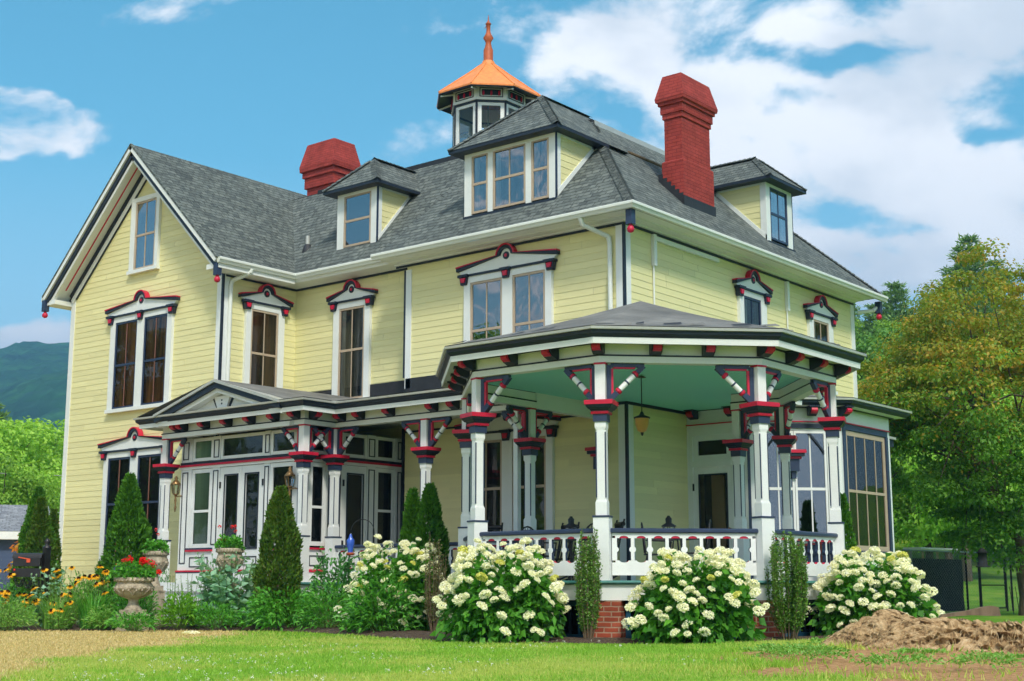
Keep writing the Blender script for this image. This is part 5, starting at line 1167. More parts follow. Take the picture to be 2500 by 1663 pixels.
leafy('lime_shrub', (-20.85, 17.85), .45, .74, 900, .18, .035, 'leaf_lime', 'bright leafy clump between the poppy and the broad cone shrub', 'shrub', 'low leafy clumps in the border', up=.6)
leafy('lime_shrub', (-19.95, 18.15), .35, .70, 600, .13, .05, 'leaf_peony_dark', 'dark leafy clump right of the broad cone shrub base', 'shrub', 'low leafy clumps in the border')
leafy('lime_shrub', (-12.0, 17.05), .18, .45, 140, .12, .07, 'leaf_peony_dark', 'small shrub before the slatted vent left of the brick pier', 'shrub', 'low leafy clumps in the border')
leafy('lime_shrub', (-25.4, 19.0), .22, 1.25, 500, .12, .03, 'leaf_peony_dark', 'dark shrub in the gap between the left column and glazed entrance', 'shrub', 'low leafy clumps in the border')
leafy('lime_shrub', (-27.2, 18.2), .30, .95, 420, .16, .03, 'leaf_peony', 'thin leafy plant at the foot of the left house corner', 'shrub', 'low leafy clumps in the border', up=.7)
def tall_stems(name, loc, r, h, ns, per, L_, W_, mat, label, cat, group=None, tip=None):
    """upright stems with leaves all along them"""
    t = thing(name, (loc[0], loc[1], .02), label, cat, group); mb = MB(); O = WL[t]; A = []; tips = []
    for k in range(ns):
        a = random.uniform(0, 2*PI); q = r*math.sqrt(random.random()); b = np.array((q*.5*math.cos(a), q*.5*math.sin(a), 0)); e = np.array((q*1.2*math.cos(a), q*1.2*math.sin(a), h*random.uniform(.7, 1.05)))
        mb.tube(O+Vector(b), O+Vector(e), .006, .004, 5, 'stem', False); tips.append(e)
        tt = rng.uniform(.08, .97, per)[:, None]; P = b+(e-b)*tt; an = rng.uniform(0, 2*PI, per)
        A.append(leaves(P, np.stack([np.cos(an), np.sin(an), rng.uniform(.1, .9, per)], 1), L_*rng.uniform(.6, 1.2, per)*(1.15-.6*tt[:, 0]), W_*rng.uniform(.7, 1.2, per)*(1.15-.5*tt[:, 0]), .1, .3))
    mb.build('stems', t); quads('foliage', np.concatenate(A), None, [mat], t); return t, tips
t, tips = tall_stems('poppy_plant', (-21.05, 17.35), .60, 1.34, 50, 16, .30, .15, 'leaf_grey_green', 'grey green poppy with tall seed stalks before the entrance doors', 'poppy', 'grey green poppies')
def pods(t, tips):
    O = WL[t]
    for e in tips: mb = MB(); mb.lathe(O+Vector(e), [(.004, -.02), (.016, 0), (.018, .018), (.011, .03), (.014, .034)], 7, 'seed_pod'); mb.build('seed_pod', t)
leafmat('seed_pod', [G(126, 162, 120), G(140, 174, 130)], .1, .6)
pods(t, tips)
P_ = rng.normal(0, .24, (260, 3)); P_[:, 2] = np.abs(P_[:, 2])*.9+.05; quads('basal_leaves', leaves(P_, P_*np.array([1, 1, .4])+np.array([0, 0, .1]), .30, .19, .1, .35), None, ['leaf_grey_green'], t)
t, tips = tall_stems('poppy_plant', (-23.35, 14.9), .30, 1.18, 12, 12, .2, .1, 'leaf_grey_green', 'smaller grey green poppy in front of the black mailbox post', 'poppy', 'grey green poppies'); pods(t, tips)
tall_stems('phlox_plant', (-21.75, 16.9), .32, .98, 16, 26, .09, .022, 'leaf_lime', 'upright thin stemmed phlox before the white steps', 'phlox', 'upright phlox by the steps')
tall_stems('phlox_plant', (-21.2, 17.25), .28, 1.05, 12, 24, .10, .022, 'leaf_peony_dark', 'darker upright phlox left of the grey green poppy', 'phlox', 'upright phlox by the steps')
tall_stems('phlox_plant', (-22.35, 17.0), .2, 1.05, 7, 22, .10, .018, 'leaf_meadow', 'sparse tall stems right of the urn, before the left porch column', 'phlox', 'upright phlox by the steps')
def strap(loc, r, h, n, mat, label, group=None):
    t = thing('strap_leaf_plant', (loc[0], loc[1], .01), label, 'iris', group); a = rng.uniform(0, 2*PI, n); q = r*.5*np.sqrt(rng.random(n)); hh = h*rng.uniform(.6, 1.05, n); out = rng.uniform(.1, .55, n)
    V = []; P0 = np.stack([q*np.cos(a), q*np.sin(a), 0*a], 1); d = np.stack([np.cos(a), np.sin(a), 0*a], 1); sd = np.stack([-np.sin(a), np.cos(a), 0*a], 1); w = rng.uniform(.008, .018, n)[:, None]
    f = lambda k: P0+d*(out*hh*k*k)[:, None]+np.stack([0*a, 0*a, hh*(k-.25*k**3)], 1)
    ks = [0, .35, .7, 1.0]
    for k0, k1 in zip(ks[:-1], ks[1:]): V.append(np.stack([f(k0)-sd*w*(1-k0*.7), f(k0)+sd*w*(1-k0*.7), f(k1)+sd*w*(1-k1*.9), f(k1)-sd*w*(1-k1*.9)], 1))
    quads('leaves', np.concatenate(V), None, [mat], t); return t
strap((-22.55, 15.35), .5, .95, 170, 'leaf_peony', 'tall strap leaved iris clump left of the stone urn', 'strap leaved clumps in the border')
strap((-22.95, 14.85), .55, .85, 190, 'leaf_meadow', 'arching grassy clump below the yellow coneflowers', 'strap leaved clumps in the border')
strap((-22.0, 16.0), .35, .8, 90, 'leaf_peony', 'iris blades just behind the stone urn', 'strap leaved clumps in the border')
strap((-23.9, 13.6), .8, .75, 320, 'leaf_meadow', 'loose pale grassy clump at the left edge of the border', 'strap leaved clumps in the border')
def flower_mesh(name, mats, r, npet, cone):
    a = np.arange(npet)*2*PI/npet; D = np.stack([np.cos(a), np.sin(a), -.35+0*a], 1); V = leaves(np.zeros((npet, 3)), D, r, r*.42, .05)
    c = unit(rng.normal(size=(40, 3))); c[:, 2] = np.abs(c[:, 2]); Vc = leaves(c*cone*.3, c, cone*.8, cone*.7)
    return quads(name, np.concatenate([V, Vc]), [0]*npet+[1]*40, mats)
SUS = flower_mesh('flower', ['petal_yellow', 'cone_brown'], .085, 13, .034)
def susan(loc, r, h, ns, nf, label, mat='leaf_meadow'):
    t = tall_stems('coneflower_plant', loc, r, h*.85, ns, 18, .13, .032, mat, label, 'coneflower', 'yellow coneflowers in the left border')[0]
    O = WL[t]; mb = MB()
    for k in range(nf):
        a = random.uniform(0, 2*PI); q = r*1.15*math.sqrt(random.random()); p = Vector((q*math.cos(a), q*math.sin(a), h*random.uniform(.55, 1.05)))
        mb.tube(O+Vector((p.x*.5, p.y*.5, .1)), O+p, .004, .003, 4, 'stem', False)
        o = link('flower', SUS, t); o.location = p; s = random.uniform(.85, 1.25); o.scale = (s, s, s); o.rotation_euler = (random.uniform(.2, .9), random.uniform(-.3, .3), random.uniform(-.4, 1.4))
    mb.build('flower_stalks', t)
susan((-23.0, 15.75), .34, 1.20, 16, 13, 'coneflowers left of the iris clump, tallest yellow blooms in the border')
susan((-23.35, 15.15), .38, 1.10, 16, 12, 'coneflowers right of the mailbox post, flat yellow blooms before the wall')
susan((-23.4, 14.2), .40, .72, 16, 9, 'orange yellow coneflowers low in front of the poppy stalks')
susan((-24.3, 14.4), .45, 1.05, 14, 8, 'sparse coneflowers under the black mailbox')
susan((-22.65, 14.75), .28, .48, 12, 6, 'small coneflowers hanging low at the border edge')
leafy('silver_shrub', (-23.2, 13.95), .62, .55, 1500, .11, .018, 'leaf_meadow', 'pale thin leaved mound at the left front of the border', 'shrub', 'low leafy clumps in the border', up=.5)
leafy('lime_shrub', (-24.6, 14.9), .5, .85, 900, .14, .03, 'leaf_peony', 'green clump at the far left behind the coneflowers', 'shrub', 'low leafy clumps in the border', up=.5)
leafy('lime_shrub', (-23.1, 16.0), .45, .85, 900, .13, .028, 'leaf_peony', 'green clump behind the coneflowers and left of the tall cone shrub', 'shrub', 'low leafy clumps in the border', up=.5)
leafy('lime_shrub', (-23.9, 15.9), .5, .95, 900, .15, .03, 'leaf_meadow', 'green mass behind the coneflowers, below the mailbox cone shrubs', 'shrub', 'low leafy clumps in the border', up=.5)
leafy('lime_shrub', (-22.4, 16.2), .42, .80, 900, .14, .03, 'leaf_peony', 'green clump directly left of the large urn, before the tall cone shrub', 'shrub', 'low leafy clumps in the border', up=.5)
leafy('lime_shrub', (-25.2, 14.3), .6, .9, 900, .15, .03, 'leaf_meadow', 'light green clump at the left picture edge of the border', 'shrub', 'low leafy clumps in the border', up=.5)
leafy('lime_shrub', (-24.7, 16.6), .45, 1.0, 800, .14, .03, 'leaf_peony', 'tall green clump below the siding of the gable wall', 'shrub', 'low leafy clumps in the border', up=.6)
leafy('lime_shrub', (-20.95, 15.1), .40, .30, 600, .13, .03, 'leaf_peony', 'leafy clump right in front of the stone plinth', 'shrub', 'low leafy clumps in the border', up=.5)
leafy('weed_clump', (-5.6, 12.7), .4, .14, 350, .06, .022, 'leaf_meadow', 'weed patch on the bare dirt at the bottom edge of the yard', 'weed', 'weeds on the bare dirt', up=.7, stems=False)
# ---- stone urns
def urn(loc, r, h, label, plinth):
    x, y, z = loc
    t = thing('stone_urn', loc, label, 'urn', 'stone urns with red flowers')
    mb = MB(); mb.box(x-r*.50, x+r*.50, y-r*.50, y+r*.50, z, z+h*.12, 'stone'); mb.build('base', t)
    mb = MB(); mb.lathe(loc, [(r*.44, h*.12), (r*.42, h*.16), (r*.30, h*.24), (r*.25, h*.32), (r*.27, h*.40), (r*.33, h*.42)], 28, 'stone', True, 0, .035); mb.build('stem', t)
    mb = MB(); mb.lathe(loc, [(r*.33, h*.421), (r*.62, h*.47), (r*.86, h*.57), (r*.97, h*.70), (r*.95, h*.80), (r*.86, h*.86), (r*.90, h*.885), (r*1.0, h*.90), (r*1.03, h*.95), (r*.98, h*1.0), (r*.84, h*1.0), (r*.80, h*.92)], 36, 'stone')
    for i in range(9):                                     # carved lobes and scallops round the bowl
        a = i*2*PI/9
        for k in range(-2, 3): aa = a+k*.10; mb.tube((x+r*.70*math.cos(a), y+r*.70*math.sin(a), z+h*.50), (x+r*1.0*math.cos(aa), y+r*1.0*math.sin(aa), z+h*(.74-.02*k*k)), r*.03, r*.055, 6, 'stone')
        b = a+PI/9; mb.lathe((x+r*.93*math.cos(b), y+r*.93*math.sin(b), z+h*.70), [(r*.02, -r*.14), (r*.11, -r*.06), (r*.13, .02), (r*.07, r*.12), (r*.01, r*.16)], 8, 'stone')
    for i in range(30): a = i*2*PI/30; mb.tube((x+r*1.02*math.cos(a), y+r*1.02*math.sin(a), z+h*.905), (x+r*1.0*math.cos(a+.16), y+r*1.0*math.sin(a+.16), z+h*.985), r*.04, r*.04, 6, 'stone')
    mb.build('bowl', t); mb = MB(); mb.lathe((x, y, z+h*.93), [(r*.8, 0), (r*.79, .01)], 20, 'mulch'); mb.build('soil', t)
    p = thing('stone_plinth', (x, y, 0), plinth, 'plinth', 'plinths under the urns'); mb = MB(); mb.box(x-r*.60, x+r*.60, y-r*.60, y+r*.60, 0, z-.03, 'stone'); mb.box(x-r*.63, x+r*.63, y-r*.63, y+r*.63, z-.03, z, 'stone'); mb.build('block', p)
def bedding(loc, r, h, spec, label, n=500):
    t = thing('geranium_plant', loc, label, 'geranium', 'geraniums planted in the urns'); P = dome_pts(n, r, h*.75, .4, .0); quads('foliage', leaves(P, unit(P+1e-6)+rng.normal(0, .5, (n, 3)), .07, .06, .1, .2), None, ['leaf_peony'], t); stems_mesh('stems', t, P, .004, nmax=25)
    for m, k, cx, cy, sx, zz, pr in spec:
        for j in range(k):
            c = np.array((cx+random.gauss(0, sx), cy+random.gauss(0, sx), zz*random.uniform(.75, 1.1))); b = unit(rng.normal(size=(26, 3))+np.array([0, 0, .5])); quads('blossom', leaves(c+b*pr*.5, b+rng.normal(0, .5, (26, 3)), pr*.75, pr*.6), None, [m], t)
urn((-21.55, 15.5, .30), .35, .66, 'large carved stone urn on a plinth at the front of the flower bed', 'square stone plinth under the large urn, low in the border')
bedding((-21.55, 15.5, .95), .40, .40, [('petal_red', 12, .18, .10, .07, .30, .055), ('petal_red', 5, -.10, -.02, .06, .36, .045), ('petal_red', 3, .36, .24, .04, .12, .045), ('petal_purple', 16, -.20, -.18, .08, .17, .035), ('petal_pink', 3, -.2, -.1, .05, .3, .035)], 'red geraniums and purple petunias filling the large front urn', 900)
urn((-23.3, 17.25, .72), .25, .78, 'narrow stone urn beside the left porch column, behind the large urn', 'plinth hidden behind plants under the urn by the left column')
bedding((-23.3, 17.25, 1.48), .25, .32, [('petal_pink', 3, -.1, .0, .1, .42, .035), ('petal_red', 2, -.2, -.1, .04, .1, .04)], 'leafy geranium with few pink blooms in the urn by the left column')
urn((-21.05, 17.3, .76), .26, .76, 'stone urn in front of the entrance double doors', 'plinth behind the poppy under the urn by the double doors')
bedding((-21.05, 17.3, 1.50), .25, .34, [('petal_red', 4, .0, .0, .1, .40, .035), ('petal_pink', 4, -.14, -.12, .07, .18, .04)], 'geranium with small red and pink blooms in the urn by the double doors')
# ---- fallen bloom on the lawn
o = link('fallen_bloom', HEADS[0], None, (-19.0, 14.85, .03)); o.scale = (1.9, 1.6, .6); tagp(o, 'fallen white flower head lying on the dry lawn', 'flower head')
# ---- mailbox
t = thing('mailbox', (-23.95, 14.95, 0), 'black mailbox with raised orange flag on a post among the flowers', 'mailbox')
x, y = -23.75, 15.05; mb = MB(); mb.box(x-.055, x+.055, y-.055, y+.055, 0, 1.52, 'black_metal'); mb.lathe((x, y, 0), [(.085, 1.52), (.085, 1.55), (.05, 1.57), (.035, 1.59), (.055, 1.63), (.05, 1.67), (.015, 1.71)], 10, 'black_metal'); mb.build('post', t)
U_ = Vector((-.776, -.6307, 0)); F = Fr((x, y, 0), U_, (.6307, -.776, 0)); mb = MB()
mb.prism(F, [(.08, 1.18), (.60, 1.18), (.60, 1.33), (.08, 1.33)], -.10, .10, 'black_metal'); n = 8
arc = [(.10*math.cos(PI*k/n), 1.331+.10*math.sin(PI*k/n)) for k in range(n+1)]; A = [F.p(.06, z, w) for w, z in arc]; B = [F.p(.62, z, w) for w, z in arc]
mb.raw(A+B, [(i, i+1, n+2+i, n+1+i) for i in range(n)]+[tuple(range(n, -1, -1)), tuple(range(n+1, 2*n+2))], 'black_metal'); mb.build('box', t)
mb = MB(); mb.bf(F, .06, .62, .98, 1.14, -.09, .09, 'black_metal'); mb.bf(F, .55, .58, 1.10, 1.13, .0901, .10, 'petal_red'); mb.build('paper_tray', t)
mb = MB(); mb.prism(F, [(.50, 1.36), (.27, 1.32), (.27, 1.25), (.34, 1.25), (.34, 1.31), (.50, 1.34)], .102, .112, 'orange_flag'); mb.build('flag', t)
mb = MB()
for s in (0, 1):
    pts = [F.p(.08+.5*k/24, .96-.16*abs(math.sin(3*PI*k/24))-.06*(1-k/24), -.05+.1*s) for k in range(25)]; mb.path(pts, .010, 6, 'black_metal')
for u in (.18, .36, .52): mb.path([F.p(u+.06*math.cos(a), .88+.06*math.sin(a), 0) for a in [k*PI/6 for k in range(11)]], .009, 6, 'black_metal')
mb.build('scroll_bracket', t)
# ---- shepherd's hook with a blue feeder
hk = thing('shepherd_hook', (-18.36, 18.5, 0), 'thin black hook on a pole in the border, holding the feeder', 'plant hook'); x, y = -18.36, 18.5; mb = MB(); mb.tube((x, y, 0), (x, y, 1.80), .008, .007, 6, 'black_metal'); u = Vector((-.776, -.6307, 0))
mb.path([Vector((x, y, 1.80))+u*(.22-.22*math.cos(a))+Vector((0, 0, .24*math.sin(a))) for a in [k*PI/12 for k in range(12)]]+[Vector((x, y, 1.83))+u*.44], .007, 6, 'black_metal'); mb.build('hook_rod', hk)
q = Vector((x, y, 1.83))+u*.44; t = thing('bird_feeder', q, 'blue glass hummingbird feeder hanging before the entrance side door', 'bird feeder'); mb = MB(); mb.lathe(q, [(.012, -.06), (.03, -.10), (.035, -.13), (.075, -.18), (.07, -.26), (.045, -.38), (.05, -.42)], 14, 'blue_glass'); mb.build('bottle', t)
mb = MB(); mb.lathe(q, [(.06, -.46), (.085, -.44), (.08, -.42), (.04, -.40)], 12, 'terracotta'); mb.tube(q, q-Vector((0, 0, .06)), .003, .003, 5, 'black_metal'); mb.build('feeding_tray', t)
# ---- flower pot in the sunroom window
t = thing('flower_pot', (-12.55, 25.35, DK), 'terracotta planter standing outside the wide sunroom window', 'flower pot'); mb = MB(); mb.lathe((-12.55, 25.35, 0), [(.12, DK), (.12, DK+.62), (.17, DK+.64), (.21, DK+.86), (.22, DK+.90), (.18, DK+.90)], 14, 'terracotta'); mb.build('pot', t)
leafmat('dry_fibre', [G(176, 148, 104), G(208, 182, 136), G(132, 106, 74), G(222, 202, 160)], .1, .8)
# ================================================================== THE OLD STUMP
def stump():
    m, nt, out, N, L = nodes('rotten_wood')
    p = N('ShaderNodeBsdfPrincipled', i_Roughness=.95); L(p.outputs[0], out.inputs[0]); p.inputs['Specular IOR Level'].default_value = .1
    g = N('ShaderNodeNewGeometry'); n = N('ShaderNodeTexNoise', i_Scale=5.0, i_Detail=8.0, i_Roughness=.72, i_Distortion=1.2); L(g.outputs['Position'], n.inputs['Vector'])
    L(ramp(N, L, n.outputs[0], [(.36, srgb(84, 66, 48)), (.46, srgb(172, 142, 102)), (.60, srgb(208, 180, 138)), (.75, srgb(200, 188, 162))]), p.inputs['Base Color'])
    n2 = N('ShaderNodeTexVoronoi', i_Scale=16.0); L(g.outputs['Position'], n2.inputs['Vector'])
    b = N('ShaderNodeBump', i_Strength=1.0, i_Distance=.06); L(n.outputs[0], b.inputs['Height'])
    b2 = N('ShaderNodeBump', i_Strength=.5, i_Distance=.03); L(n2.outputs[0], b2.inputs['Height']); L(b.outputs[0], b2.inputs['Normal']); L(b2.outputs[0], p.inputs['Normal'])
    t = thing('tree_stump', (-5.78, 17.05, .05), 'wide rotten tree stump with a ragged rim, among bare dirt', 'tree stump')
    nt_, nr = 520, 100; th = np.linspace(0, 2*PI, nt_, endpoint=False); rr = np.concatenate([np.linspace(1.32, .86, 70), np.linspace(.84, .2, nr-70)])
    T, Q = np.meshgrid(th, rr)
    wob = 1+.07*np.sin(T*3+.5)+.04*np.sin(T*7)+.03*np.sin(T*13+1)
    a = 1.85*Q*wob*np.cos(T); b = 1.05*Q*wob*np.sin(T)                     # a along the view's right, b away from it
    rim = .40+.07*np.sin(T*2+2.4)+.03*np.sin(T*5)+.02*np.sin(T*9+2)
    k = np.clip((1.32-Q)/.44, 0, 1); prof = k**.62
    Z = np.where(Q > .85, rim*prof, rim-.30*np.clip((.85-Q)/.12, 0, 1))-.06
    nz = fbm(T*15, Q*4, 4, 41)-.45; nf = fbm(T*60, Q*12, 3, 44)-.45; pit = sstep(.56, .70, vnoise(T*26, Q*18, 47))
    e = np.where(Q > .85, np.minimum(1, k*3), .4); Z = Z+(nz*.07+nf*.08-.04*pit)*e; off = (nz*.15+nf*.16-.15*pit)*e
    a = a+off*np.cos(T); b = b+off*np.sin(T)
    X = -5.78+a*.776-b*.6307; Y = 17.05+a*.6307+b*.776
    V = np.stack([X+5.78, Y-17.05, Z-.0], -1).reshape(-1, 3); idx = np.arange(nt_*nr).reshape(nr, nt_); nx = np.roll(idx, -1, 1)
    Fq = np.stack([idx[:-1], nx[:-1], nx[1:], idx[1:]], -1).reshape(-1, 4)
    me = bpy.data.meshes.new('stump_body'); me.from_pydata(V.tolist(), [], Fq.tolist()+[list(range((nr-1)*nt_, nr*nt_))]); me.materials.append(M['rotten_wood']); me.polygons.foreach_set('use_smooth', [True]*len(me.polygons)); link('stump_body', me, t)
    n = 9500; i = rng.integers(0, nt_*62, n); P = V[i]+rng.normal(0, .015, (n, 3)); quads('dry_fibres', leaves(P, rng.normal(0, .8, (n, 3))+np.array([0, 0, -.5]), rng.uniform(.05, .15, n), rng.uniform(.004, .010, n), .1, .5), None, ['dry_fibre'], t)
    t2 = thing('wood_plank', (-6.9, 18.05, .2), 'grey weathered plank lying across the far rim of the stump', 'plank'); F = Fr((-7.5, 17.55, .10), (.776, .6307, 0), (.6307, -.776, 0)); mb = MB()
    mb.prism(F, [(.35, .30), (.75, .33), (1.0, .32), (1.14, .32), (1.12, .43), (1.04, .45), (.9, .43), (.74, .39), (.4, .34)], -.06, .08, 'old_wood'); mb.build('board', t2)
stump()
def weed(x, y, r, h, n, label): leafy('weed_clump', (x, y), r, h, n, .06, .022, 'leaf_meadow', label, 'weed', 'weeds on the bare dirt', up=.7, stems=False)
weed(-7.6, 14.35, .55, .12, 700, 'wide weed patch on the dirt, nearest the lawn'); weed(-6.9, 13.4, .5, .16, 500, 'weed patch at the bottom of the dirt, below the widest patch'); weed(-4.9, 13.1, .35, .16, 320, 'upright weed tuft on the dirt, farthest from the lawn')
weed(-6.3, 14.9, .3, .09, 250, 'small weed patch before the middle of the stump'); weed(-5.2, 14.5, .3, .08, 220, 'small weed patch below the stump overhang'); weed(-8.0, 16.0, .2, .14, 160, 'weeds at the left foot of the stump')
# ================================================================== TREES
def crown(ncl, per, rx, rz, zc, leaf, seed_shape=0, cl=.30, flat=.7, lo=.5):
    c = sphere_pts(ncl)*(lo+(1-lo)*rng.random((ncl, 1))**.6); c[:, 2] = np.where(c[:, 2] < -.55, c[:, 2]*.6, c[:, 2])
    lump = 1+.22*np.sin(c[:, 0]*4+seed_shape)+.18*np.sin(c[:, 1]*5+seed_shape*2); c = c*lump[:, None]*np.array([rx, rx, rz])+np.array([0, 0, zc])
    n = ncl*per; b = sphere_pts(n)*(rng.random((n, 1))**.45); rad = np.repeat(rng.uniform(.6, 1.3, ncl)*cl*rx, per)[:, None]
    P = np.repeat(c, per, 0)+b*rad*np.array([1, 1, flat]); D = rng.normal(0, 1, (n, 3))+np.array([0, 0, -.3])
    return leaves(P, D, rng.uniform(.7, 1.3, n)*leaf, rng.uniform(.55, .9, n)*leaf, .1, .2, b*.9+np.array([0, 0, .45])), c
def branches(mb, O, base, top, targets, r0, k=26):
    mb.tube(O+base, O+base.lerp(top, .5), r0, r0*.8, 9, 'bark'); mb.tube(O+base.lerp(top, .5), O+top, r0*.8, r0*.55, 9, 'bark')
    for c in targets[:k]:
        c = Vector(c); s = base.lerp(top, random.uniform(.45, 1.0)); m = s.lerp(c, .5)+Vector((0, 0, .12*(c-s).length)); r = r0*random.uniform(.16, .34)
        mb.tube(O+s, O+m, r, r*.7, 6, 'bark', False); mb.tube(O+m, O+c, r*.7, r*.2, 6, 'bark', False)
def broad_variant(mat, seed, ncl, per, rx, rz, leaf):
    h = rz*2.3; V, c = crown(ncl, per, rx, rz, h-rz*1.05, leaf, seed)
    mb = MB(); branches(mb, Vector((0, 0, 0)), Vector((0, 0, 0)), Vector((.2, 0, h*.6)), c, rx*.07)
    me = quads('crown', V, None, [mat]); o = mb.build('trunk', None, (0, 0, 0)); tm = o.data; bpy.data.objects.remove(o)
    return me, tm, h
def pine_variant(h, r, nw, seed):
    mb = MB(); mb.tube((0, 0, 0), (0, 0, h*.97), r*.05+.06, .03, 8, 'bark'); A = []
    for i in range(nw):
        f = (i+.5)/nw; z = h*(.28+.70*f); L0 = r*(1-f)**.75*(.75+.5*random.random())+.25
        for j in range(6):
            a = j*PI/3+i*.9+random.uniform(-.3, .3); L1 = L0*random.uniform(.55, 1.15); e = Vector((L1*math.cos(a), L1*math.sin(a), z+L1*random.uniform(.0, .35)-.1)); b = Vector((0, 0, z)); mb.tube(b, e, .04, .012, 5, 'bark', False)
            n = int(50*L1)+20; tt = rng.uniform(.3, 1.05, n)[:, None]; P = np.array(b)+(np.array(e)-np.array(b))*tt+rng.normal(0, .16+.05*L1, (n, 3))*np.array([1, 1, .55]); A.append(leaves(P, np.stack([math.cos(a)+rng.normal(0, .8, n), math.sin(a)+rng.normal(0, .8, n), rng.normal(.45, .5, n)], 1), rng.uniform(.3, .6, n), rng.uniform(.08, .16, n)))
    me = quads('crown', np.concatenate(A), None, ['leaf_pine']); o = mb.build('trunk', None, (0, 0, 0)); tm = o.data; bpy.data.objects.remove(o); return me, tm, h
BR = [broad_variant('leaf_broad', 1, 75, 230, 4.0, 4.6, .25), broad_variant('leaf_broad_bright', 2.2, 75, 230, 3.8, 4.2, .25), broad_variant('leaf_broad_deep', 3.1, 75, 230, 4.2, 5.0, .25), broad_variant('leaf_broad', 4.4, 70, 230, 3.4, 5.2, .25)]
PN = [pine_variant(15, 3.6, 15, 1), pine_variant(13, 2.6, 15, 2)]
def tree(var, name, x, y, s, label, group, sz=1.0, cat='tree', dz=0):
    z = float(gz(x, y))-.1+dz; t = thing(name, (x, y, z), label, cat, group); t.rotation_euler = (0, 0, random.uniform(0, 6.28)); t.scale = (s, s, s*sz)
    link('trunk', var[1], t); link('crown', var[0], t)
def at(px, d):                                     # bearing across the view and distance to a place on the ground
    k = (px-1250)/3348; return d*(-.6307+.776*k), d*(.776+.6307*k)
# wooded hillside on the right: individual crowns, those that nothing tells apart share a label
HB = 'broadleaf trees on the right hillside'; i = 0
for d, pxs, hz in ((62, (2110, 2240, 2330, 2680), .78), (70, (2150, 2290, 2420, 2500, 2640, 2800), .9), (80, (2060, 2190, 2350, 2470, 2600, 2740, 2900), .98), (92, (2110, 2260, 2400, 2530, 2680, 2830, 3000), .98), (104, (2060, 2180, 2320, 2440, 2580, 2760, 2950), .98), (118, (2120, 2230, 2360, 2500, 2650, 2850, 3100), .9)):
    for px in pxs:
        x, y = at(px+random.uniform(-18, 18), d+random.uniform(-4, 4)); v = BR[(i*7+int(d)) % 4] if d > 75 else BR[(0, 1, 1, 3)[i % 4]]; i += 1
        tree(v, 'broadleaf_tree', x, y, hz*random.uniform(.85, 1.12), 'broadleaf tree in the woods on the hillside right of the house', HB)
for px, d, s, lb in ((2395, 112, 1.12, 'tall pine standing highest above the hillside woods'), (2207, 112, .98, 'slender pine left of the tallest one on the hillside')):
    x, y = at(px, d); tree(PN[0 if px > 2300 else 1], 'pine_tree', x, y, s, lb, 'pines on the right hillside', 1.0)
for px, d, s in ((2150, 116, .8), (2290, 118, .85), (2460, 116, .95), (2090, 118, .8), (2345, 120, .95)):
    x, y = at(px, d); tree(PN[random.randrange(2)], 'pine_tree', x, y, s, 'shorter pine among the hillside woods right of the house', 'pines on the right hillside')
for px, d, k, s in ((-30, 72, 1, .95), (40, 76, 1, 1.0), (95, 80, 0, .85), (150, 84, 1, .85), (-70, 92, 0, 1.15), (14, 98, 0, 1.12), (66, 104, 1, 1.15), (112, 100, 3, 1.1), (150, 108, 0, 1.1), (190, 110, 1, 1.0), (60, 62, 1, .62), (10, 60, 0, .6), (250, 120, 2, 1.0)):
    x, y = at(px, d); tree(BR[k], 'broadleaf_tree', x, y, s, 'broadleaf tree in the woods beyond the blue outbuilding', 'trees left of the house')
x, y = at(-25, 104); tree(PN[0], 'pine_tree', x, y, .98, 'tall pine at the far left, above the outbuilding woods', 'pines left of the house'); x, y = at(126, 112); tree(PN[1], 'pine_tree', x, y, .95, 'pine close to the gable edge, before the mountain', 'pines left of the house')
x, y = at(120, 46)
OV, oc = crown(26, 45, 1.0, 1.3, 1.9, .16, 5); t = thing('sumac_shrub', (x, y, 0), 'orange tinged shrub behind the narrow cone shrub, by the house corner', 'shrub'); quads('crown', OV, None, ['leaf_orange'], t); mb = MB(); branches(mb, WL[t], Vector((0, 0, 0)), Vector((0, 0, 1.2)), oc, .05, 14); mb.build('trunk', t)
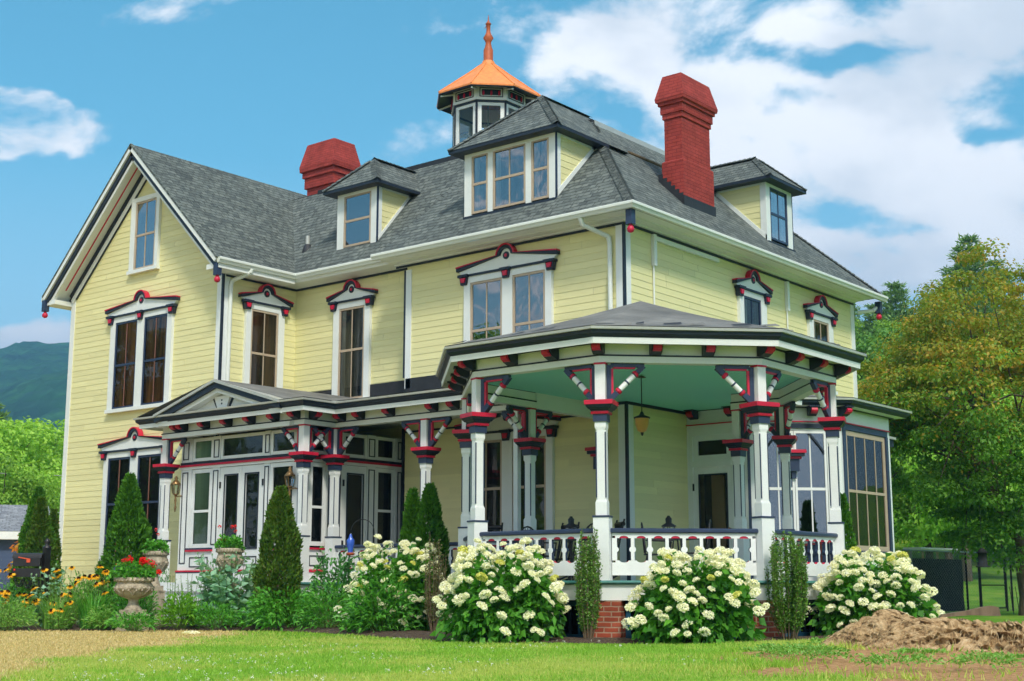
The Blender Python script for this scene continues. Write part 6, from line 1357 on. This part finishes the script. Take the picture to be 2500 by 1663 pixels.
# the maple by the fence
def maple():
    x, y = at(2488, 39); t = thing('maple_tree', (x, y, 0), 'maple with bronze tinged crown over the chain link fence', 'tree'); O = WL[t]
    c0 = np.array([-.60, -.45, 0]); ncl = 350; c = sphere_pts(ncl)*(.35+.65*rng.random((ncl, 1))**.5)
    up = c[:, 2]; wid = np.where(up > 0, 1.0, 1-.22*np.abs(up)); lump = 1+.16*np.sin(c[:, 0]*5+1)+.14*np.sin(c[:, 1]*6+2)+.1*np.sin(up*9)
    c = np.stack([c[:, 0]*4.2*wid*lump, c[:, 1]*4.2*wid*lump, 5.8+up*np.where(up > 0, 3.5, 3.8)*lump], 1)+c0
    # lower branch that dips before the trunk
    ex = np.array([[-1.3, -.9, 2.3], [-.9, -.9, 2.0], [-1.7, -1.1, 2.2], [-.6, -.7, 2.2]]); c = np.concatenate([c, ex]); ncl = len(c)
    per = 250; n = ncl*per; b = sphere_pts(n)*(rng.random((n, 1))**.45); rad = np.repeat(np.concatenate([rng.uniform(.45, .95, ncl-4), [.4]*4]), per)[:, None]; P = np.repeat(c, per, 0)+b*rad*np.array([1, 1, .42])
    V = leaves(P, rng.normal(0, .8, (n, 3))+np.array([0, 0, -.3]), rng.uniform(.075, .14, n), rng.uniform(.06, .10, n), .1, .25, b*.7+np.array([0, 0, .6]))
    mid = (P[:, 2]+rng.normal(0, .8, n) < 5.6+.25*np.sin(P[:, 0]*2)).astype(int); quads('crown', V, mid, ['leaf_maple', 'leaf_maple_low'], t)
    mb = MB(); p = [Vector((0, 0, -.1)), Vector((.02, 0, .5)), Vector((-.05, 0, 1.2)), Vector((-.02, 0, 1.9))]; rs = [.30, .24, .22, .21]
    for a, b_, r0, r1 in zip(p[:-1], p[1:], rs[:-1], rs[1:]): mb.tube(O+a, O+b_, r0, r1, 12, 'bark')
    f = p[-1]; l1 = [f, f+Vector((-.5, -.3, 1.0)), f+Vector((-.9, -.6, 2.2)), f+Vector((-.9, -.8, 4.0)), f+Vector((-.7, -.7, 6.0))]; l2 = [f, f+Vector((.4, .25, .8)), f+Vector((.7, .4, 2.0)), f+Vector((.6, .5, 4.2)), f+Vector((.2, .3, 6.2))]
    for l, r in ((l1, .17), (l2, .16)):
        for k in range(4): mb.tube(O+l[k], O+l[k+1], r*(1-.2*k), r*(.8-.2*k), 9, 'bark')
    for cc in c[:90]:
        cc = Vector(cc); l = l1 if cc.x < 0 else l2; s = l[random.choice((1, 2, 2, 3))]; m_ = s.lerp(cc, .5)+Vector((0, 0, .25)); mb.tube(O+s, O+m_, .05, .03, 6, 'bark', False); mb.tube(O+m_, O+cc, .03, .01, 5, 'bark', False)
    mb.build('trunk', t)
    q = Vector(at(2385, 36.5)+(0,)); q.z = 1.6; bf_ = thing('bird_house', (q.x, q.y, 1.3), 'small dark bird feeder hanging from the maple before the fence', 'bird feeder'); mb = MB(); mb.lathe((q.x, q.y, 0), [(.19, 1.30), (.19, 1.33), (.12, 1.34), (.12, 1.66), (.17, 1.67), (.03, 1.80)], 8, 'screen_fabric'); mb.tube((q.x, q.y, 1.8), (q.x, q.y, 3.0), .006, .006, 5, 'black_metal'); mb.build('feeder_body', bf_)
maple()
# ---- chain link fence with a gate, dark screen fabric on its left part
def fence():
    A = Vector((*at(2192, 40.5), 0)); B = Vector((*at(2860, 57), 0)); Ln0 = (B-A).length
    def un(px): return min((abs((lambda q: 1250+3300*math.tan(.6824+math.atan2(q.x, q.y)))(A+(B-A)*(k/400))-px), k/400*Ln0) for k in range(401))[1]
    us = [un(p) for p in (2200, 2328, 2357, 2420, 2434, 2545, 2690, 2840)]; Pst = [tuple((A+(B-A).normalized()*u)[:2]) for u in us]
    t = thing('chain_link_fence', (A.x, A.y, 0), 'chain link fence with dark screen fabric and steel posts, behind the hydrangea', 'fence'); F = Fr(A, B-A, (-(B-A).y, (B-A).x, 0)); Ln = (B-A).length; H = 1.85
    for k, (x, y) in enumerate(Pst): u = (Vector((x, y, 0))-A).dot(F.U); mb = MB(); mb.tube(F.p(u, 0), F.p(u, H), .035, .035, 8, 'screen_fabric' if k else 'galvanised'); mb.build('post', t)
    mb = MB(); mb.tube(F.p(0, H), F.p(Ln, H), .024, .024, 8, 'galvanised'); mb.build('top_rail', t)
    mb = MB(); st = .11
    for k in range(int((Ln+H)/st)):
        u = k*st
        for s in (0, 1):
            a, b = (u, 0), (u-H, H)
            if s: a, b = (u-H, 0), (u, H)
            (ua, za), (ub, zb) = a, b
            if ua > Ln and ub > Ln: continue
            if ub < 0: zb = za+(zb-za)*(ua-0)/(ua-ub); ub = 0
            if ua < 0: za = zb-(zb-za)*(ub)/(ub-ua); ua = 0
            if ua > Ln: za = za+(zb-za)*(ua-Ln)/(ua-ub); ua = Ln
            if ub > Ln: zb = za+(zb-za)*(Ln-ua)/(ub-ua); ub = Ln
            mb.tube(F.p(ua, za), F.p(ub, zb), .004, .004, 3, 'galvanised', False)
    mb.build('wire_mesh', t)
    mb = MB(); su = us[1]-.12; mb.prism(F, [(.05, .05), (su, .05), (su-.06, .5), (su-.02, .9), (su-.08, 1.62), (.05, 1.62)], .04, .05, 'screen_fabric'); mb.build('screen', t)
    mb = MB(); g0, g1 = us[2]+.06, us[3]-.06; mb.ring(F, g0, g1, .1, 1.6, .04, -.02, .02, 'screen_fabric'); mb.bf(F, g0+.041, g1-.041, .82, .86, -.02, .02, 'screen_fabric'); mb.build('gate', t)
    s = thing('timber_frame', (*at(2205, 46.5), 0), 'pale timber frame showing above the screened fence', 'frame'); F2 = Fr((*at(2205, 46.5), 0), B-A, (-(B-A).y, (B-A).x, 0)); mb = MB(); mb.bf(F2, -.2, 2.4, 2.02, 2.08, -.6, .05, 'metal_edge')
    for u in (0.0, 1.05, 2.1): mb.bf(F2, u, u+.08, 0, 2.019, 0, .05, 'room_tan')
    mb.build('timbers', s)
fence()
for k, (px, d) in enumerate(((2452, 41.0), (2466, 40.6))):
    x, y = at(px, d); t = thing('garden_stake', (x, y, 0), 'thin dark stakes in the grass before the fence', 'stake', 'stakes by the maple'); mb = MB(); mb.tube((x, y, 0), (x-.08, y, .8), .012, .008, 5, 'screen_fabric'); mb.build('rod', t)
# ---- blue outbuilding at the left
t = thing('outbuilding', (-49.0, 29.5, 0), 'small blue clapboard outbuilding with pale shingle roof, behind the mailbox', 'building'); F = Fr((-49.8, 26.6, 0), (.55, .835, 0), (.835, -.55, 0))
mb = MB(); siding(mb, F, [(-5, 0), (4.2, 0), (4.2, 2.75), (-5, 2.75)], 'outbuilding_blue'); G2 = Fr(F.p(4.2, 0), -F.N, F.U); siding(mb, G2, [(0, 0), (4.5, 0), (4.5, 2.75), (0, 2.75)], 'outbuilding_blue'); mb.build('wall', t)
mb = MB(); mb.face([F.p(-5.3, 2.86, .4), F.p(4.5, 2.86, .4), F.p(4.1, 4.0, -2.2), F.p(-5.3, 4.0, -2.2)], 'shingle_pale'); mb.face([F.p(4.5, 2.86, .4), F.p(4.5, 2.86, -4.9), F.p(4.1, 4.0, -2.2)], 'shingle_pale'); mb.build('roof', t)
mb = MB(); mb.bf(F, -5.3, 4.5, 2.56, 2.85, .33, .40, 'white'); mb.bf(F, -5.3, 4.46, 2.56, 2.60, .0, .329, 'white'); mb.build('fascia', t)
mb = MB(); mb.ring(F, 1.05, 2.1, .3, 2.25, .12, .02, .08, 'white'); mb.bf(F, 1.17, 1.98, 1.25, 1.31, .02, .07, 'white'); mb.bf(F, 1.17, 1.98, .42, 2.13, .02, .03, 'dark_room')
for u in (1.44, 1.71): mb.bf(F, u-.01, u+.01, 1.31, 2.13, .031, .045, 'white')
mb.build('window', t)
# ---- overhead wires
for k, (z0, z1, px0, px1, d) in enumerate(((6.0, 6.1, -120, 420, 62), (5.3, 5.9, -120, 420, 64), (4.2, 4.3, -120, 420, 60), (5.2, 5.3, 2050, 2330, 58))):
    a = at(px0, d); b = at(px1, d*1.03); t = thing('overhead_wire', (a[0], a[1], 0), ('upper wire crossing the trees above the blue outbuilding', 'middle wire crossing the trees above the blue outbuilding', 'lowest wire over the outbuilding roof', 'single wire crossing the trees right of the sunroom')[k], 'wire', 'overhead wires'); mb = MB()
    pts = [Vector((a[0]+(b[0]-a[0])*s, a[1]+(b[1]-a[1])*s, z0+(z1-z0)*s-.25*math.sin(PI*s))) for s in [j/14 for j in range(15)]]; mb.path(pts, .018, 5, 'wire_grey'); mb.build('cable', t)
# ---- wooded mountain
def mountain():
    m, nt, out, N, L = nodes('mountain_forest')
    p = N('ShaderNodeBsdfPrincipled', i_Roughness=.9); L(p.outputs[0], out.inputs[0]); p.inputs['Specular IOR Level'].default_value = .1
    g = N('ShaderNodeNewGeometry'); n = N('ShaderNodeTexNoise', i_Scale=.03, i_Detail=6.0, i_Roughness=.65); L(g.outputs['Position'], n.inputs['Vector'])
    v = N('ShaderNodeTexVoronoi', i_Scale=.075); L(g.outputs['Position'], v.inputs['Vector'])
    c = ramp(N, L, n.outputs[0], [(.3, srgb(16, 44, 26)), (.5, srgb(28, 66, 34)), (.7, srgb(48, 92, 44))]); c2 = mixc(N, L, .5, c, v.outputs['Color'], 'MULTIPLY'); hs = N('ShaderNodeHueSaturation', i_Saturation=.0); L(v.outputs['Color'], hs.inputs['Color'])
    c3_ = mixc(N, L, .35, c, hs.outputs[0], 'OVERLAY'); L(c3_, p.inputs['Base Color'])
    b = N('ShaderNodeBump', i_Strength=1.0, i_Distance=8.0); b.invert = True; L(v.outputs['Distance'], b.inputs['Height']); L(b.outputs[0], p.inputs['Normal'])
    az = np.linspace(-1.35, .1, 300); r = np.linspace(700, 2100, 150); A, Q = np.meshgrid(az, r)
    rel = A+.6824                                       # bearing from the view axis
    ridge = 222+28*sstep(-.40, -.31, rel)-12*sstep(-.30, -.2, rel)+3*np.sin(rel*30+.4)-60*sstep(-.1, .6, rel)-120*sstep(-.40, -.62, rel)
    k = sstep(720, 1500, Q); prof = k*(1-.45*sstep(1500, 2100, Q)); X = Q*np.sin(A); Y = Q*np.cos(A)
    Z = ridge*prof*(1+.18*(fbm(X*.004, Y*.004, 4, 50)-.45)*(1-k*.6))+(fbm(X*.035, Y*.035, 3, 51)-.45)*14*np.minimum(1, k*4)+(vnoise(X*.11, Y*.11, 53)-.5)*7*np.minimum(1, k*4)-5
    spur = 70*np.exp(-((rel+.30)/.10)**2)*np.exp(-((Q-1000)/170)**2); Z = Z+spur
    V = np.stack([X, Y, Z], -1).reshape(-1, 3); nn, mm = X.shape; idx = np.arange(nn*mm).reshape(nn, mm); Fq = np.stack([idx[:-1, :-1], idx[:-1, 1:], idx[1:, 1:], idx[1:, :-1]], -1).reshape(-1, 4)
    me = bpy.data.meshes.new('mountain'); me.from_pydata(V.tolist(), [], Fq.tolist()); me.materials.append(M['mountain_forest']); me.polygons.foreach_set('use_smooth', [True]*len(Fq)); o = link('mountain', me, None, (0, 0, 0)); o['kind'] = 'structure'
    mb = MB(); mb.face([(-2600, -600, -6), (2600, -600, -6), (2600, 2600, -6), (-2600, 2600, -6)], 'grass_far'); o = mb.build('valley_floor', None, (0, 0, 0)); o['kind'] = 'structure'
mountain()
for px, py, k, s_ in ((-44, -6, 0, 1.25), (-52, -14, 1, 1.35), (-60, -4, 2, 1.3), (-38, -18, 3, 1.2), (-72, -14, 0, 1.4), (-66, -28, 1, 1.4)):
    tree(BR[k], 'broadleaf_tree', px, py, s_, 'broadleaf tree across the road, mirrored in the window panes', 'trees across the road')
def haze():
    m = bpy.data.materials.new('haze_air'); m.use_nodes = True; M['haze_air'] = m; nt = m.node_tree; nt.nodes.clear()
    o = nt.nodes.new('ShaderNodeOutputMaterial'); v = nt.nodes.new('ShaderNodeVolumePrincipled'); v.inputs['Color'].default_value = (.26, .60, 1, 1); v.inputs['Density'].default_value = HAZE; v.inputs['Anisotropy'].default_value = .2
    nt.links.new(v.outputs[0], o.inputs['Volume'])
    mb = MB(); mb.box(-2800, 2800, -800, 2800, -12, 420, 'haze_air'); ob = mb.build('haze', None, (0, 0, 0)); ob['kind'] = 'stuff'; ob['label'] = 'thin bluish haze in the air before the wooded mountain'
HAZE = .00045
if HAZE: haze()
# ================================================================== SKY, SUN, CAMERA
SUN_EL, SUN_H = 47.0, Vector((.80, -.60))
def world():
    w = bpy.data.worlds.new('World'); S.world = w; w.use_nodes = True; nt = w.node_tree; nt.nodes.clear(); L = nt.links.new
    def N(t, **k):
        n = nt.nodes.new(t)
        for a, v in k.items():
            if a.startswith('i_'): key = a[2:]; n.inputs[int(key) if key.isdigit() else key.replace('_', ' ')].default_value = v
            else: setattr(n, a, v)
        return n
    out = N('ShaderNodeOutputWorld'); bg = N('ShaderNodeBackground', i_Strength=SKY_STRENGTH); L(bg.outputs[0], out.inputs[0])
    sk = N('ShaderNodeTexSky', sky_type='NISHITA', sun_disc=False, altitude=300, air_density=1.0, dust_density=.6, ozone_density=2.0); sk.sun_elevation = R(SUN_EL); sk.sun_rotation = math.atan2(SUN_H.x, SUN_H.y)
    hsv = N('ShaderNodeHueSaturation', i_Saturation=SKY_SAT, i_Value=SKY_VAL, i_Hue=SKY_HUE); L(sk.outputs[0], hsv.inputs['Color'])
    tc = N('ShaderNodeTexCoord'); d = tc.outputs['Generated']
    def dot(v): n = N('ShaderNodeVectorMath', operation='DOT_PRODUCT'); L(d, n.inputs[0]); n.inputs[1].default_value = v; return n.outputs['Value']
    def mth(op, a, b=None, c=None, clamp=False):
        n = N('ShaderNodeMath', operation=op); n.use_clamp = clamp
        for k, v in enumerate((a, b, c)):
            if v is None: continue
            if isinstance(v, (int, float)): n.inputs[k].default_value = v
            else: L(v, n.inputs[k])
        return n.outputs[0]
    pc, ps = math.cos(.1774), math.sin(.1774); f = Vector((-.6307*pc, .776*pc, ps)); r = Vector((.776, .6307, 0)); u = r.cross(f)
    fz = mth('MAXIMUM', mth('ABSOLUTE', dot(f)), .15); a = mth('DIVIDE', dot(r), fz); b = mth('DIVIDE', dot(u), fz)
    cb = N('ShaderNodeCombineXYZ'); L(a, cb.inputs[0]); L(b, cb.inputs[1])
    mp = N('ShaderNodeMapping'); mp.inputs['Scale'].default_value = (1, 1.55, 1); mp.inputs['Location'].default_value = (3.1, 1.7, 0); L(cb.outputs[0], mp.inputs[0])
    n1 = N('ShaderNodeTexNoise', i_Scale=6.0, i_Detail=9.0, i_Roughness=.60, i_Distortion=.25); L(mp.outputs[0], n1.inputs['Vector'])
    nw = N('ShaderNodeTexNoise', i_Scale=9.0, i_Detail=4.0); L(mp.outputs[0], nw.inputs['Vector']); wx = N('ShaderNodeSeparateColor'); L(nw.outputs['Color'], wx.inputs[0])
    aw = mth('MULTIPLY_ADD', mth('SUBTRACT', wx.outputs[0], .5), .09, a); bw = mth('MULTIPLY_ADD', mth('SUBTRACT', wx.outputs[1], .5), .07, b)
    bias = None
    for (px, py, rx, ry, k) in CLOUDS:
        ca, cb_ = (px-1250)/3348, -(py-831)/3348; ea = mth('DIVIDE', mth('SUBTRACT', aw, ca), rx/3348); eb = mth('DIVIDE', mth('SUBTRACT', bw, cb_), ry/3348)
        e = mth('SUBTRACT', 1.0, mth('ADD', mth('MULTIPLY', ea, ea), mth('MULTIPLY', eb, eb))); e = mth('MULTIPLY', mth('MAXIMUM', e, 0.0), k); bias = e if bias is None else mth('ADD', bias, e)
    dens = mth('ADD', mth('MULTIPLY_ADD', n1.outputs[0], 4.2, -2.38), mth('ADD', mth('MINIMUM', bias, 1.12), mth('ADD', mth('MULTIPLY', mth('MAXIMUM', mth('MULTIPLY_ADD', dot(f), -3.0, -.1), 0.0, clamp=True), 1.1), mth('MULTIPLY', mth('MULTIPLY_ADD', dot(Vector((0, 0, 1))), 4.0, -2.6, clamp=True), .8))))  # last terms: unseen cloud added behind the view and overhead for white fill light
    mr = N('ShaderNodeMapRange', interpolation_type='SMOOTHSTEP', i_1=-.05, i_2=.62, i_3=0., i_4=1.); L(dens, mr.inputs[0])
    # thick parts are grey underneath: density sampled a little higher up
    mp2 = N('ShaderNodeMapping'); mp2.inputs['Scale'].default_value = (1, 1.55, 1); mp2.inputs['Location'].default_value = (3.1, 1.76, 0); L(cb.outputs[0], mp2.inputs[0])
    n3 = N('ShaderNodeTexNoise', i_Scale=4.2, i_Detail=5.0, i_Roughness=.55); L(mp2.outputs[0], n3.inputs['Vector']); sh = N('ShaderNodeMapRange', interpolation_type='SMOOTHSTEP', i_1=.42, i_2=.64, i_3=1., i_4=.35); L(n3.outputs[0], sh.inputs[0])
    cc = N('ShaderNodeMix', data_type='RGBA'); L(sh.outputs[0], cc.inputs[0])
    cc.inputs[6].default_value = (CLOUD_V*.46, CLOUD_V*.54, CLOUD_V*.62, 1); cc.inputs[7].default_value = (CLOUD_V, CLOUD_V, CLOUD_V*1.01, 1)
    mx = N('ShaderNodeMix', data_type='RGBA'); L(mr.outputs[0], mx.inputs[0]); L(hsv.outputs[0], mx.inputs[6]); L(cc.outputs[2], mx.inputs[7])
    # a whitish veil towards the horizon
    hz = N('ShaderNodeMapRange', i_1=-.02, i_2=.30, i_3=HORIZON, i_4=0.); hz.clamp = True; L(dot(Vector((0, 0, 1))), hz.inputs[0]); m2 = N('ShaderNodeMix', data_type='RGBA'); L(hz.outputs[0], m2.inputs[0]); L(mx.outputs[2], m2.inputs[6]); m2.inputs[7].default_value = (CLOUD_V*.80, CLOUD_V*.88, CLOUD_V*.95, 1)
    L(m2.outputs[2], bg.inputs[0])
SKY_STRENGTH = .15; SKY_SAT = 1.26; SKY_VAL = .80; SKY_HUE = .463; CLOUD_V = 5.6; HORIZON = .58
CLOUDS = [(50, 310, 270, 110, 2.0), (40, 245, 120, 70, .8), (620, 260, 420, 230, -.6), (985, 80, 120, 60, .55), (1420, 35, 60, 25, .3), (900, 15, 70, 25, .25), (30, 620, 70, 45, .6), (60, 830, 190, 70, .9), (80, 430, 70, 18, .3),
          (1480, 150, 210, 130, .8), (1750, 110, 380, 220, 1.0), (1880, 400, 520, 260, 1.0), (2250, 300, 340, 220, 1.0), (2380, 90, 330, 170, .9), (2480, 520, 300, 240, .7), (2200, 660, 420, 130, .6), (1750, 600, 300, 140, .45), (2050, 40, 260, 90, .5), (1350, 330, 160, 160, .3),
          (1985, 130, 160, 60, -.5), (1940, 235, 110, 40, -.5), (2400, 330, 120, 30, -.4), (2150, 520, 220, 50, -.4)]
world()
sl = bpy.data.lights.new('sun', 'SUN'); sl.energy = 2.4; sl.angle = R(9); sl.color = (1, .93, .82)
so = bpy.data.objects.new('sun', sl); COL.objects.link(so); e_ = R(SUN_EL); hh = SUN_H.normalized(); sd_ = Vector((hh.x*math.cos(e_), hh.y*math.cos(e_), math.sin(e_)))
so.rotation_euler = (-sd_).to_track_quat('-Z', 'Y').to_euler(); so.location = (0, 0, 60)
cam = bpy.data.cameras.new('camera'); cam.sensor_width = 36; cam.lens = 36*3348.46/2500; cam.clip_end = 6000; cam.clip_start = .1
co = bpy.data.objects.new('camera', cam); COL.objects.link(co); co.location = (0, 0, .8); co.rotation_euler = (PI/2+.1774, 0, .6824); S.camera = co
S.view_settings.view_transform = 'Standard'; S.view_settings.look = 'None'; S.view_settings.gamma = 1; S.view_settings.exposure = .72
S.render.engine = 'CYCLES'; S.cycles.max_bounces = 6; S.cycles.transparent_max_bounces = 8; S.cycles.use_adaptive_sampling = True; S.cycles.adaptive_threshold = .03
